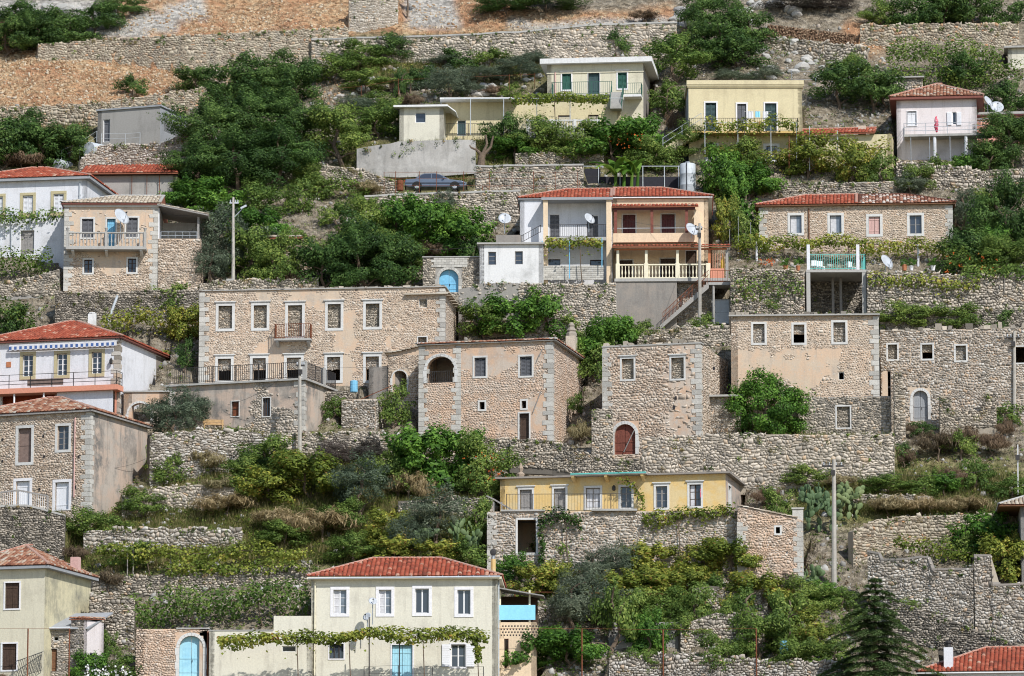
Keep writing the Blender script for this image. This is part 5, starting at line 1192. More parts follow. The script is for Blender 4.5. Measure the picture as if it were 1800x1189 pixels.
m = MB(); m.add([(F.W+.3, -.5, F.H+.05), (F.W+1.0, -.3, F.H-.45), (F.W+1.0, 3, F.H-.45), (F.W+.3, 3, F.H+.05), (F.W+.3, -.5, F.H+.15), (F.W+1.0, -.3, F.H-.35), (F.W+1.0, 3, F.H-.35), (F.W+.3, 3, F.H+.15)], [(0, 3, 2, 1), (4, 5, 6, 7), (0, 1, 5, 4), (1, 2, 6, 5), (2, 3, 7, 6), (3, 0, 4, 7)]); m.build('side_eave', 'slab_white', r)
terrace('long scarred grey cement retaining wall under the cream hut', [(627, 262, 292), (700, 248, 295), (770, 246, 293), (836, 246, 288)], core='cement_light', stones=False, foot=.8, dy=-1.8, th=1.2)

# ---- yellow house with vine balcony, upper right
F = Frame(1211, 1411, 284, sw=-9, d=8)
TE = dict(sur='surround_white', sw=.12, mat='shutter_teal')
r = house(F, 'vine_balcony_house', 'yellow flat roofed house with white framed teal doors and vine covered balcony, upper right', 151, 'render_yellow',
      ops=[(1240, 181, 1259, 231, 'louvre', TE), (1296, 183, 1312, 231, 'shutter', D(TE, mat='shutter_grey')), (1345, 182, 1365, 231, 'louvre', TE), (1243, 256, 1259, 280, 'sash', SW), (1298, 254, 1313, 272, 'sash', SW), (1346, 257, 1366, 282, 'sash', SW)],
      foot=1.5, left_side=True, sidemat='cement_blue', cornice='render_yellow')  # shade of the left wall put into its blue grey colour
flat_roof(r, -.15, F.W+.15, -.2, F.d+.2, F.H+.062, .35, 'render_yellow')
yo = -1.2; x0, x1, za, zb = F.rect(1212, 207, 1402, 234, yo); m = MB(); m.box(x0, x1, yo, -.003, za, za+.16); bal = m.build('balcony', 'render_ochre', r)
railing(bal, [(x0, -.1, za+.16), (x0, yo+.05, za+.16), (x1, yo+.05, za+.16), (x1, -.1, za+.16)], zb-za-.2, 'iron', .17, r=.009)
m = MB()
for u in (1239, 1297, 1355, 1400):
    x = F.L(u, 240, -2.2)[0]; m.tube((x, -2.2, -.5), (x, -2.2, F.L(u, 217, -2.2)[1]), .03, n=6)
xs = [F.L(u, 216, -2.2) for u in (1237, 1402)]; m.bar((xs[0][0], -2.2, xs[0][1]), (xs[1][0], -2.2, xs[1][1]), .05, .05); m.build('pergola_frame', 'galvanised', r)
s0 = F.L(1165, 265, -.6); s1 = F.L(1232, 222, -.6); n = 12
for i in range(n): m = MB(); x = s0[0]+(s1[0]-s0[0])*i/n; z = s0[1]+(s1[1]-s0[1])*i/n; m.box(x, x+(s1[0]-s0[0])/n+.05, -1.1, -.1, z-.5, z+(s1[1]-s0[1])/n); m.build('step', 'render_yellow', r)
railing(r, [(s0[0], -1.1, s0[1]), (s1[0], -1.1, s1[1])], .95, 'steel', .3, bars=False, rails=(1, .5))
F = Frame(1408, 1568, 296, rot=8, d=4)
r = house(F, 'yellow_wing', 'low yellow wing with red tiled strip roof behind vines right of the vine balcony house', 238, 'render_yellow', cat='annex',
      ops=[(1410, 258, 1432, 272, 'sash', SG), (1487, 275, 1510, 292, 'sash', D(SW, frame='iron', bars=(6, 1)))], foot=1.2)
mono_tiles(r, -.4, F.W*.82, -.4, 2.2, F.H+.1, 18, 'tile_red', 37)
m = MB(); x, z = F.L(1515, 222, 1.0); m.box(x-.3, x+.3, 1.2, 1.8, F.H, F.H+1.0); m.build('chimney', 'mortar_pink', r)

# ---- white house with pyramid roof, top right
F = Frame(1577, 1718, 280, rot=6.3, d=7)
r = house(F, 'pyramid_roof_house', 'pinkish white house with red pyramid roof and railed concrete balcony, top right', 174, 'render_pinkwhite',
      ops=[(1595, 196, 1611, 221, 'shutter', D(SW, mat='shutter_white', sw=.06)), (1674, 197, 1681, 219, 'sash', dict(bars=(1, 1)))], foot=2,
      roof=hip_roof('tile_old', 24, .55, seed=51, eave='paint_brown', fascia=.2))
for u0, u1 in ((1665, 1673), (1682, 1690)):
    x0, x1, za, zb = F.rect(u0, 197, u1, 220, -.06); m = MB(); m.box(x0, x1, -.1, -.05, za, zb)
    for q in range(14): m.box(x0+.05, x1-.05, -.112, -.101, za+.06+(zb-za-.12)*q/14, za+.06+(zb-za-.12)*(q+.6)/14)
    m.build('open_shutter', 'shutter_white', r)
yo = -1.5; x0, x1, za, zb = F.rect(1589, 235, 1742, 239, yo); m = MB(); m.box(x0, x1, yo, -.003, za, zb); bal = m.build('balcony', 'slab', r)
railing(bal, [(x0, -.1, zb), (x0, yo+.06, zb), (x1, yo+.06, zb)], F.L(1650, 216, yo)[1]-zb, 'steel', .3, rails=(1, .66, .33), bars=False, posts=1.45)
zf = F.L(1650, 281, yo)[1]
for u in (1643, 1698): x = F.L(u, 255, yo)[0]; m = MB(); m.tube((x, yo+.2, zf-.5), (x, yo+.2, za), .14, n=10); m.build('column', 'render_white', r)
for u in (1601, 1634, 1670, 1725): x = F.L(u, 255, yo)[0]; m = MB(); m.tube((x, yo+.1, zf-.5), (x, yo+.1, za), .035, n=6); m.build('pole', 'steel', r)
F = Frame(1717, 1830, 250, rot=6, d=5)
r = house(F, 'pink_annex', 'salmon pink annex with flat roof right of the pyramid roof house', 205, 'render_pink', cat='annex', foot=2, ops=[(1777, 207, 1806, 248, 'void', dict(frame='paint_white'))])
flat_roof(r, .0, F.W, -.3, F.d, F.H+.15, .2, 'slab'); m = MB(); m.box(.05, F.W, -.28, -.003, F.H+.003, F.H+.145); m.build('fascia', 'wood_maroon', r)
m = MB(); m.box(.05, F.W*.45, -.04, -.002, F.H-.22, F.H-.1); m.build('trim', 'paint_white', r)

# ---- long stone house, right
F = Frame(1335, 1675, 436, rot=4.6, d=7)
SLH = dict(sur='surround', sw=.2)
r = house(F, 'long_stone_house', 'long stone house with half red, half mottled tiled roof and four small windows', 362, 'mortar_warm',
      ops=[(1389, 379, 1409, 410, 'sash', D(SLH, frame='shutter_grey', pane='glass_pale', bars=(1, 1), curtain='half')), (1459, 379, 1479, 410, 'sash', D(SLH, frame='shutter_grey', pane='glass_pale', bars=(1, 1), curtain='half')),
           (1527, 381, 1547, 412, 'shutter', D(SLH, mat='shutter_pink')), (1599, 379, 1620, 411, 'sash', D(SLH, frame='wood_grey', bars=(2, 2)))],
      stone=dict(mat='stone_house', sw=.30, sh=.17, prot=.016, joint=.045), quoin=(1, -1), foot=1.5, left_side=True, singles=60)
xm = F.L(1508, 355)[0]
tiled_hip(r, -.3, xm, -.35, F.d+.3, F.H+.1, 20, 'tile_red', hipR=False, seed=53, eave='wood_brown')
tiled_hip(r, xm+.005, F.W+.25, -.33, F.d+.28, F.H+.095, 19.5, 'tile_mixed', hipL=False, seed=57, eave='wood_brown', capmat='tile_mixed')
lowpipe(r, F.L(1422, 400)[0], -.08, 0, F.H-.3, 'wood_brown')
# ---- platform with teal railing
yq = at(1470, 548)[1]; P = pt(1420, 548, yq)
r = thing('teal_rail_platform', 'concrete platform on tall pillars with turquoise railing below the long stone house', 'platform', P)
q = lambda u, v: pt(u, v, yq)-P
a, b_ = q(1417, 476), q(1523, 474); m = MB(); m.box(a.x, b_.x, 0, 4.2, a.z-.12, a.z+.08); m.build('slab', 'slab', r)
for u in (1421, 1519):
    m = MB(); x = q(u, 500).x; m.box(x-.15, x+.15, .02, .34, -.6, a.z-.122); m.build('pillar', 'slab', r)
for u in (1421, 1508): x = q(u, 450).x; m = MB(); m.box(x-.12, x+.12, .05, .25, a.z+.081, q(u, 430).z); m.build('post', 'render_white', r)
railing(r, [(a.x+.3, .1, a.z+.08), (b_.x-.05, .1, a.z+.08), (b_.x-.05, 3, a.z+.08)], q(1470, 447).z-a.z-.08, 'paint_teal', .16, r=.016)
for x in (q(1468, 500).x, q(1482, 500).x): m = MB(); m.box(x-.1, x+.1, 2.4, 2.6, -.4, a.z-.122); m.build('inner_post', 'cement_dark', r)
for i, u in enumerate((1433, 1445, 1500)):
    x = q(u, 470).x; ch = thing('plastic_chair', ['white plastic chair at the left end of the turquoise railing', 'white plastic chair second from left behind the turquoise railing', 'white plastic chair behind the right end of the turquoise railing'][i], 'chair', P+Vector((x, .9+.3*i, a.z+.08)), .4*i)
    m = MB(); m.box(-.22, .22, -.22, .22, .4, .44); m.build('seat', 'paint_white', ch)
    m = MB(); m.box(-.22, .22, .19, .23, .44, .9); m.build('backrest', 'paint_white', ch)
    for lx in (-.2, .2):
        for ly in (-.2, .2): m = MB(); m.bar((lx, ly, 0), (lx*.95, ly*.95, .4), .04, .04); m.build('leg', 'paint_white', ch)
CARVES.append((np.array([P.x, P.y]), 0, a.x-.3, b_.x+.3, -1, 4.5, P.z-.1))

# ---- collapsed tiled hut, centre left
F = Frame(500, 546, 474, rot=8, d=3.5)
r = house(F, 'collapsed_hut', 'collapsed hut with broken tile roof and exposed orange rubble among trees', 432, 'mortar_pink', cat='ruin', foot=1.5, stone=dict(mat='stone_orange', sw=.3, sh=.2, prot=.05), ops=[(509, 440, 521, 474, 'void', dict(frame='wood_grey'))])
mono_tiles(r, -1.6, F.W*.65, -.4, 2.8, F.H+.6, 12, 'tile_grey', 63, .12, caps=False)
# ---- small far sheds, top right
F = Frame(1772, 1840, 120, rot=6, d=3); r = house(F, 'cream_shed', 'cream shed with slab roof at the right edge below the ashlar garden wall', 85, 'render_pale', cat='shed'); flat_roof(r, -.3, F.W, -.4, F.d, F.H+.003, .15, 'slab')
F = Frame(1571, 1621, 168, rot=6, d=3); r = rubble_box(F, 'stone_hut', 'tiny stone hut with flat roof behind the pyramid roof house', 138, 'stone_white', 'mortar_grey', cat='hut', singles=8); flat_roof(r, -.2, F.W+.2, -.3, F.d, F.H+.003, .12, 'slab')
# ---- house corner at the right edge
F = Frame(1795, 1900, 960, rot=4, d=6, dy=-5)
r = house(F, 'tiled_house', 'corner of a house with overhanging old tile eave at right edge', 890, 'cement_light', foot=3); tiled_hip(r, -1.5, F.W+.3, -.6, F.d, F.H+.05, 20, 'tile_grey', hipR=False, seed=71, eave='wood_brown', capmat='slab')

# ================================================================== terrace walls, top to bottom
T = terrace
T('long mortared retaining wall across the bare orange scree, top left', [(66, 78, 108), (200, 68, 112), (320, 62, 128), (440, 56, 118), (540, 52, 108), (612, 48, 100)], 'stone_orange', 'joint_tan', sw=.42, sh=.27, prot=.03, joint=.05, name='retaining_wall', singles=120, foot=1.2)
T('grey rubble retaining wall with concrete coping above the green shuttered house', [(547, 70, 112), (700, 66, 104), (900, 58, 106), (1066, 43, 96), (1090, 44, 96), (1190, 40, 92)], 'stone_white', 'joint_tan', sw=.46, sh=.30, prot=.05, name='retaining_wall', coping='slab', singles=160, foot=1.0)
T('square ended pale wall rising out of the top edge beside two small trees', [(613, -6, 52), (660, -8, 50), (700, -10, 40)], 'stone_warm', 'joint_tan', prot=.02, joint=.05, singles=20, name='retaining_wall')
T('low orange stone wall behind the concrete building', [(-10, 190, 222), (90, 186, 214), (172, 180, 214), (275, 166, 198), (363, 154, 184)], 'stone_orange', 'joint_tan', sw=.42, sh=.26, singles=60)
T('rubble terrace under the concrete building', [(140, 282, 296), (175, 255, 290), (280, 252, 290), (331, 233, 288)], 'stone_warm', 'joint_tan', singles=40, dy=-1.5)
T('honey coloured ashlar garden wall near the top right corner', [(1512, 44, 72), (1600, 43, 76), (1700, 42, 80), (1792, 41, 80)], 'stone_orange', 'joint_tan', sw=.42, sh=.28, prot=.04, joint=.03, singles=90, ragged=.03)
T('crumbling pale dry stone wall below the log pile', [(1342, 64, 82), (1400, 70, 90), (1460, 76, 105), (1525, 82, 112)], 'stone_white', 'joint_tan', sw=.5, sh=.33, prot=.12, singles=60, ragged=.3)
T('grey stone wall with pipe rail beside the parked car', [(836, 293, 340), (930, 292, 340), (1026, 291, 340)], 'stone_grey', 'mortar_grey', sw=.4, sh=.26, prot=.035, joint=.05, coping='slab', singles=60)
T('pale rubble wall under the parked car', [(640, 348, 398), (700, 342, 394), (835, 338, 388), (915, 336, 388)], 'stone_white', 'joint_tan', sw=.42, sh=.27, singles=80, coping='slab', name='retaining_wall')
T('low rubble wall left of the parked car beside the track', [(500, 292, 318), (575, 290, 322), (640, 300, 330), (700, 320, 338)], 'stone_white', 'joint_tan', singles=30)
T('thin dry stone wall above the banana plant', [(905, 269, 292), (1000, 268, 292), (1062, 270, 293)], 'stone_grey', 'joint_dark', singles=25)
T('low stone kerb wall behind the roof of the long stone house', [(1330, 322, 346), (1450, 321, 346), (1572, 320, 346)], 'stone_grey', 'mortar_grey', foot=.5, singles=20)
T('whitish rubble bank under the pyramid roof house', [(1576, 282, 330), (1640, 290, 336), (1720, 298, 340), (1810, 300, 342)], 'stone_white', 'joint_dark', sw=.44, sh=.3, prot=.1, singles=50, ragged=.3)
T('curved garden wall left of the balcony house', [(-10, 498, 514), (50, 488, 512), (104, 474, 510)], 'stone_grey', 'mortar_grey', singles=20)
T('dark dry stone wall below the balcony house', [(96, 514, 566), (200, 512, 560), (350, 510, 560)], 'stone_dark', 'joint_dark', sw=.36, sh=.18, singles=60)
T('low pale wall with gate piers above the large ruined house', [(350, 498, 530), (420, 492, 525), (560, 490, 520)], 'stone_grey', 'joint_dark', singles=20)
T('rubble and cement bank below the white annex', [(806, 508, 585), (845, 498, 590), (900, 496, 595), (1000, 500, 602), (1084, 498, 606)], 'stone_white', 'mortar_grey', sw=.34, sh=.22, prot=.06, singles=100, keep=lambda cx, cz, r: (cx > 4.6) | (cz < 1.4) | (r.random(len(cx)) < .2))
T('small rubble wall at the foot of the concrete stair', [(1120, 592, 612), (1190, 577, 610), (1290, 570, 606)], 'stone_grey', 'joint_tan', singles=30)
T('shaded rubble wall behind the vine rows, right', [(1284, 472, 552), (1350, 474, 552), (1415, 476, 552)], 'stone_grey', 'joint_dark', singles=60, sw=.4, sh=.26, prot=.1)
T('rubble bank behind the teal railed platform', [(1416, 480, 548), (1523, 480, 548)], 'stone_dark', 'joint_dark', singles=20, dy=4.3)
T('loose pale rubble bank right of the turquoise railing', [(1524, 478, 552), (1600, 480, 552), (1700, 484, 550), (1810, 484, 548)], 'stone_white', 'joint_dark', singles=80, sw=.44, sh=.28, prot=.12, ragged=.3)
T('grey wall above the long right ruin', [(1547, 549, 584), (1650, 546, 584), (1810, 543, 584)], 'stone_dark', 'joint_dark', singles=60)
T('long pale terrace wall below fig tree and stone ruins', [(1128, 770, 842), (1200, 766, 846), (1300, 763, 850), (1400, 764, 850), (1500, 764, 848), (1573, 762, 842)], 'stone_white', 'joint_tan', sw=.46, sh=.29, prot=.06, singles=200, name='retaining_wall')
T('low rubble wall under the loggia house', [(896, 772, 812), (970, 775, 815), (1040, 800, 832), (1130, 812, 846)], 'stone_grey', 'joint_dark', singles=60, dy=-.6)
T('rubble terrace wall beside the tall pole, below the stair ruin', [(480, 765, 812), (535, 762, 806), (668, 759, 806)], 'stone_white', 'joint_tan', singles=70, sw=.4, sh=.24)
T('overgrown wall between pole and loggia house', [(668, 772, 812), (760, 770, 805), (896, 771, 812)], 'stone_grey', 'joint_dark', singles=40)
T('orange flecked rubble bank below the wooden bench', [(262, 765, 860), (340, 757, 840), (420, 757, 820), (485, 765, 812)], 'stone_warm', 'joint_dark', sw=.42, sh=.26, prot=.1, singles=80, ragged=.3)
T('curving pale rubble wall above the green bank, left', [(214, 874, 908), (260, 860, 902), (310, 853, 894), (414, 851, 888)], 'stone_white', 'joint_tan', sw=.42, sh=.26, singles=60)
T('short orange and white rubble wall below the green bank, left', [(146, 934, 968), (230, 929, 964), (300, 928, 962), (426, 931, 960)], 'stone_warm', 'joint_tan', sw=.46, sh=.3, prot=.1, singles=70, ragged=.2)
T('broken rubble wall under the vine posts, left', [(160, 1012, 1034), (300, 1010, 1036), (400, 1006, 1040), (545, 990, 1035)], 'stone_grey', 'joint_dark', singles=40, ragged=.3)
T('grey rubble heap beside the corner yellow house', [(156, 1046, 1130), (195, 1042, 1130), (236, 1052, 1130)], 'stone_white', 'joint_dark', sw=.42, sh=.22, prot=.12, singles=50, ragged=.35)
T('broken pale wall left of the ochre house', [(700, 884, 912), (780, 874, 908), (866, 876, 914)], 'stone_white', 'joint_dark', singles=30, ragged=.3)
T('orange flecked terrace wall right of the tall prickly pear', [(1500, 934, 1000), (1540, 914, 985), (1620, 906, 958), (1720, 904, 954), (1812, 902, 952)], 'stone_orange', 'joint_tan', sw=.4, sh=.26, singles=100)
T('low pale wall above the dry grass bank, right', [(1500, 868, 890), (1570, 870, 892), (1640, 873, 894)], 'stone_white', 'joint_tan', singles=25)
T('tall pale garden wall with dark slab coping, lower right', [(1526, 970, 1078), (1545, 972, 1082), (1550, 985, 1084), (1632, 980, 1096), (1640, 1003, 1100), (1713, 1001, 1112)], 'stone_warm', 'joint_tan', sw=.4, sh=.26, singles=120, coping='cement_dark', raise_=False)
T('pier and lower wall at the right end of the dark coped garden wall', [(1714, 978, 1114), (1744, 977, 1116), (1746, 1030, 1118), (1812, 1026, 1122)], 'stone_warm', 'joint_tan', sw=.4, sh=.26, singles=70, coping='cement_dark')
T('sloping grey stone track wall above the corner red roof', [(1560, 1052, 1112), (1640, 1078, 1128), (1720, 1108, 1145), (1812, 1142, 1172)], 'stone_dark', 'joint_dark', sw=.36, sh=.18, singles=60, prot=.08)
T('rubble bank at the bottom, right of the pierced wall', [(1196, 1100, 1150), (1260, 1080, 1140), (1345, 1076, 1140)], 'stone_white', 'joint_dark', sw=.42, sh=.27, prot=.11, singles=60, ragged=.35)
T('rubble wall along the bottom edge, middle right', [(1070, 1150, 1205), (1200, 1150, 1205), (1330, 1160, 1205), (1480, 1165, 1205)], 'stone_warm', 'joint_dark', sw=.4, sh=.26, prot=.1, singles=60, ragged=.3)
T('white rubble wall behind the vines below the ochre house', [(1215, 1036, 1084), (1290, 1030, 1080), (1350, 1034, 1080)], 'stone_white', 'joint_dark', singles=40, ragged=.3, prot=.1)
T('dry stone wall under the olive tree right of the cream house roof', [(945, 1066, 1100), (1060, 1062, 1096), (1180, 1066, 1100)], 'stone_grey', 'joint_dark', singles=30, ragged=.3)

# ================================================================== the ground
xs = np.concatenate([np.linspace(-420, -60, 10), np.arange(-54, 54.01, .42), np.linspace(60, 420, 10)])
ys = np.concatenate([np.linspace(-60, 270, 14), np.arange(276, 430.01, .42), np.linspace(445, 900, 12)])
GX, GY = np.meshgrid(xs, ys, indexing='ij')
GZ = HA+GY*HT
fine = (np.abs(GX) < 55) & (GY > 275) & (GY < 431)
nz = (vnoise(GX*.16, GY*.16, 3)-.5)*.9+(vnoise(GX*.55, GY*.55, 4)-.5)*.45+(vnoise(GX*1.6, GY*1.6, 5)-.5)*.2
GZ = GZ+np.where(fine, nz-.15, nz*1.5)
GZ = np.where(GY > 430, HA+430*HT+(GY-430)*.25, GZ)
GZ = np.maximum(GZ, -4+(vnoise(GX*.05, GY*.05, 9)-.5)*1.5)
for (xa, ya, za, xb, yb, zb, th) in RAISES:
    t = (GX-xa)/(xb-xa+1e-9); ok = (t >= 0) & (t <= 1); yw = ya+(yb-ya)*t; zw = za+(zb-za)*t-.12
    sel = ok & (GY > yw+th*.55) & (GY < yw+9) & (GZ < zw); GZ[sel] = zw[sel]
for (o, rot, x0, x1, y0, y1, z) in CARVES:
    dx = GX-o[0]; dy = GY-o[1]; lx = dx*math.cos(rot)-dy*math.sin(rot); ly = dx*math.sin(rot)+dy*math.cos(rot)
    sel = (lx > x0) & (lx < x1) & (ly > y0) & (ly < y1) & (GZ > z); GZ[sel] = z
def ground_z(x, y):
    i = np.clip(np.searchsorted(xs, x)-1, 0, len(xs)-2); j = np.clip(np.searchsorted(ys, y)-1, 0, len(ys)-2)
    fx = (x-xs[i])/(xs[i+1]-xs[i]); fy = (y-ys[j])/(ys[j+1]-ys[j])
    return GZ[i, j]*(1-fx)*(1-fy)+GZ[i+1, j]*fx*(1-fy)+GZ[i, j+1]*(1-fx)*fy+GZ[i+1, j+1]*fx*fy
# what lies on the ground where: orange scree / dry turf / green turf
PP = np.stack([GX.ravel(), GY.ravel(), np.maximum(GZ.ravel(), -50)], 1); PP[:, 1] = np.maximum(PP[:, 1], 1.0)
UU, VV = px_of(PP)
def blob(u, v, lst, soft=25.):
    r_ = np.zeros(len(u))
    for (a, b, c, d) in lst:
        dx = np.maximum(np.maximum(a-u, u-c), 0); dy = np.maximum(np.maximum(b-v, v-d), 0); r_ = np.maximum(r_, np.clip(1-np.hypot(dx, dy)/soft, 0, 1))
    return r_
SCREE = [(-60, 95, 330, 190), (200, 0, 620, 60), (100, 110, 320, 180), (620, 0, 900, 48), (900, 22, 1180, 45), (1500, 60, 1560, 100), (330, 20, 480, 70), (-60, 60, 70, 110)]
TURF = [(240, 880, 860, 990), (420, 800, 640, 900), (1400, 830, 1800, 905), (100, 900, 240, 1000), (620, 85, 960, 130), (840, 225, 1120, 290), (0, 210, 150, 290), (600, 270, 820, 320), (1280, 735, 1420, 765), (290, 800, 440, 850)]
GRAVEL = [(165, 38, 250, 58), (230, 24, 300, 44), (290, 10, 360, 26), (720, 8, 800, 40), (-40, 0, 160, 30), (900, 40, 1180, 46)]
nu = 18*(vnoise(UU*.02, VV*.02, 12)-.5)*2
zs_ = blob(UU+nu, VV+nu, SCREE, 20); zt_ = blob(UU+nu, VV-nu, TURF, 50)
nX, nY = GX.shape
idx = np.arange(nX*nY).reshape(nX, nY)
quads = np.stack([idx[:-1, :-1], idx[1:, :-1], idx[1:, 1:], idx[:-1, 1:]], -1).reshape(-1, 4)
me = np_mesh('hillside', np.stack([GX.ravel(), GY.ravel(), GZ.ravel()], 1), quads.ravel(), np.full(len(quads), 4), smooth=True)
ca = me.attributes.new('zone', 'FLOAT_COLOR', 'POINT')
ca.data.foreach_set('color', np.stack([zs_, zt_, blob(UU+nu*.5, VV+nu*.5, GRAVEL, 12), np.ones_like(zs_)], 1).astype(np.float32).ravel())
m, n, l, bs = _new('ground')
at_ = n.new('ShaderNodeAttribute'); at_.attribute_name = 'zone'; sep = n.new('ShaderNodeSeparateColor'); l.new(at_.outputs['Color'], sep.inputs[0])
n1 = _noise(n, l, 1.4, 8, .75); n2 = _noise(n, l, .25, 5, .7); vo = n.new('ShaderNodeTexVoronoi'); tc = n.new('ShaderNodeTexCoord'); l.new(tc.outputs['Object'], vo.inputs[0]); vo.inputs['Scale'].default_value = 3.2
vo2 = n.new('ShaderNodeTexVoronoi'); l.new(tc.outputs['Object'], vo2.inputs[0]); vo2.inputs['Scale'].default_value = 7.0
r1 = _ramp(n, [(.3, (.11, .09, .062)), (.5, (.20, .17, .125)), (.7, (.32, .285, .23))]); l.new(n1.outputs[0], r1.inputs[0])
r2 = _ramp(n, [(.3, (.25, .125, .06)), (.45, (.34, .21, .115)), (.6, (.42, .31, .19)), (.75, (.48, .40, .28))]); l.new(n1.outputs[0], r2.inputs[0])
r3 = _ramp(n, [(.3, (.06, .075, .022)), (.5, (.13, .125, .045)), (.7, (.26, .21, .11))]); l.new(n1.outputs[0], r3.inputs[0])
rs = _ramp(n, [(0, (.5,)*3), (.5, (1.0,)*3), (1, (1.45,)*3)]); sc_ = n.new('ShaderNodeSeparateColor'); l.new(vo.outputs['Color'], sc_.inputs[0]); l.new(sc_.outputs[0], rs.inputs[0])
c = _mix(n, l, r1.outputs[0], r3.outputs[0], sep.outputs[1]); rr_ = _ramp(n, [(.44, (0, 0, 0)), (.58, (.85,)*3)]); l.new(n2.outputs[0], rr_.inputs[0]); so = _mix(n, l, r2.outputs[0], (.31, .165, .09), rr_.outputs[0]); c = _mix(n, l, c, so, sep.outputs[0]); rg_ = _ramp(n, [(.3, (.26, .24, .21)), (.7, (.44, .42, .38))]); l.new(n1.outputs[0], rg_.inputs[0]); c = _mix(n, l, c, rg_.outputs[0], sep.outputs[2]); c = _mix(n, l, c, rs.outputs[0], .8, 'MULTIPLY')
l.new(c, bs.inputs['Base Color']); bs.inputs['Roughness'].default_value = 1.0; bs.inputs['Specular IOR Level'].default_value = .1
ad = n.new('ShaderNodeMath'); ad.operation = 'ADD'; l.new(vo.outputs['Distance'], ad.inputs[0]); l.new(vo2.outputs['Distance'], ad.inputs[1]); _bump(n, l, ad.outputs[0], bs, .9, .12)
me.materials.append(m); g = link('hillside', me); g['kind'] = 'structure'

# ---- loose stones and boulders
_ico = None
def ico():
    p = (1+5**.5)/2
    v = np.array([(-1, p, 0), (1, p, 0), (-1, -p, 0), (1, -p, 0), (0, -1, p), (0, 1, p), (0, -1, -p), (0, 1, -p), (p, 0, -1), (p, 0, 1), (-p, 0, -1), (-p, 0, 1)], float); v /= np.linalg.norm(v[0])
    f = np.array([(0, 11, 5), (0, 5, 1), (0, 1, 7), (0, 7, 10), (0, 10, 11), (1, 5, 9), (5, 11, 4), (11, 10, 2), (10, 7, 6), (7, 1, 8), (3, 9, 4), (3, 4, 2), (3, 2, 6), (3, 6, 8), (3, 8, 9), (4, 9, 5), (2, 4, 11), (6, 2, 10), (8, 6, 7), (9, 8, 1)])
    return v, f
IV, IF = ico()
def in_foot(x, y):
    b = np.zeros(len(x), bool)
    for (o, rot, x0, x1, y0, y1) in FOOT:
        dx = x-o[0]; dy = y-o[1]; lx = dx*math.cos(rot)-dy*math.sin(rot); ly = dx*math.sin(rot)+dy*math.cos(rot); b |= (lx > x0) & (lx < x1) & (ly > y0) & (ly < y1)
    return b
def hill_pts(u, v):
    d = FW[None]+np.stack([(u-900)/FPX, 0*u, 0*u], 1)+UP[None]*((594.5-v)/FPX)[:, None]; t = HA/(d[:, 2]-HT*d[:, 1]); return d*t[:, None]
def scatter_px(n_, boxes, rg):
    ar = np.array([(c-a)*(d-b) for a, b, c, d in boxes]); k = rg.choice(len(boxes), n_, p=ar/ar.sum()); B_ = np.array(boxes)[k]
    u = B_[:, 0]+rg.random(n_)*(B_[:, 2]-B_[:, 0]); v = B_[:, 1]+rg.random(n_)*(B_[:, 3]-B_[:, 1]); P = hill_pts(u, v); P = P[~in_foot(P[:, 0], P[:, 1])]
    P[:, 2] = ground_z(P[:, 0], P[:, 1]); return P
def rocks(name, label, n_, boxes, smin, smax, mat, seed):
    rg = np.random.default_rng(seed); P = scatter_px(n_, boxes, rg); N = len(P)
    s = smin+(smax-smin)*rg.random(N)**2.5; V = IV[None]*(1+rg.normal(0, .22, (N, 12, 1)))*s[:, None, None]*rg.uniform(.65, 1.25, (N, 1, 3))
    a = rg.random(N)*6.28; X = V[..., 0]*np.cos(a)[:, None]-V[..., 1]*np.sin(a)[:, None]; Y = V[..., 0]*np.sin(a)[:, None]+V[..., 1]*np.cos(a)[:, None]; V[..., 0] = X; V[..., 1] = Y
    V = V+P[:, None]; loops = (np.arange(N)[:, None, None]*12+IF[None]).ravel()
    o = link(name, np_mesh(name, V.reshape(-1, 3), loops, np.full(N*20, 3), np.repeat(rg.random(N), 20), mat)); tag(o, label, 'rocks', None, 'stuff')
ALL = [(-30, 180, 1830, 1200)]
rocks('loose_stones', 'loose grey and white stones scattered over the whole hillside', 11000, ALL+[(560, 90, 1830, 300), (900, 1030, 1500, 1190), (1330, 40, 1560, 140)], .05, .26, 'rock', 21)
rocks('scree', 'orange and tan scree on the bare slope at top left', 10000, [b for b in SCREE]+[(-40, 60, 620, 190)], .03, .16, 'rock_orange', 22)
rg = np.random.default_rng(5)
def boulder(u, v, s, mat, label, grp):
    P = at(u, v); P[2] = ground_z(P[0], P[1]); V = []; 
    dd = IV*(1+rg.normal(0, .16, (12, 1)))*np.array([1.2, .9, .75])*s
    # one subdivision for a rounder, chipped shape
    mid = {}; vv = [tuple(x) for x in dd]; ff = []
    def mp(a, b):
        k = (min(a, b), max(a, b))
        if k not in mid: q = (np.array(vv[a])+np.array(vv[b]))/2*(1.1+rg.normal(0, .07)); mid[k] = len(vv); vv.append(tuple(q))
        return mid[k]
    for a, b, c in IF: x, y, z = mp(a, b), mp(b, c), mp(c, a); ff += [(a, x, z), (b, y, x), (c, z, y), (x, y, z)]
    me = bpy.data.meshes.new('boulder'); me.from_pydata(vv, [], ff); t = me.attributes.new('tint', 'FLOAT', 'FACE'); t.data.foreach_set('value', np.full(len(ff), .55+.25*rg.random(), dtype=np.float32)); me.materials.append(MATS[mat])
    o = link('boulder', me); o.location = tuple(P); o.rotation_euler = (0, 0, rg.random()*6); tag(o, label, 'boulder', grp)
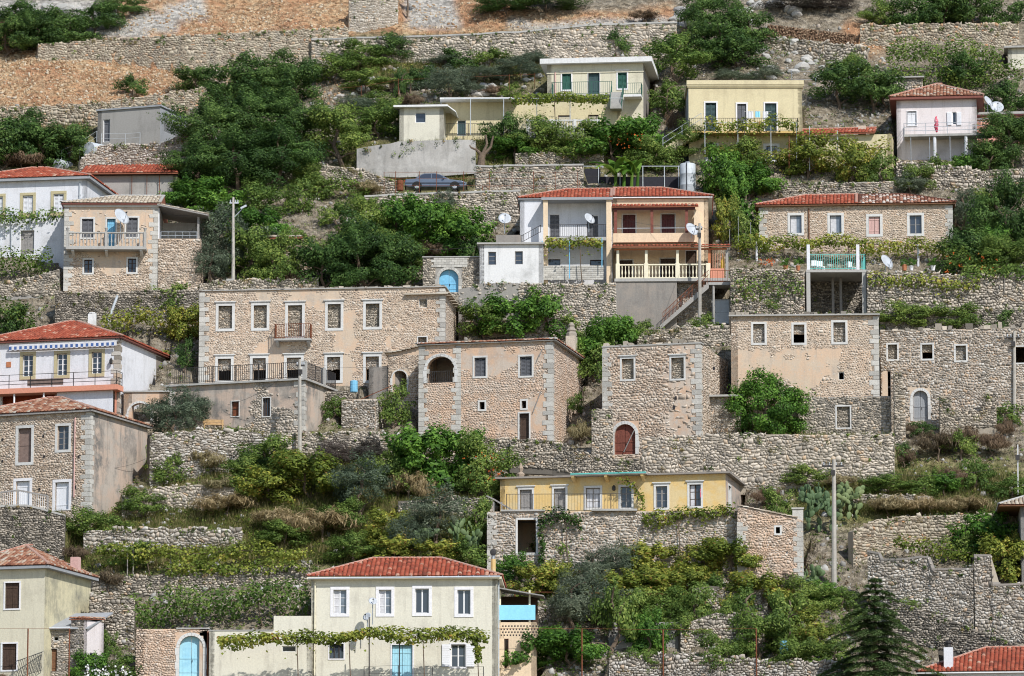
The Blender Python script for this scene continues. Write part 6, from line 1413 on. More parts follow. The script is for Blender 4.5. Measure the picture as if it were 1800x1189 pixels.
for grp, place, n_, box, sz in (('boulders above the yellow house', 'pale limestone boulder on the rocky slope above the yellow vine balcony house', 44, (1330, 80, 1520, 145), .36),
                        ('boulders below the coped retaining wall', 'white limestone boulder on the slope between coped retaining wall and cream hut', 34, (570, 118, 960, 170), .34),
                        ('boulders at the top right', 'grey boulder beside the top edge right of the middle', 14, (1180, 2, 1420, 40), .5),
                        ('boulders on the far left scree', 'white boulder on the stone heap in the top left corner', 34, (-5, 8, 205, 42), .4)):
    for i in range(n_):
        boulder(box[0]+rg.random()*(box[2]-box[0]), box[1]+rg.random()*(box[3]-box[1]), sz*rg.uniform(.6, 1.6), 'rock', place, grp)

# ================================================================== vegetation
def leaves_np(C, N_, size, rg, up=.35, asp=.55, droop=0.):
    """leaf-shaped quads at points C facing roughly along N_"""
    n = len(C); nn = N_+rg.normal(0, .42, (n, 3)); nn[:, 2] += up; nn /= np.linalg.norm(nn, axis=1, keepdims=True)
    t = rg.normal(0, 1, (n, 3)); t[:, 2] -= droop; t -= nn*(t*nn).sum(1, keepdims=True); t /= np.linalg.norm(t, axis=1, keepdims=True); b = np.cross(nn, t)
    s = size*rg.uniform(.6, 1.35, (n, 1)); L_ = t*s*.5; B_ = b*s*.5*asp
    return np.stack([C-L_, C+B_*1.0+nn*s*.06, C+L_, C-B_*1.0+nn*s*.06], 1)
def leaf_mesh(name, V, tint, mat):
    N = len(V); return np_mesh(name, V.reshape(-1, 3), np.arange(N*4), np.full(N, 4), tint, mat)
def make_crown(Rm, nleaf, leaf, seed, flat=1.0, droop=0., lobes=26, asp=.55, up=.35, hollow=.62, lo=-.75, mod=1.):
    """unit-proportion crown of radius Rm (metres) built from uneven leaf clumps"""
    rg = np.random.default_rng(seed); d = rg.normal(0, 1, (lobes*3, 3)); d /= np.linalg.norm(d, axis=1, keepdims=True); d = d[d[:, 2] > lo][:lobes]; k = len(d)
    rad = rg.uniform(hollow, .88, (k, 1))*(1+.12*rg.normal(0, 1, (k, 1))); cc = d*rad*Rm; cr = Rm*rg.uniform(.22, .42, k)*(26/lobes)**.36
    w_ = cr**2; ci = rg.choice(k, nleaf, p=w_/w_.sum()); q = rg.normal(0, 1, (nleaf, 3)); q /= np.linalg.norm(q, axis=1, keepdims=True)
    rr = cr[ci]*rg.uniform(.45, 1.1, nleaf)**.6; C = cc[ci]+q*rr[:, None]*np.array([1, 1, .8])
    # stray twigs at the outline
    ang = np.arctan2(C[:, 0], C[:, 2]); C *= (1+mod*(.16*np.sin(ang*5+seed)+.10*np.sin(ang*11+seed*2)))[:, None]; st = rg.random(nleaf) < .09; C[st] *= rg.uniform(1.02, 1.24, (st.sum(), 1)); C[:, 2] *= flat
    V = leaves_np(C, q*.8+C/np.maximum(np.linalg.norm(C, axis=1, keepdims=True), .01)*.5, leaf, rg, up, asp, droop)
    cl = rg.random(k); tint = np.clip(.5+(cl[ci]-.5)*.5+rg.normal(0, .2, nleaf), 0, 1)
    return leaf_mesh('crown', V, tint, 'leaf_mid')
CROWNS = {}
for i in range(4):
    CROWNS['S', i] = (1.0, make_crown(1.0, 2300, .14, 100+i, lobes=18))
    CROWNS['M', i] = (1.8, make_crown(1.8, 7500, .16, 110+i, lobes=28))
    CROWNS['L', i] = (3.2, make_crown(3.2, 21000, .18, 120+i, lobes=42))
    CROWNS['F', i] = (1.8, make_crown(1.8, 6000, .19, 130+i, lobes=26, asp=.75, up=.5))       # broad leaves: fig, vine, bay
    CROWNS['O', i] = (1.8, make_crown(1.8, 8000, .16, 140+i, lobes=40, asp=.32, up=.1, hollow=.5))  # narrow leaves: olive, broom
    CROWNS['T', i] = (1.0, make_crown(1.0, 2200, .36, 150+i, lobes=16, asp=.10, up=-.1, lo=-.1, hollow=.4, droop=-3.))     # tufty dry scrub
CROWNS['G', 0] = (3.2, make_crown(3.2, 18000, .19, 171, lobes=80, asp=.7, hollow=.72, mod=.15, lo=-1))
def trunk_mesh(seed, Hh, r):
    rg = np.random.default_rng(seed); m = MB(); p = Vector((0, 0, -.5)); pts = [p.copy()]
    for i in range(5): p = p+Vector((rg.normal(0, .09)*Hh, rg.normal(0, .06)*Hh, (Hh+.5)/5)); pts.append(p.copy())
    m.path(pts, r, r*.45, 6)
    for i in range(5):
        a = pts[2+i % 4]; d = Vector((rg.normal(0, 1), rg.normal(0, .7), rg.uniform(.5, 1.2))).normalized(); b = a+d*Hh*.35; m.path([a, a+d*Hh*.18+Vector((0, 0, .04*Hh)), b], r*.45, r*.15, 5)
    return m
TRUNKS = {}
for i in range(3):
    ob = trunk_mesh(200+i, 1.0, .055).build('trunk', 'bark'); TRUNKS[i] = ob.data; bpy.data.objects.remove(ob)
PLANTS = []
KIND = {  # kind: (name, crown family, material, words, category)
 'dk': ('evergreen_bush', None, 'leaf_dark', 'dark evergreen bush', 'bush'), 'md': ('green_bush', None, 'leaf_mid', 'mid green bush', 'bush'), 'br': ('leafy_bush', 'F', 'leaf_bright', 'bright green broad leaved bush', 'bush'),
 'ol': ('olive_tree', 'O', 'leaf_olive', 'grey green olive', 'tree'), 'yg': ('vine_bush', 'F', 'leaf_vine', 'yellowish green vine bush', 'bush'), 'dry': ('dry_shrub', 'T', 'leaf_dry', 'straw coloured dry shrub', 'shrub'),
 'bn': ('brown_shrub', 'T', 'leaf_brown', 'brown withered shrub', 'shrub'), 'ht': ('heath_shrub', 'O', 'leaf_heath', 'purplish grey leafless shrub', 'shrub'), 'gs': ('sage_shrub', 'O', 'leaf_olive', 'low grey sage cushion', 'shrub'),
 'tr': ('green_tree', None, 'leaf_mid', 'mid green tree', 'tree'), 'td': ('dark_tree', None, 'leaf_dark', 'dark green tree', 'tree'), 'fg': ('fig_tree', None, 'leaf_bright', 'round glossy fig tree', 'tree')}
def P_(place, *items):
    """items: (kind, u, v of the foot, width, height) in pixels"""
    for it in items: PLANTS.append((place,)+it)
P_('in the top left corner', ('dk', 15, 92, 90, 45), ('dk', 65, 88, 100, 48), ('dk', 118, 78, 90, 42), ('dk', 30, 34, 70, 26), ('dk', 165, 55, 80, 34), ('dk', 90, 58, 60, 26), ('dk', 215, 24, 70, 24))
P_('alone on the orange scree', ('dk', 233, 168, 44, 26))
P_('left of the grey concrete building', ('dk', 15, 292, 90, 78), ('dk', 70, 290, 95, 74), ('dk', 122, 284, 85, 66), ('bn', 40, 300, 90, 34), ('dk', 40, 250, 70, 40))
P_('at the foot of the orange scree beside the long retaining wall', ('dk', 345, 162, 75, 34), ('dk', 410, 172, 90, 52), ('dk', 480, 142, 75, 48), ('dk', 455, 178, 90, 60), ('dk', 520, 178, 80, 66), ('dk', 540, 130, 40, 36), ('bn', 420, 170, 26, 24))
P_('in the big grove right of the concrete building', ('td', 372, 300, 130, 118), ('td', 440, 280, 130, 110), ('td', 505, 270, 120, 92), ('td', 350, 335, 100, 90), ('td', 418, 345, 130, 105), ('td', 490, 335, 120, 100), ('tr', 590, 288, 95, 100), ('md', 540, 335, 60, 50), ('br', 530, 300, 40, 40))
P_('below the big grove, above the tall lamp pole', ('br', 342, 372, 85, 56), ('br', 392, 392, 90, 60), ('md', 330, 350, 60, 40), ('md', 450, 385, 80, 60), ('md', 530, 375, 50, 60))
P_('right of the balcony house porch', ('ol', 398, 470, 100, 100), ('ol', 372, 505, 60, 70), ('md', 440, 480, 85, 85), ('md', 480, 500, 80, 80), ('br', 460, 430, 70, 60))
P_('above the large ruined house', ('dk', 575, 508, 100, 85), ('dk', 640, 508, 140, 110), ('dk', 690, 500, 90, 80), ('bn', 500, 508, 70, 30), ('md', 545, 450, 80, 60))
P_('on the slope left of the whitewashed annex', ('md', 590, 395, 50, 40), ('md', 650, 430, 90, 75), ('br', 700, 425, 75, 75), ('br', 755, 430, 85, 75), ('br', 815, 445, 90, 75), ('ol', 777, 388, 50, 52), ('md', 720, 470, 60, 40), ('dk', 830, 462, 40, 50), ('bn', 760, 450, 70, 26), ('md', 560, 345, 50, 30))
P_('in front of the green shuttered house', ('dk', 885, 268, 70, 62), ('md', 948, 272, 85, 48), ('md', 1010, 280, 90, 58), ('br', 1075, 288, 100, 74), ('br', 1125, 272, 60, 64), ('md', 1150, 300, 80, 50), ('br', 905, 280, 60, 28))
P_('on the rocky slope below the coped retaining wall', ('md', 640, 112, 80, 30), ('dk', 688, 102, 60, 34), ('md', 585, 138, 70, 34), ('dk', 722, 152, 40, 36), ('dk', 752, 142, 40, 36), ('ol', 788, 178, 80, 42), ('dk', 802, 112, 50, 24), ('md', 862, 110, 50, 20), ('gs', 850, 138, 90, 22), ('gs', 915, 130, 90, 26), ('gs', 780, 108, 60, 18), ('md', 645, 155, 70, 26), ('dk', 703, 160, 22, 52), ('bn', 690, 158, 16, 40), ('md', 660, 240, 80, 40), ('md', 690, 215, 60, 30), ('gs', 640, 200, 60, 24), ('dk', 1085, 92, 40, 36), ('gs', 930, 110, 60, 22))
P_('between the green shuttered house and the vine balcony house', ('tr', 1185, 150, 90, 80), ('td', 1235, 60, 70, 70), ('td', 1268, 112, 90, 80), ('td', 1312, 92, 80, 76), ('td', 1225, 105, 60, 60), ('dk', 1295, 120, 90, 40), ('tr', 1180, 205, 50, 60), ('md', 1165, 190, 40, 40), ('gs', 1290, 145, 70, 24), ('gs', 1345, 140, 60, 26), ('bn', 1185, 235, 40, 50))
P_('along the top edge, right of the middle', ('dk', 890, 22, 90, 26), ('dk', 960, 16, 110, 24), ('bn', 1135, 28, 60, 20), ('ht', 1390, 18, 100, 20), ('ht', 1460, 16, 80, 18), ('dk', 1250, 14, 50, 26))
P_('above the ashlar garden wall, top right', ('dk', 1610, 44, 80, 48), ('dk', 1660, 44, 80, 54), ('dk', 1715, 42, 80, 48), ('md', 1548, 40, 55, 46), ('dk', 1780, 40, 50, 30))
P_('left of the pyramid roof house', ('td', 1475, 190, 80, 70), ('td', 1535, 192, 90, 74), ('md', 1490, 140, 60, 40), ('dk', 1560, 190, 50, 60))
P_('right of the pyramid roof house', ('dk', 1770, 190, 70, 60), ('dk', 1700, 150, 70, 50), ('td', 1772, 305, 110, 95), ('td', 1740, 320, 80, 60), ('md', 1790, 250, 50, 40))
P_('below the pyramid roof house', ('md', 1610, 335, 60, 46), ('md', 1650, 318, 50, 40), ('br', 1700, 318, 60, 44), ('ol', 1600, 345, 50, 36))
P_('around the bare tank beside the banana plant', ('md', 1172, 300, 50, 40), ('br', 1272, 345, 70, 80), ('md', 1220, 275, 100, 40), ('br', 1300, 395, 60, 90), ('br', 1320, 350, 80, 60), ('md', 1300, 300, 80, 50), ('md', 1310, 440, 50, 70), ('yg', 1275, 420, 40, 70))
P_('in front of the yellow vine balcony house', ('br', 1345, 342, 90, 54), ('br', 1400, 345, 90, 56), ('md', 1290, 345, 60, 50), ('yg', 1420, 305, 80, 46), ('yg', 1500, 320, 60, 70), ('md', 1550, 325, 50, 60), ('ol', 1545, 345, 60, 30))
P_('right of the long stone house', ('ol', 1692, 410, 60, 74), ('dk', 1770, 440, 110, 130), ('md', 1735, 390, 70, 60), ('dk', 1705, 480, 90, 76), ('md', 1765, 490, 110, 70), ('br', 1740, 460, 60, 60), ('dk', 1680, 440, 40, 40))
P_('under the hanging vines, right edge', ('md', 1580, 578, 80, 34), ('md', 1632, 576, 70, 30), ('md', 1685, 576, 70, 28), ('dk', 1760, 580, 40, 34), ('md', 1350, 545, 40, 26))
P_('left of the tall retaining wall under the white balustrade', ('md', 850, 592, 80, 62), ('br', 905, 592, 90, 66), ('br', 960, 594, 80, 78), ('md', 1010, 596, 50, 40), ('br', 1065, 640, 80, 80), ('md', 1050, 662, 60, 60), ('br', 1090, 605, 50, 44))
P_('beside the three-window ruin', ('fg', 1348, 768, 116, 108))
P_('above the red roof of the awning house', ('md', 215, 592, 70, 50), ('yg', 270, 590, 80, 56), ('yg', 320, 588, 60, 54), ('dk', 20, 580, 60, 50), ('md', 60, 560, 50, 36), ('md', 130, 545, 40, 26), ('dk', 330, 640, 30, 50))
P_('on the bank beside the wooden bench', ('ol', 305, 785, 90, 90), ('ol', 340, 745, 60, 60), ('md', 270, 790, 40, 50))
P_('around the foot of the tall pole', ('md', 470, 832, 90, 58), ('dk', 440, 835, 50, 40), ('ht', 590, 820, 60, 34), ('ht', 640, 810, 70, 30), ('bn', 570, 790, 40, 30))
P_('on the green bank left of the ochre house', ('yg', 545, 880, 110, 62), ('yg', 470, 885, 90, 44), ('md', 420, 880, 60, 30), ('md', 665, 850, 70, 50), ('ol', 632, 908, 92, 96), ('br', 750, 858, 120, 100), ('br', 812, 840, 90, 84), ('md', 856, 866, 100, 98), ('md', 700, 870, 60, 60), ('dry', 720, 880, 70, 48), ('dry', 760, 885, 50, 36), ('md', 600, 930, 70, 36), ('dry', 570, 945, 110, 50), ('dry', 480, 930, 90, 34), ('md', 500, 960, 80, 30), ('dry', 400, 905, 90, 34), ('yg', 690, 950, 70, 50))
P_('above the roof of the cream house', ('ol', 768, 955, 96, 92), ('ol', 715, 975, 70, 60), ('md', 620, 985, 80, 36), ('yg', 680, 988, 80, 34), ('yg', 760, 992, 80, 30), ('md', 820, 990, 60, 34), ('md', 840, 940, 50, 70))
P_('below the dark terrace wall, left', ('md', 150, 948, 80, 50), ('md', 195, 945, 50, 36), ('bn', 130, 985, 50, 34), ('bn', 190, 1030, 70, 34), ('md', 235, 990, 60, 30))
P_('below the rubble wall of the ochre house', ('yg', 940, 1050, 80, 56), ('yg', 985, 1040, 50, 50), ('ol', 1040, 1040, 80, 70), ('ol', 1090, 1036, 70, 72), ('yg', 1150, 1012, 90, 60), ('yg', 1235, 1004, 70, 50), ('yg', 1284, 1012, 84, 62), ('md', 990, 980, 60, 60), ('yg', 970, 935, 60, 50), ('dk', 1010, 932, 50, 40), ('dk', 962, 960, 40, 60))
P_('standing tall in the bottom garden', ('tr', 1085, 1150, 60, 110), ('ol', 1015, 1120, 90, 100), ('tr', 1225, 1120, 60, 90), ('tr', 1380, 1140, 60, 100), ('tr', 1310, 1130, 50, 90), ('br', 1140, 1150, 60, 70))
P_('in the bottom garden right of the blue panel', ('ol', 1045, 1100, 90, 84), ('dk', 1075, 1090, 60, 50), ('br', 940, 1170, 90, 70), ('br', 1000, 1172, 90, 66), ('md', 1110, 1110, 90, 50), ('md', 1165, 1090, 80, 50), ('md', 1200, 1130, 70, 44), ('md', 1130, 1185, 70, 34), ('yg', 1100, 1062, 90, 40), ('yg', 1180, 1056, 90, 36))
P_('on the rubble slope left of the cedar', ('yg', 1335, 1072, 90, 62), ('yg', 1300, 1100, 60, 50), ('md', 1420, 1075, 80, 54), ('md', 1335, 1150, 100, 62), ('yg', 1400, 1120, 70, 50), ('md', 1270, 1120, 70, 54), ('md', 1270, 1180, 80, 44), ('md', 1400, 1180, 80, 44), ('yg', 1440, 1150, 60, 50), ('ht', 1390, 1040, 40, 34), ('br', 1450, 1060, 50, 36), ('md', 1500, 1100, 50, 40))
P_('at the right edge, behind the garden wall', ('br', 1735, 975, 90, 70), ('yg', 1770, 1020, 80, 70), ('yg', 1800, 1000, 50, 60), ('md', 1690, 980, 50, 40))
P_('on the brown slope below the long right ruin', ('bn', 1590, 820, 50, 36), ('bn', 1650, 800, 90, 44), ('bn', 1700, 790, 80, 40), ('md', 1690, 800, 46, 40), ('bn', 1745, 800, 70, 50), ('md', 1715, 850, 50, 60), ('bn', 1770, 770, 50, 40), ('dk', 1585, 815, 46, 26), ('bn', 1670, 850, 60, 40), ('md', 1640, 845, 30, 26), ('bn', 1600, 760, 40, 26), ('dk', 1620, 760, 40, 20), ('md', 1770, 745, 50, 30))
P_('on the dry bank around the right hand pole', ('md', 1420, 850, 70, 26), ('md', 1560, 868, 80, 24), ('md', 1625, 872, 60, 24), ('dry', 1560, 908, 80, 34), ('dry', 1620, 905, 80, 30), ('dry', 1700, 900, 80, 30), ('bn', 1350, 880, 60, 40), ('md', 1365, 905, 50, 50), ('md', 1780, 870, 60, 30), ('dry', 1480, 860, 60, 24), ('br', 1660, 860, 50, 24))
P_('beside the brown arched door', ('bn', 960, 830, 50, 34), ('bn', 1000, 825, 60, 30), ('md', 1060, 822, 44, 26), ('yg', 1170, 762, 36, 50), ('dry', 1020, 770, 40, 36), ('md', 1015, 720, 26, 30))
P_('by the gate pier in the bottom left corner', ('br', 165, 1200, 60, 50), ('md', 215, 1195, 60, 40), ('md', 190, 1150, 30, 40), ('bn', 1, 1200, 40, 20))
P_('in the ruined stair between patio block and loggia house', ('md', 700, 745, 50, 66), ('md', 590, 735, 40, 40))
P_('on the terraces above the pierced wall, lower right', ('yg', 1000, 1070, 60, 40), ('yg', 1135, 1040, 70, 40), ('yg', 1215, 1040, 70, 44), ('md', 1250, 1060, 60, 44), ('br', 905, 1020, 50, 44), ('yg', 880, 985, 30, 30))
P_('on the stony slope left of the corner red roof', ('md', 1590, 1090, 50, 30), ('md', 1480, 1060, 50, 36), ('dry', 1620, 1050, 50, 26), ('md', 1680, 1085, 40, 20), ('bn', 1730, 1080, 40, 22), ('md', 1470, 1170, 60, 50))
P_('on the rubble bank under the bench', ('md', 390, 800, 60, 36), ('dry', 350, 830, 70, 36), ('md', 300, 850, 60, 36), ('md', 430, 850, 70, 44), ('dry', 400, 870, 80, 30), ('md', 250, 900, 70, 30))
P_('on the slope between the car and the annex', ('md', 650, 385, 60, 40), ('br', 735, 395, 50, 40), ('md', 690, 460, 70, 50), ('dry', 640, 340, 60, 24), ('md', 800, 400, 50, 40), ('md', 530, 430, 60, 50), ('bn', 870, 520, 40, 30), ('md', 890, 545, 40, 30))
P_('behind the dark wall below the balcony house', ('md', 120, 580, 60, 30), ('yg', 180, 575, 60, 36), ('bn', 240, 540, 60, 26), ('md', 300, 545, 60, 34), ('dk', 90, 600, 50, 40))
P_('on the loose slope behind the stone ruins', ('md', 1130, 600, 50, 26), ('md', 1240, 585, 40, 24), ('bn', 1160, 615, 40, 20), ('md', 1030, 610, 40, 30), ('dry', 1250, 688, 50, 24))
P_('on the stony ground above the long cream wing', ('gs', 620, 190, 50, 22), ('bn', 720, 190, 50, 24), ('md', 660, 185, 50, 20), ('gs', 760, 140, 50, 20), ('bn', 870, 165, 50, 18), ('md', 900, 165, 40, 18), ('gs', 830, 160, 50, 18))
ORD = ['first', 'second', 'third', 'fourth', 'fifth', 'sixth', 'seventh', 'eighth', 'ninth', 'tenth', 'eleventh', 'twelfth']
from collections import defaultdict
grp = defaultdict(list)
for i, p in enumerate(PLANTS): grp[p[0], p[1]].append(i)
prg = np.random.default_rng(99)
for (place, kind), ids in grp.items():
    ids.sort(key=lambda i: PLANTS[i][2]); nm, fam, mt, words, cat = KIND[kind]
    for rank, i in enumerate(ids):
        _, _, u, vb, w_, h_ = PLANTS[i]
        if len(ids) == 1: lab = f'{words} {place}'
        elif len(ids) == 2: lab = f"{'left' if rank == 0 else 'right'} one of two: {words} {place}"
        else: lab = f"{words} {place}, {ORD[rank] if rank < 12 else 'last'} from left"
        ws = lab.split()
        if len(ws) > 16: lab = ' '.join(w for w in ws if w not in ('the', 'of', 'a'))
        if kind == 'bn': w_, h_ = w_*.75, h_*.75
        if w_ > 1.6*h_ and kind not in ('gs', 'dry'): h_ = h_*1.3
        P = at(u, vb, -.3); k = FPX/(P @ FW); Wm = w_/k; Hm = h_/k*1.05
        P[2] = min(P[2], ground_z(np.array([P[0]]), np.array([P[1]]))[0]+.3)
        f_ = 'G' if kind == 'fg' else fam or ('S' if Wm < 2.6 else 'M' if Wm < 4.4 else 'L')
        v_ = 0 if kind == 'fg' else int(prg.integers(0, 4)); Rm, cme = CROWNS[f_, v_]
        tree = kind in ('tr', 'td', 'ol', 'fx')
        root = thing(nm, lab, cat, P, 0, place + ' plants')
        c = link('crown', cme, root, mt); zc = Hm*(.58 if tree else .44); rz = Hm*(.5 if tree else .6)
        c.location = (0, 0, zc); Wm *= 1.08; Hm *= 1.12; c.scale = (Wm/2/Rm*1.12, max(.6, min(1.0, Wm/3.5))*Wm/2/Rm, rz/Rm); c.rotation_euler = (0, 0, 0)
        if prg.random() < .5: c.scale.x *= -1
        t = link('trunk' if tree else 'stem', TRUNKS[int(prg.integers(0, 3))], root); t.scale = (Hm*.75, Hm*.75, Hm*(.7 if tree else .5)); t.rotation_euler = (0, 0, prg.random()*6)

# ---- leaf masses that follow a line: trellised vines, hedges, creepers
def vine(name, label, line, thick, depth=.9, vfoot=None, y=None, mat='leaf_vine', leaf=.2, dens=105, cat='vine', posts=(), hang=.25, post_mat='galvanised', seed=None, group=None, rough=.5, postr=.04):
    """line: (u, v) along the middle of the leaf mass; thick in pixels"""
    seed = seed or len(MB.log)+300; rg = np.random.default_rng(seed)
    uc = np.mean([p[0] for p in line]); yy = y if y is not None else at(uc, vfoot)[1]
    Q = np.array([at_y(u, v, yy) for u, v in line]); O = Vector(at_y(uc, vfoot if vfoot else max(v for _, v in line)+thick/2, yy)); k = FPX/(Q[0] @ FW)
    root = thing(name, label, cat, O, 0, group)
    seg = np.linalg.norm(np.diff(Q, axis=0), axis=1); S = np.concatenate(([0], np.cumsum(seg))); tm = thick/k; n_ = int(S[-1]*(tm*.7+depth*.5)*dens*(1.0 if dens > 100 else 1.9))
    s = rg.random(n_)*S[-1]; C = np.stack([np.interp(s, S, Q[:, i]) for i in range(3)], 1)
    amp = .55+.75*vnoise(s*.9, s*0+1, seed); a = rg.random(n_)*6.283; r_ = rg.random(n_)**.45
    off = np.stack([rg.normal(0, .1, n_), np.cos(a)*r_*depth/2, np.sin(a)*r_*tm/2*amp], 1)
    off[:, 2] += (vnoise(s*.7, s*0+7, seed)-.5)*tm*rough
    hg = rg.random(n_) < hang*.5; off[hg, 2] -= rg.random(hg.sum())**2*tm*1.1
    C = C+off; V = leaves_np(C-np.array(O), off/np.maximum(np.linalg.norm(off, axis=1, keepdims=True), .05), leaf, rg, .5, .8)
    tint = np.clip(vnoise(s*1.3, off[:, 2]*2, seed)*.6+.2+rg.normal(0, .16, n_), 0, 1)
    link('foliage', leaf_mesh('foliage', V, tint, mat), root)
    m = MB()
    for i in range(len(Q)-1): m.tube(Q[i]-np.array(O), Q[i+1]-np.array(O), .03, n=5)
    for q in range(max(1, int(S[-1]/5))):
        ss = (q+.5+rg.normal(0, .15))*S[-1]/max(1, int(S[-1]/5)); b = Vector([np.interp(ss, S, Q[:, i]) for i in range(3)])-O; g0 = ground_z(np.array([b.x+O.x]), np.array([yy]))[0]-O.z-.1
        g0 = max(g0, b.z-5.0); m.path([Vector((b.x+.3, .2, g0)), Vector((b.x+.1, .05, (g0+b.z)/2)), b], .05, .03, 5)
    m.build('vine_stem', 'bark', root)
    for (u, vt, vb) in posts:
        p0 = Vector(at_y(u, vb, yy))-O; p1 = Vector(at_y(u, vt, yy))-O; m = MB(); m.tube(p0, p1, postr, n=6); m.build('post', post_mat, root)
    return root
vine('vine_pergola', 'vine pergola in front of the white house at the upper left edge', [(-10, 376), (40, 382), (110, 380)], 26, 2.0, 452, posts=((20, 372, 440), (88, 374, 448)), mat='leaf_mid')
vine('ivy_hedge', 'dark leafy hedge along the fence left of the balcony house', [(-10, 455), (40, 452), (92, 455)], 50, 1.2, 490, mat='leaf_mid', cat='hedge')
vine('vine_mass', 'tangled vine above the awning house roof at left edge', [(-5, 545), (30, 560), (60, 575)], 50, 1.2, 590, mat='leaf_mid')
vine('vine_pergola', 'vine pergola over the porch of the long cream wing', [(900, 172), (960, 171), (1068, 174)], 15, 2.2, y=at(950, 240)[1]-2.2, dens=60)
vine('balcony_vine', 'vine wreathing the balcony of the yellow house, upper right', [(1240, 214), (1290, 222), (1350, 214), (1402, 222)], 26, 1.0, y=at(1310, 284)[1]-2.3)
vine('trellis_vine', 'loose vine trellis before the yellow wing', [(1400, 240), (1460, 250), (1520, 262), (1566, 258)], 34, 1.4, y=at(1480, 296)[1]-1.6, posts=((1423, 222, 300), (1472, 230, 300)), dens=34)
vine('trellis_vine', 'low vine trellis in front of yellow house ground floor', [(1235, 268), (1300, 270), (1400, 272)], 24, 1.2, y=at(1310, 284)[1]-2.6, dens=34, posts=((1387, 240, 302),), post_mat='rust')
vine('vine_canopy', 'broad sloping vine canopy below the ashlar garden wall, top right', [(1560, 92), (1640, 92), (1700, 96), (1760, 102)], 48, 3.0, 135, mat='leaf_mid', dens=40)
vine('creeper_curtain', 'leafy creeper curtain hanging below the vine canopy, top right', [(1560, 122), (1640, 128), (1720, 134), (1800, 130)], 42, 1.2, 160, mat='leaf_mid', dens=46)
vine('porch_vine', 'vine strip hanging on the white half of the centre house', [(958, 424), (1000, 428), (1058, 424)], 20, 1.1, y=at(1000, 494)[1]-2.2, posts=((1001, 424, 490), (1058, 418, 470), (953, 424, 470)), post_mat='door_blue', dens=70)
vine('trellis_vine', 'long vine trellis along the foot of the long stone house', [(1290, 428), (1340, 424), (1420, 426), (1500, 428), (1600, 432), (1680, 436)], 28, 1.6, y=at(1480, 436)[1]-2.0, posts=((1330, 425, 465), (1614, 430, 470)), post_mat='render_white', postr=.09)
vine('vine_curtain', 'dark vine curtain left of the turquoise railing', [(1288, 505), (1350, 500), (1412, 505)], 44, 1.4, 552, mat='leaf_mid', posts=((1338, 490, 545), (1320, 500, 548)))
vine('vine_row', 'hanging vine row right of the turquoise railing', [(1526, 494), (1600, 492), (1680, 498), (1720, 496)], 26, 1.6, 552, posts=((1541, 486, 540), (1595, 492, 542), (1634, 492, 535), (1766, 480, 515)), post_mat='bark_grey')
vine('vine_cover', 'vine foliage along the terrace edge at the far right', [(1690, 482), (1740, 480), (1805, 484)], 26, 1.6, 548, mat='leaf_mid')
vine('hedge_row', 'vine hedge over the wall above the awning house', [(180, 560), (240, 556), (300, 562), (345, 566)], 42, 1.4, 592, mat='leaf_vine')
vine('trellis_vine', 'upper vine row on crooked posts left of the cream house', [(170, 968), (250, 972), (330, 975), (420, 968), (540, 972)], 32, 1.6, 1012, posts=((224, 965, 1030), (234, 960, 1016), (300, 975, 1045), (448, 985, 1030)), post_mat='bark_grey', mat='leaf_vine')
vine('trellis_vine', 'second vine row below the crooked posts left of the cream house', [(290, 1000), (360, 1002), (440, 1000), (540, 998)], 30, 1.4, 1036, mat='leaf_vine')
vine('vine_canopy', 'dense dark vine canopy above the pale blue gate', [(226, 1075), (300, 1066), (380, 1060), (460, 1050), (545, 1040)], 62, 3.2, 1105, mat='leaf_mid', dens=48)
vine('front_vine', 'vine garland along the front of the cream house', [(384, 1124), (450, 1122), (520, 1126), (600, 1120), (655, 1112), (720, 1122), (780, 1114), (856, 1124)], 26, 1.0, y=at(710, 1207)[1]-2.4, leaf=.22, dens=90, hang=.08, posts=((649, 1085, 1195), (702, 1130, 1195)), post_mat='iron')
vine('hanging_vine', 'vine trailing down at the right end of the cream house garland', [(832, 1120), (838, 1140), (842, 1165)], 26, .6, y=at(710, 1207)[1]-2.4, leaf=.26, dens=60)
vine('wall_creeper', 'dark creeper on the rubble wall beside the open doorway of the ochre house', [(948, 912), (990, 908), (1022, 914)], 34, .5, y=at(1000, 1000)[1]-.35, mat='leaf_dark', dens=70)
vine('wall_creeper', 'creeper strip hanging right of the dark doorway below the ochre house', [(950, 925), (955, 955), (950, 985)], 26, .5, y=at(1000, 1000)[1]-.35, mat='leaf_dark', dens=60)
vine('terrace_vine', 'vine on the terrace edge below the right windows of the ochre house', [(1130, 905), (1170, 908), (1210, 904), (1290, 902)], 30, 1.0, y=at(1080, 1000)[1]-.4, dens=70)
vine('climbing_vine', 'thin vine climbing past the windows of the ochre house', [(1085, 840), (1115, 850), (1130, 880), (1130, 915)], 22, .5, y=at(1080, 930)[1]-.9, dens=34)
vine('trellis_vine', 'vine on the rusty frame below the rubble wall of the ochre house', [(1045, 1045), (1120, 1048), (1200, 1050), (1240, 1062)], 30, 1.4, 1090, dens=44)
vine('trellis_vine', 'vine along the dark coped garden wall, lower right', [(1575, 955), (1620, 962), (1680, 968), (1715, 974)], 28, 1.2, 1000, dens=50)
vine('flowering_creeper', 'leafy creeper with orange flowers right of the satellite dish', [(1660, 455), (1710, 470), (1760, 470)], 60, 1.4, 520, mat='leaf_mid')
vine('roadside_creeper', 'creeper over the low wall left of the parked car', [(560, 330), (610, 318), (650, 330)], 40, 1.0, 350, mat='leaf_mid')

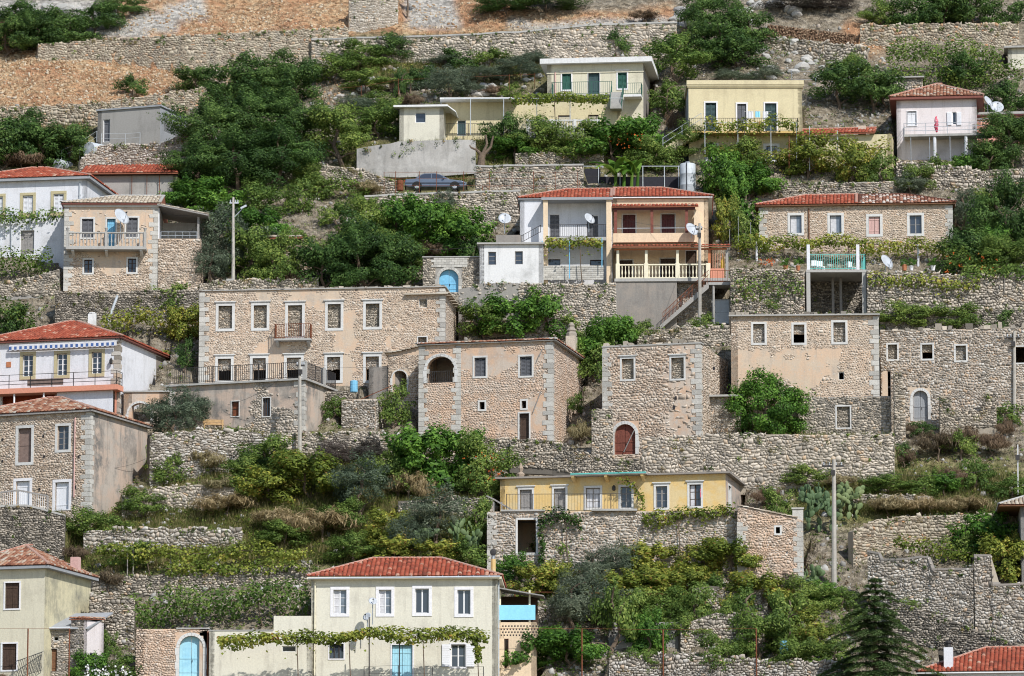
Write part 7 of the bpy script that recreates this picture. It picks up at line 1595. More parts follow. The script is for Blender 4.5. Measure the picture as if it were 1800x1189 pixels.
# ---- blossoms on the flowering shrubs
def blossoms(name, label, box, n_, y, mat, s=.12, seed=1):
    rg = np.random.default_rng(seed); u = rg.uniform(box[0], box[2], n_); v = rg.uniform(box[1], box[3], n_); C = np.array([at_y(a, b, y+rg.normal(0, .25)) for a, b in zip(u, v)]); O = C.mean(0)
    V = leaves_np(np.repeat(C-O, 3, 0)+rg.normal(0, .05, (n_*3, 3)), rg.normal(0, 1, (n_*3, 3)), s, rg, .2, .9); o = link(name, leaf_mesh(name, V, rg.random(n_*3), mat)); o.location = tuple(O); tag(o, label, 'flowers', None, 'stuff')
blossoms('orange_flowers', 'orange flowers on the creeper right of the satellite dish', (1655, 445, 1760, 500), 34, at(1700, 520)[1]-.9, 'flower_orange', .12, 2)
blossoms('orange_fruit', 'orange fruits in the bush left of the ochre house', (815, 795, 890, 850), 45, at(856, 866)[1]-1.7, 'flower_orange', .11, 3)
blossoms('red_flowers', 'red flowers in front of the green shuttered house', (1060, 230, 1130, 262), 26, at(1075, 288)[1]-2.0, 'flower_orange', .11, 4)
blossoms('white_flowers', 'white flowers by the gate pier, bottom left', (150, 1170, 230, 1189), 46, at(165, 1200)[1]-1.3, 'flower_white', .16, 5)
blossoms('orange_flowers', 'orange flowers on the terrace left of the turquoise railing', (1334, 455, 1362, 466), 26, at(1350, 470)[1]-.5, 'flower_orange', .12, 6)

# ---- grass and weeds nobody could count
def grass(name, label, n_, boxes, hmin, hmax, mat, seed, blades=7):
    rg = np.random.default_rng(seed); P = scatter_px(n_, boxes, rg); N = len(P); h = rg.uniform(hmin, hmax, N)
    B_ = np.repeat(P, blades, 0)+np.concatenate([rg.normal(0, .14, (N*blades, 2)), np.full((N*blades, 1), -.06)], 1); hh = np.repeat(h, blades)*rg.uniform(.5, 1.2, N*blades)
    a = rg.random(N*blades)*6.283; wv = np.stack([np.cos(a), np.sin(a), 0*a], 1)*.028; tip = np.stack([rg.normal(0, .28, N*blades)*hh, rg.normal(0, .28, N*blades)*hh, hh], 1)
    V = np.stack([B_-wv, B_+wv, B_+tip], 1).reshape(-1, 3); M_ = N*blades
    o = link(name, np_mesh(name, V, np.arange(M_*3), np.full(M_, 3), np.clip(np.repeat(rg.random(N), blades)+rg.normal(0, .12, M_), 0, 1), mat)); tag(o, label, 'grass', None, 'stuff')
grass('dry_grass', 'dry grass tufts on the banks and terraces', 14000, TURF+[(460, 860, 760, 960), (1480, 880, 1800, 910), (1285, 738, 1420, 764), (1420, 745, 1560, 764)], .25, .75, 'leaf_grass', 41)
grass('hillside_grass', 'sparse weeds and grass between the stones of the hillside', 9000, ALL+[(560, 85, 1800, 200)], .15, .45, 'leaf_grass', 42, 5)
def weeds(name, label, n_, boxes, s, mat, seed, k=14, leaf=.15):
    rg = np.random.default_rng(seed); P = scatter_px(n_, boxes, rg); N = len(P); r_ = rg.uniform(.5, 1.3, N)*s
    q = rg.normal(0, 1, (N*k, 3)); q /= np.linalg.norm(q, axis=1, keepdims=True); q[:, 2] = np.abs(q[:, 2]); C = np.repeat(P, k, 0)+q*np.repeat(r_, k)[:, None]*rg.random((N*k, 1))**.5
    o = link(name, leaf_mesh(name, leaves_np(C, q, leaf, rg, .5, .6), np.clip(np.repeat(rg.random(N), k)*.7+rg.random(N*k)*.3, 0, 1), mat)); tag(o, label, 'weeds', None, 'stuff')
weeds('ground_weeds', 'low green weeds all over the hillside', 7000, ALL+[(600, 85, 1500, 300), (300, 880, 860, 1000), (900, 1000, 1500, 1189)], .35, 'leaf_mid', 43, 18)
weeds('brown_weeds', 'withered brown ground plants between the stones', 2600, ALL+[(1560, 740, 1800, 860), (620, 85, 960, 200)], .35, 'leaf_brown', 44, 16)
weeds('pale_weeds', 'pale green ground plants on the banks', 1800, TURF+[(380, 820, 860, 985)], .4, 'leaf_vine', 45, 18)

# weeds rooted in the terrace walls
rgw = np.random.default_rng(77); C = []
for B_ in WALLS:
    L_ = np.abs(B_[-1, 0]-B_[0, 0]); n_ = int(L_*2.2)
    t = rgw.random(n_); S = np.linspace(0, 1, len(B_)); h = np.where(rgw.random(n_) < .55, 1-rgw.random(n_)**2*.25, rgw.random(n_))
    X = np.interp(t, (B_[:, 0]-B_[0, 0])/(B_[-1, 0]-B_[0, 0]), B_[:, 0]); Y = np.interp(X, B_[:, 0], B_[:, 1]); zb_ = np.interp(X, B_[:, 0], B_[:, 2]); zt_2 = np.interp(X, B_[:, 0], B_[:, 3])
    C.append(np.stack([X, Y-.06, zb_+(zt_2-zb_)*h], 1))
C = np.concatenate(C); k = 22; N = len(C); rad = rgw.uniform(.08, .42, N)**1.0; q = rgw.normal(0, 1, (N*k, 3)); q /= np.linalg.norm(q, axis=1, keepdims=True); q[:, 1] = -np.abs(q[:, 1]); q[:, 2] -= .2
CC = np.repeat(C, k, 0)+q*np.repeat(rad, k)[:, None]*rgw.random((N*k, 1))**.5; ti = rgw.random(N)
half = np.repeat(rgw.random(N) < .6, k)
for nm, lab, sel, mt in (('wall_weeds', 'green weeds rooted in the joints of the terrace walls', half, 'leaf_mid'), ('dry_wall_weeds', 'dry weeds hanging from the terrace walls', ~half, 'leaf_grass')):
    o = link(nm, leaf_mesh(nm, leaves_np(CC[sel], q[sel], .13, rgw, .3, .5), np.clip(np.repeat(ti, k)[sel]+rgw.normal(0, .15, sel.sum()), 0, 1), mt)); tag(o, lab, 'weeds', None, 'stuff')

# ================================================================== small things
def pole(label, u, vt, vb, r0=.14, r1=.09, mat='pole_concrete', arm=None, lamp=False, dy=0., y=None, cat='pole', name='utility_pole'):
    yy = y if y is not None else at(u, vb, dy)[1]; b = pt(u, vb, yy); t = pt(u, vt, yy); H = t.z-b.z
    r = thing(name, label, cat, b); m = MB(); m.tube((0, 0, -.8), (t.x-b.x, 0, H), r0, r1, 8); m.build('shaft', mat, r)
    if arm:
        m = MB(); m.box(-arm, arm, -.06, .06, H-.5, H-.4); cr = m.build('crossarm', 'iron' if not lamp else 'galvanised', r)
        for x in (-arm*.8, -arm*.3, arm*.3, arm*.8):
            m = MB(); m.lathe((x, 0, H-.4), [(.03, 0), (.06, .05), (.035, .1), (.06, .14), (.02, .2)], 7); m.build('insulator', 'dish_white', cr)
    if lamp:
        m = MB(); m.tube((0, -.05, H-1.6), (.7, -.3, H-.9), .035, n=6); la = m.build('lamp_arm', 'galvanised', r)
        m = MB(); m.add([(.55, -.42, H-1.0), (1.0, -.42, H-.78), (1.0, -.2, H-.78), (.55, -.2, H-1.0), (.5, -.4, H-.86), (.95, -.4, H-.64), (.95, -.22, H-.64), (.5, -.22, H-.86)],
                        [(0, 3, 2, 1), (4, 5, 6, 7), (0, 1, 5, 4), (1, 2, 6, 5), (2, 3, 7, 6), (3, 0, 4, 7)]); m.build('lamp_head', 'dish_white', la)
    else:
        m = MB(); m.box(-.14, .14, -.2, -.08, H-1.1, H-.75); m.build('junction_box', 'iron', r)
    return r
pole('concrete lamp pole with bent lamp arm above the large ruined house', 410, 347, 512, arm=.35, lamp=True, r0=.16, name='lamp_pole')
pole('tall concrete pole standing before the patio block of the ruined house', 527, 632, 810, .17, .1, arm=.3, dy=-.6)
pole('concrete pole rising in front of the concrete stair, centre', 1230, 393, 582, .15, .1, arm=.25, y=at(1160, 494)[1]-3.6)
pole('concrete pole with crossarm on the dry bank beside prickly pears', 1466, 808, 1030, .19, .13, arm=.75, dy=-.5)
pole('slim concrete pole against the long right ruin', 1783, 583, 735, .14, .1, arm=.5, dy=-1)
pole('white bent standpipe at the right edge', 1789, 782, 850, .04, .04, 'paint_white', dy=-2, cat='pipe', name='standpipe')

def dish(label, u, v, d_px, y, az=20, mast=.8, mat='dish_white', el=28, mount=None):
    P = pt(u, v, y); s = d_px/(FPX/(np.array(P) @ FW)); Rr = s/2
    r = thing('satellite_dish', label, 'satellite dish', P-Vector((0, 0, mast))); m = MB(); n = 16
    prof = [(0.02, .0), (.35*Rr, .02*Rr), (.7*Rr, .11*Rr), (Rr, .24*Rr), (Rr*1.01, .26*Rr), (.7*Rr, .14*Rr), (.02, .03*Rr)]
    # dish opens towards -y, then is turned
    V = []; 
    for q, h in prof:
        for i in range(n): t = 2*math.pi*i/n; V.append((q*math.cos(t), -h, q*math.sin(t)))
    F_ = [(j*n+(i+1) % n, j*n+i, (j+1)*n+i, (j+1)*n+(i+1) % n) for j in range(len(prof)-1) for i in range(n)]
    m.add(V, F_); o = m.build('reflector', mat, r, True); o.location = (0, -.05, mast); o.rotation_euler = (R(-el), 0, R(az))
    m = MB(); m.bar((0, 0, -Rr*.95), (0, -Rr*1.05, -Rr*.1), .03, .03); a = m.build('feed_arm', 'steel', o)
    m = MB(); m.tube((0, -Rr*1.15, -.05*Rr), (0, -Rr*.95, 0), .05, n=6); m.build('receiver', 'iron', a)
    m = MB(); m.tube((0, .03, -.1), (0, .03, mast), .035, n=6); m.build('mast', 'steel', r)
dish('oval white satellite dish on the balcony of the balustraded stone house', 212, 383, 32, at(194, 508)[1]-1.0, 48, 1.6)
dish('round grey satellite dish on the flat roof of the whitewashed annex', 887, 386, 23, at(900, 497)[1]-.2, 5, 1.0)
dish('white satellite dish on the porch rail of the white house half', 1035, 386, 22, at(995, 494)[1]-1.6, 40, .9)
dish('grey satellite dish on the parapet of the cream house half', 1215, 405, 26, at(1160, 494)[1]-1.9, 38, .5)
dish('large tilted satellite dish on the terrace right of the turquoise railing', 1557, 462, 28, at(1557, 552)[1]+.8, 45, .6)
dish('small white satellite dish on a mast before the cream house', 655, 1058, 15, at(710, 1207)[1]-1.2, 10, 1.4)
dish('grey satellite dish low on the mast before the cream house', 646, 1085, 16, at(710, 1207)[1]-1.25, -30, .6)
dish('grey satellite dish leaning right of the pyramid roof', 1736, 180, 22, at(1717, 250)[1]+.6, 50, .7)
dish('satellite dish half hidden behind the pink annex roof', 1752, 190, 24, at(1717, 250)[1]+1.6, 5, .7)

def drum(name, label, u, v, y, rpx, L_, rot, mat='galvanised', vert=False):
    P = pt(u, v, y); k = FPX/(np.array(P) @ FW); rr = rpx/k; r = thing(name, label, 'tank', P-Vector((0, 0, 0 if vert else rr)), R(rot))
    m = MB()
    if vert:
        m.lathe((0, 0, 0), [(rr*.98, 0), (rr, .05), (rr, L_*.32), (rr*1.02, L_*.33), (rr, L_*.34), (rr, L_*.66), (rr*1.02, L_*.67), (rr, L_*.68), (rr, L_-.05), (rr*.9, L_), (.1, L_+.1)], 20)
        o = m.build('shell', mat, r, True); m = MB(); m.lathe((0, 0, L_+.1), [(.2, 0), (.2, .06), (.05, .08)], 12); m.build('lid', mat, r)
        m = MB(); m.tube((-.1, -rr-.03, 0), (-.1, -rr-.03, L_), .03, n=6); m.build('pipe', 'iron', r)
    else:
        m.lathe((0, 0, rr), [(.05, -L_/2-.04), (rr*.96, -L_/2), (rr, -L_/2+.03), (rr, 0), (rr*1.015, .02), (rr, .04), (rr, L_/2-.03), (rr*.96, L_/2), (.05, L_/2+.04)], 20, 'x'); m.build('shell', mat, r)
        for x in (-L_*.3, L_*.3): m = MB(); m.box(x-.08, x+.08, -rr*.7, rr*.7, -.3, .15); m.build('cradle', 'cement', r)
        m = MB(); m.tube((0, 0, rr*2-.05), (0, 0, rr*2+.12), .12, n=8); m.build('filler_cap', 'iron', r)
drum('water_tank', 'galvanised water tank lying below the concrete building', 172, 267, at(172, 290)[1]-.6, 14, 2.1, 52)
drum('water_tank', 'smaller galvanised tank lying behind the far left red roof', 112, 291, at(112, 300)[1]+.5, 9, 1.6, 55)
drum('water_cistern', 'tall upright galvanised cistern between banana plant and vines', 1209, 345, at(1209, 346)[1], 14, 2.6, 0, vert=True)

# ---- the parked car
yc = at(770, 388)[1]+1.9; P = pt(766, 337.5, yc)
car = thing('parked_car', 'dark blue grey saloon car parked on the terrace above the pale rubble wall', 'car', P, 0)
k = FPX/(np.array(P) @ FW); Lc = 110/k; hw = .86
def prof_car(pts, w0, w1, name, mat, parent, bev=.06):
    m = MB(); n = len(pts); z0 = min(p[1] for p in pts); z1 = max(p[1] for p in pts); V = []
    for s in (-1, 1):
        for x, z in pts: ww = w0+(w1-w0)*((z-z0)/(z1-z0)); V.append((x, s*ww, z))
    Fc = [tuple(range(n)), tuple(range(2*n-1, n-1, -1))]+[((i+1) % n, i, n+i, n+(i+1) % n) for i in range(n)]
    m.add(V, Fc); o = m.build(name, mat, parent)
    bv = o.modifiers.new('bevel', 'BEVEL'); bv.width = bev; bv.segments = 2; bv.limit_method = 'ANGLE'; bv.angle_limit = R(20)
    return o
a = -Lc/2; S_ = Lc/4.7
body = prof_car([(a+.05, .32), (a+.02, .62), (a+.12, .88), (a+.95*S_, .92), (a+3.25*S_, .88), (a+4.3*S_, .76), (a+4.62*S_, .62), (a+4.68*S_, .36), (a+4.5*S_, .24), (a+4.05*S_, .24), (a+.3, .24)], hw, hw*.94, 'body', 'car_paint', car, .07)
cab = prof_car([(a+.72*S_, .86), (a+1.15*S_, 1.24), (a+1.5*S_, 1.38), (a+2.35*S_, 1.40), (a+2.75*S_, 1.28), (a+3.42*S_, .86)], hw*.92, hw*.66, 'cabin', 'car_paint', car, .06)
for s in (-1, 1):
    for nm, q in (('rear_window', [(a+1.02*S_, .93), (a+1.28*S_, 1.22), (a+1.52*S_, 1.31), (a+2.0*S_, 1.33), (a+2.0*S_, .93)]), ('front_window', [(a+2.06*S_, .93), (a+2.06*S_, 1.33), (a+2.34*S_, 1.32), (a+2.7*S_, 1.22), (a+3.15*S_, .93)])):
        m = MB(); V = [(x, s*(hw*.92-(hw*.26)*((z-.86)/.54)+.012), z) for x, z in q]; V2 = [(x, y_-s*.02, z) for x, y_, z in V]; n = len(q); m.add(V+V2, [tuple(range(n)), tuple(range(2*n-1, n-1, -1))]+[((i+1) % n, i, n+i, n+(i+1) % n) for i in range(n)]); m.build(nm, 'glass', cab)
    for x in (a+.95*S_, a+3.78*S_):
        m = MB(); m.lathe((x, s*(hw-.11), .31), [(.2, -.1), (.31, -.1), (.32, 0), (.31, .1), (.2, .1)], 18, 'y'); wh = m.build('wheel', 'rubber', car)
        m = MB(); m.lathe((x, s*(hw-.11), .31), [(.03, -.115), (.195, -.105), (.195, .105), (.03, .115)], 14, 'y'); m.build('rim', 'steel', wh)
        m = MB(); nn = 14; V = [(x+math.cos(math.pi*i/nn)*.4, s*(hw+.004), .3+math.sin(math.pi*i/nn)*.38) for i in range(nn+1)]; m.add(V+[(p[0], p[1]-s*.05, p[2]) for p in V], [tuple(range(nn+1)), tuple(range(2*nn+1, nn, -1))]); m.build('wheel_arch', 'rubber', car)
    m = MB(); m.box(a+.0, a+.1, s*hw*.62-.16, s*hw*.62+.16, .64, .8); m.build('tail_light', 'lamp_red', car)
    m = MB(); m.box(a+4.52*S_, a+4.66*S_, s*hw*.62-.16, s*hw*.62+.16, .5, .66); m.build('headlight', 'glass_pale', car)
    m = MB(); m.box(a+2.9*S_, a+3.02*S_, s*(hw+.08)-.08, s*(hw+.08)+.08, .92, 1.04); m.build('wing_mirror', 'car_paint', car)
    m = MB(); m.box(a+.1, a+4.6*S_, s*(hw+.002)-.012, s*(hw+.002)+.012, .52, .58); m.build('trim_strip', 'rubber', car)
for x0, x1 in ((a+.03, a+.1), (a+4.62*S_, a+4.72*S_)): m = MB(); m.box(x0, x1, -hw*.9, hw*.9, .3, .48); m.build('bumper', 'rubber', car)

# ---- fences and pipes
def posts_fence(name, label, pts, y, h_px, mat='rust', rails=(), cat='fence', r=.025):
    O = pt(pts[0][0], pts[0][1], y); f = thing(name, label, cat, O)
    Q = [pt(u, v, y)-O for u, v in pts]; H = Vector((0, 0, h_px/(FPX/(np.array(O) @ FW))))
    for q in Q: m = MB(); m.tube(q-Vector((0, 0, .3)), q+H, r, n=5); m.build('post', mat, f)
    m = MB()
    for t in rails:
        for a_, b_ in zip(Q[:-1], Q[1:]): m.tube(a_+H*t, b_+H*t, .012, n=4)
    if rails: m.build('wire', mat, f)
posts_fence('wire_fence', 'thin rusty wire fence in front of the parked car', [(675, 338), (695, 337), (737, 337), (767, 337), (815, 337), (860, 337), (900, 337), (938, 337), (976, 337), (1015, 338)], at(770, 388)[1]+.25, 36, rails=(.3, .65, .95))
posts_fence('pipe_rail', 'rusty pipe rail along the grey stone wall beside the car', [(848, 333), (900, 332), (960, 333), (1000, 334), (1018, 322)], at(930, 340)[1]-.5, 5, rails=(.95,), r=.03, cat='railing')
posts_fence('garden_fence', 'grey post fence on the stone slope above the yellow wing', [(1392, 155), (1434, 156), (1470, 160), (1510, 150)], at(1450, 165)[1], 32, 'steel', rails=(.5, .95))
posts_fence('slope_fence', 'rusty post fence on the slope above the cream hut', [(580, 175), (635, 172), (700, 160), (895, 152), (940, 150)], at(760, 175)[1], 22, 'rust', rails=(.9,))
posts_fence('rusty_pergola', 'rusty pipe frame standing in the bottom garden', [(870, 1190), (1023, 1190), (1166, 1192), (1330, 1190)], at(1100, 1200)[1]-.5, 85, 'rust', rails=(1.0,), cat='pergola', r=.05)
posts_fence('rusty_trellis', 'rusty horizontal pipe trellis behind the lean-to porch', [(905, 1062), (1060, 1064), (1082, 1066), (1240, 1066)], at(1080, 1100)[1]-.4, 22, 'rust', rails=(1.0, .93), cat='pergola', r=.04)
posts_fence('stair_rail', 'steel stair railing rising to the concrete building', [(108, 290), (140, 276), (170, 256)], at(140, 292)[1]-.3, 26, 'galvanised', rails=(1.0, .6), cat='railing')
posts_fence('house_rail', 'thin railing in front of the concrete building', [(178, 252), (220, 252), (246, 250)], at(220, 256)[1]-1.0, 17, 'galvanised', rails=(1.0, .5), cat='railing')
posts_fence('pipe_trellis', 'rusty pipe trellis in front of the corner yellow house', [(-10, 1195), (48, 1195), (121, 1195)], at(50, 1206)[1]-2.0, 90, 'rust', rails=(1.0,), cat='frame', r=.05)
posts_fence('vine_poles', 'tall thin vine poles beside the cream house half', [(1283, 462), (1298, 440), (1320, 450)], at(1300, 470)[1]+1, 60, 'steel', rails=(), cat='poles', r=.018)
posts_fence('door_railing', 'thin iron railing before the door of the cream house', [(640, 1198), (700, 1196), (760, 1198), (850, 1198)], at(710, 1207)[1]-3.0, 26, 'iron', rails=(1.0, .5), cat='railing')
# iron lattice by the corner yellow house
yl = at(60, 1206)[1]-.9; O = pt(30, 1192, yl); f = thing('iron_lattice', 'iron lattice stair railing beside the brown plank door', 'railing', O)
m = MB()
A0_, A1_, B0_, B1_ = [pt(u, v, yl)-O for u, v in ((28, 1192), (74, 1178), (28, 1163), (74, 1147))]
m.bar(B0_, B1_, .04, .04); m.bar(A0_, A1_, .03, .03)
for i in range(12):
    t = i/12; m.bar(A0_.lerp(A1_, t), B0_.lerp(B1_, min(1, t+.18)), .018, .018); m.bar(A0_.lerp(A1_, min(1, t+.18)), B0_.lerp(B1_, t), .018, .018)
m.build('lattice', 'iron', f)

# ---- netted enclosure behind the banana plant
yn = at(1110, 342)[1]+.9; O = pt(1025, 340, yn); f = thing('netted_pen', 'dark netted garden pen with grey posts behind the banana plant', 'pen', O)
for u in (1025, 1052, 1090, 1130, 1168, 1193): q = pt(u, 340, yn)-O; m = MB(); m.tube(q, q+Vector((0, 0, 2.2)), .04, n=6); m.build('post', 'galvanised', f)
q = pt(1195, 340, yn)-O; m = MB(); m.bar((0, 0, 2.2), (q.x, 0, 2.2), .05, .05); m.build('top_rail', 'galvanised', f)
m = MB(); m.box(.1, q.x, .05, .08, -.2, 1.35); m.box(.1, 1.4, .05, .08, 1.36, 2.0); m.build('net', 'black_net', f)

# ---- banana plant
P = at(1095, 345, -.5); bn = thing('banana_plant', 'banana plant with long arching bright leaves above the centre red roof', 'plant', P); bn.scale = (1.35, 1.2, 1.45)
m = MB(); rgb = np.random.default_rng(3)
for x in (-.5, 0, .45, .8): m.tube((x, 0, -.3), (x+.1, 0, 1.3), .13, .08, 8)
m.build('stem', 'leaf_banana', bn)
for i in range(17):
    x = rgb.choice([-.45, .05, .5, .85]); az = rgb.uniform(0, 6.28); L_ = rgb.uniform(1.6, 2.7); el = rgb.uniform(.5, 1.35); n = 9; m = MB(); V = []; 
    dx, dy_ = math.cos(az), math.sin(az)*.7; p = np.array([x, 0, 1.2]); e = el
    for j in range(n):
        w_ = .30*math.sin(math.pi*min(1, (j+.6)/n))+.02; sd = np.array([-dy_, dx, 0]); c_ = p.copy()
        V += [tuple(c_-sd*w_+np.array([0, 0, -.05])), tuple(c_), tuple(c_+sd*w_+np.array([0, 0, -.05]))]
        p = p+np.array([dx*math.cos(e), dy_*math.cos(e), math.sin(e)])*L_/n; e -= .17
    m.add(V, [q for j in range(n-1) for q in ((3*j, 3*j+1, 3*j+4, 3*j+3), (3*j+1, 3*j+2, 3*j+5, 3*j+4))]); m.build('leaf', 'leaf_banana', bn)

# ---- prickly pears
def cactus(label, u, vb, w_px, h_px, seed, n=60, dy=-.4):
    P = at(u, vb, dy); k = FPX/(P @ FW); W_ = w_px/k; H_ = h_px/k; r = thing('prickly_pear', label, 'cactus', P); rg = np.random.default_rng(seed)
    pads = [(np.array([rg.uniform(-.3, .3)*W_, rg.uniform(-.4, .4), 0.]), np.array([0, 0, 1.]))]
    base = [np.array([x*W_, rg.uniform(-.5, .4), 0.]) for x in np.linspace(-.32, .32, max(3, int(W_/.7)))]; nodes = [(b, np.array([rg.normal(0, .3), rg.normal(0, .3), 1.0]), 0) for b in base]; made = 0
    me_ = None
    ob = MB(); ob.lathe((0, 0, .24), [(.02, -.24), (.09, -.2), (.15, -.08), (.17, .06), (.13, .18), (.02, .25)], 10); ob.v = [(x, y*.28, z) for x, y, z in ob.v]; o_ = ob.build('pad', 'cactus', r, True); me_ = o_.data; bpy.data.objects.remove(o_)
    while nodes and made < n:
        b, d, lv = nodes.pop(int(rg.integers(0, len(nodes)))); d = d/np.linalg.norm(d); s = rg.uniform(.8, 1.25)*(1.25 if lv == 0 else 1)
        o = link('pad', me_, r); o.location = tuple(b); o.rotation_mode = 'QUATERNION'; o.rotation_quaternion = Vector(d).to_track_quat('Z', 'X'); o.scale = (s, s, s); made += 1
        tip = b+d*.46*s
        for q in range(int(rg.integers(1, 4))):
            nd = d*.9+np.array([rg.normal(0, .8), rg.normal(0, .5), rg.uniform(-.1, .6)]); tq = tip+rg.normal(0, .04, 3)
            if abs(tq[0]) < W_*.5 and tq[2] < H_*.9: nodes.append((tq, nd, lv+1))
    return r
cactus('big prickly pear clump left of the tall pole on the dry bank', 1440, 935, 66, 84, 1, 110)
cactus('prickly pear right behind the tall pole on the dry bank', 1490, 915, 50, 66, 2, 70)
cactus('small prickly pear beside the corner pier of the stone building', 1432, 1045, 60, 44, 3, 50)
cactus('prickly pear with red fruit above the cream house roof', 818, 975, 50, 64, 4, 50)
cactus('prickly pear left of the red fruited one above the cream house roof', 752, 972, 44, 44, 5, 36)

# ---- cut back old trunk, two saplings, cedar
P = at(845, 295, -1.0); dt = thing('pollard_trunk', 'cut back bare tree trunk with short limbs right of the cement retaining wall', 'tree', P); m = MB()
m.path([(0, 0, -.4), (.05, 0, .7), (.15, 0, 1.2)], .34, .26, 8); m.build('trunk', 'bark', dt)
for q in ([(.1, 0, 1.0), (-.4, -.1, 1.5), (-.75, -.1, 2.3)], [(.15, 0, 1.1), (.5, 0, 1.9), (.4, .1, 2.7)], [(.2, 0, 1.0), (.8, .1, 1.7), (1.0, 0, 2.6)], [(-.3, -.1, 1.4), (-.8, -.2, 1.6), (-1.0, -.2, 2.0)]): m = MB(); m.path(q, .14, .07, 7); m.build('limb', 'bark', dt)
for i, (u, vb) in enumerate(((697, 26), (716, 24))):
    P = at(u, vb, -.5); t = thing('sapling', ['left small round tree at the top edge beside the pale wall', 'right small round tree at the top edge beside the pale wall'][i], 'tree', P); m = MB(); m.path([(0, 0, -.3), (.05, 0, .7), (0, 0, 1.5)], .09, .06, 6); m.build('trunk', 'bark', t)
    c = link('crown', CROWNS['S', i][1], t, 'leaf_dark'); c.location = (0, 0, 2.2); c.scale = (1.0, .9, .9)
def cedar(label, u, vtop, vb, w_px):
    y = at(u, vb)[1]-1.0; P = pt(u, vb, y); k = FPX/(np.array(P) @ FW); H = (vb-vtop)/k*1.01; W_ = w_px/k; rg = np.random.default_rng(8); r = thing('cedar_tree', label, 'tree', P)
    m = MB(); m.tube((0, 0, -.5), (.05, 0, H*.98), .26, .03, 8); m.build('trunk', 'bark', r)
    C = []; N_ = []; T_ = []; z = H*.06; br = MB()
    while z < H*.985:
        f = 1-z/H; L0 = W_/2*(f**.8)*1.05+.12; nb = int(8+4*f)
        ph = rg.random()*6.28
        for b in range(nb):
            az = ph+6.283*b/nb+rg.normal(0, .2); L_ = L0*rg.uniform(.45, 1.3); n = int(40+L_*170); s = rg.random(n)**.75; dx, dy_ = math.cos(az), math.sin(az)
            side = rg.normal(0, 1, n)*.20*L_*(1.15-s)*(.35+s); c = np.stack([dx*s*L_-dy_*side, dy_*s*L_+dx*side, z+L_*(.22*s-.42*s*s)+rg.normal(0, .04, n)-np.abs(side)*.25], 1)
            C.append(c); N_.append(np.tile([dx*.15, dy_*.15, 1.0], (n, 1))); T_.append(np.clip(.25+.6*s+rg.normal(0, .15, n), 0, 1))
            br.path([(0, 0, z), (dx*L_*.5, dy_*L_*.5, z+L_*.02), (dx*L_*.9, dy_*L_*.9, z-L_*.14)], .035, .01, 4)
        z += .34+.34*f
    br.build('branches', 'bark', r)['kind'] = 'stuff'
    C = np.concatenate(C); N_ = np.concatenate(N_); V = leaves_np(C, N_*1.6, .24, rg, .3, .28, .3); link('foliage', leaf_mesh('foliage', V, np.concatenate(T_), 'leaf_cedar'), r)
cedar('large dark green cedar with drooping tiers at the bottom right', 1540, 1014, 1250, 270)

# ---- stacked logs
yw_ = at(1420, 66)[1]-.9; O = pt(1420, 62, yw_); wp = thing('log_pile', 'long stack of cut logs on the wall near the top right', 'log pile', O); rgb = np.random.default_rng(12); m = MB()
for i in range(64):
    u = 1338+i*2.6; v0 = 47+(u-1338)*.115; hgt = 5 if u < 1350 else 9
    for j in range(hgt):
        q = pt(u+1.3*(j % 2)+rgb.normal(0, .3), v0+16-j*2.55, yw_)-O; rr = rgb.uniform(.045, .068); y0 = rgb.uniform(-.1, .05); m.tube((q.x, y0, q.z), (q.x, y0+1.0, q.z), rr, n=6)
mat_tint('log_wood', [(0, (.13, .08, .05)), (.5, (.27, .17, .11)), (1, (.42, .30, .20))]); lo = m.build('logs', 'log_wood', wp); lo['kind'] = 'stuff'

# ---- bench, parasol, oddments
P = at(375, 758, -.4); bh = thing('wooden_bench', 'pale wooden bench in front of the stained patio block', 'bench', P, .15)
m = MB(); m.box(-.75, .75, -.2, .2, .42, .48); m.build('seat', 'wood_pale', bh)
for i in range(3): m = MB(); m.box(-.75, .75, .18, .22, .55+i*.11, .64+i*.11); m.build('back_slat', 'wood_pale', bh)
for x in (-.65, .65):
    for y in (-.16, .18): m = MB(); m.box(x-.04, x+.04, y-.04, y+.04, -.1, .42 if y < 0 else .88); m.build('leg', 'wood_pale', bh)
y_ = at(1648, 280)[1]-1.2; P = pt(1646, 235, y_); k = FPX/(np.array(P) @ FW)
fp = thing('furled_parasol', 'furled pink and red parasol behind the balcony rail of the pyramid roof house', 'parasol', P); m = MB(); m.lathe((0, 0, .1), [(.06, 0), (.12, .15), (.16, .45), (.2, .62), (.13, .7), (.17, .9), (.1, 1.15), (.02, 1.35)], 9); m.v = [(x+.03*math.sin(z*9), y, z) for x, y, z in m.v]; m.build('canopy', 'paint_pinkred', fp)
m = MB(); m.tube((0, 0, 0), (0, 0, 1.42), .02, n=6); m.build('pole', 'paint_white', fp)
P = at(533, 285, -1.2); rs_ = thing('rusty_sheet', 'rusty orange metal sheet leaning among the trees above the car track', 'sheet', P, .3); m = MB(); m.box(-.5, .5, 0, .04, 0, 1.1); m.build('panel', 'rust_orange', rs_); m = MB(); m.box(-.5, .5, -.03, -.002, .5, .56); m.build('rib', 'rust', rs_)
P = at(612, 412, -.5); stp = thing('stone_steps', 'narrow flight of worn stone steps on the overgrown slope, centre left', 'steps', P, 0)
for i in range(8): m = MB(); m.box(-.5+.05*i, .55+.04*i, i*.16, i*.16+.4, i*.2-.3, i*.2+.12); m.build('step', 'slab', stp)
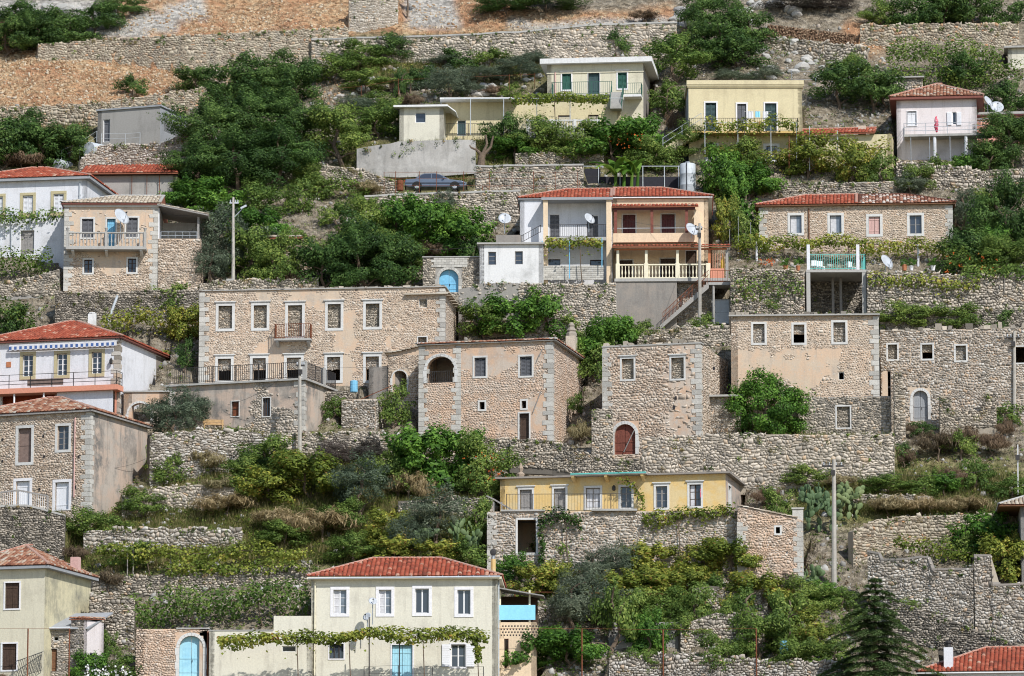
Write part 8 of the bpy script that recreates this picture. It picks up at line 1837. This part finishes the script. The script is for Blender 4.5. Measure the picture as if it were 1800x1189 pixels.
P = at(862, 1004, 0); P = pt(867, 1004, at(710, 1207)[1]+4.2); fl_ = thing('flue_pipe', 'ochre flue pipe with black cowl behind the cream house roof', 'chimney', P); m = MB(); m.tube((0, 0, -1), (0, 0, .8), .17, n=10); m.build('pipe', 'render_ochre', fl_); m = MB(); m.tube((0, 0, .8), (0, 0, 1.05), .12, n=10); m.build('collar', 'steel', fl_); m = MB(); m.lathe((0, .0, 1.25), [(.1, -.2), (.22, -.18), (.22, .18), (.1, .2)], 12, 'y'); m.build('cowl', 'iron', fl_)
yg = at(430, 512)[1]; O = pt(415, 510, yg); gt = thing('metal_gate', 'pale sheet metal gate between cement piers beside the lamp pole', 'gate', O)
for u0, u1, vt in ((398, 412, 491), (443, 451, 489)): a_, b_ = pt(u0, 510, yg)-O, pt(u1, vt, yg)-O; m = MB(); m.box(a_.x, b_.x, -.2, .2, -.5, b_.z); m.build('pier', 'slab', gt)
for u0, u1 in ((415, 428), (429, 442)): a_, b_ = pt(u0, 510, yg)-O, pt(u1, 495, yg)-O; m = MB(); m.box(a_.x, b_.x, -.03, .03, -.1, b_.z); m.build('gate_leaf', 'galvanised', gt)
O = pt(190, 565, at(195, 568)[1]-.8); lt = thing('leaning_tube', 'grey tube leaning against the dark wall below the balcony house', 'pipe', O); m = MB(); m.tube((0, 0, 0), (.65, .3, 2.0), .1, n=8); m.build('tube', 'galvanised', lt)
O = at(162, 572, -1.0); wc = thing('white_chimney', 'small whitewashed chimney stub behind the awning house roof', 'chimney', O); m = MB(); m.box(-.3, .3, -.3, .3, -.5, .8); m.lathe((0, 0, .8), [(.3, 0), (.34, .1), (.2, .16)], 8); m.build('stack', 'render_whitewash', wc)
ypot = at(1470, 552)[1]+4.4
for i, (u, s) in enumerate(((1381, 1), (1403, .9), (1590, 1.1), (1602, .9), (1640, 1))):
    P = pt(u, 476, at(1350, 552)[1]+.4 if u < 1500 else at(1600, 552)[1]+.4); fpz = thing('flower_pot', ['first', 'second', 'third', 'fourth', 'fifth'][i]+' flower pot from the left along the terrace below the long stone house', 'flower pot', P); m = MB(); m.lathe((0, 0, 0), [(.13*s, 0), (.19*s, .34*s), (.21*s, .36*s), (.2*s, .4*s)], 10); m.build('pot', 'clay' if i < 3 else 'paint_white', fpz); c = link('plant', CROWNS['S', i % 4][1], fpz, 'leaf_bright'); c.location = (0, 0, .65); c.scale = (.34, .34, .34)

# ---- overhead cables
def cable(label, a, b, sag):
    A = Vector(a); B_ = Vector(b); r = thing('overhead_cable', label, 'cable', (A+B_)/2); o = r.location; pts = [A.lerp(B_, t/12)-o-Vector((0, 0, sag*4*(t/12)*(1-t/12))) for t in range(13)]; m = MB(); m.path(pts, .011, .011, 4); m.build('wire', 'iron', r)
p1 = pt(1230, 398, at(1160, 494)[1]-3.6)
cable('thin cable sagging from the stair pole to the cream house half', p1, pt(1085, 383, at(1160, 494)[1]-.2), .3)
p2 = pt(527, 636, at(527, 810, -.6)[1]); cable('thin cable slanting from the patio pole towards the stained house wall', p2, pt(400, 712, at(420, 758)[1]-.1), .5)
cable('thin cable across the stained side wall of the corner stone house', pt(160, 823, at(80, 899)[1]-.5), pt(258, 806, at(80, 899)[1]+5), .3)
p3 = pt(1466, 812, at(1466, 1030, -.5)[1]); cable('long thin cable from the right hand pole towards the right edge', p3, pt(1830, 800, p3.y+4), 1.2)

pl = pt(410, 352, at(410, 512)[1]); cable('cable from the lamp pole to the balustraded stone house', pl, pt(276, 372, at(194, 508)[1]+.5), .7)
cable('cable from the lamp pole towards the whitewashed annex', pl+Vector((.2, 0, 0)), pt(850, 432, at(900, 497)[1]-1.5), 1.6)
cable('second cable from the stair pole towards the long stone house', p1, pt(1338, 372, at(1500, 436)[1]), .9)
cable('cable from the stair pole down to the gatehouse roof corner', p1, pt(1232, 612, at(1146, 799)[1]), .4)
cable('cable from the dry bank pole to the ochre house', p3, pt(1272, 842, at(1080, 930)[1]-.1), 1.0)
cable('cable from the slim right pole along the long ruin', pt(1783, 590, at(1783, 735, -1)[1]), pt(1556, 584, at(1690, 740)[1]), .6)
cable('cable from the patio pole to the loggia house', p2, pt(800, 616, at(850, 774)[1]-.1), .8)
# yard clutter
def barrel(label, u, v, y, mat, h=.85):
    P = pt(u, v, y); b = thing('barrel', label, 'barrel', P); m = MB(); m.lathe((0, 0, 0), [(.26, 0), (.28, .03), (.28, h*.33), (.295, h*.35), (.28, h*.37), (.28, h*.66), (.295, h*.68), (.28, h*.7), (.28, h-.03), (.25, h)], 14); m.build('drum', mat, b); m = MB(); m.tube((.1, 0, h), (.1, 0, h+.03), .05, n=8); m.build('bung', 'iron', b)
barrel('blue barrel on the patio before the large ruined house', 622, 690, at(622, 700)[1]-.4, 'door_blue')
barrel('blue barrel among the weeds left of the cedar', 1378, 1150, at(1378, 1152)[1]-1.2, 'door_blue')
barrel('rusty barrel beside the car track', 703, 336, at(770, 388)[1]+1.2, 'rust')
yl_ = at(1310, 284)[1]-.8; O = pt(1330, 228, yl_); ln_ = thing('laundry', 'small washing line on the balcony of the yellow vine balcony house', 'laundry', O); m = MB(); m.tube((-1, 0, 1.5), (1.2, 0, 1.5), .01, n=4); m.build('line', 'paint_white', ln_)
for i, (x, w_, h_, mt) in enumerate(((-.7, .45, .6, 'cloth_white'), (-.1, .4, .5, 'panel_blue'), (.5, .45, .65, 'cloth_white'))): m = MB(); m.add([(x+w_*q/4, .02*(-1)**q, z) for z in (1.5-h_, 1.5) for q in range(5)], [(q, q+1, q+6, q+5) for q in range(4)]); m.build('cloth', mt, ln_)
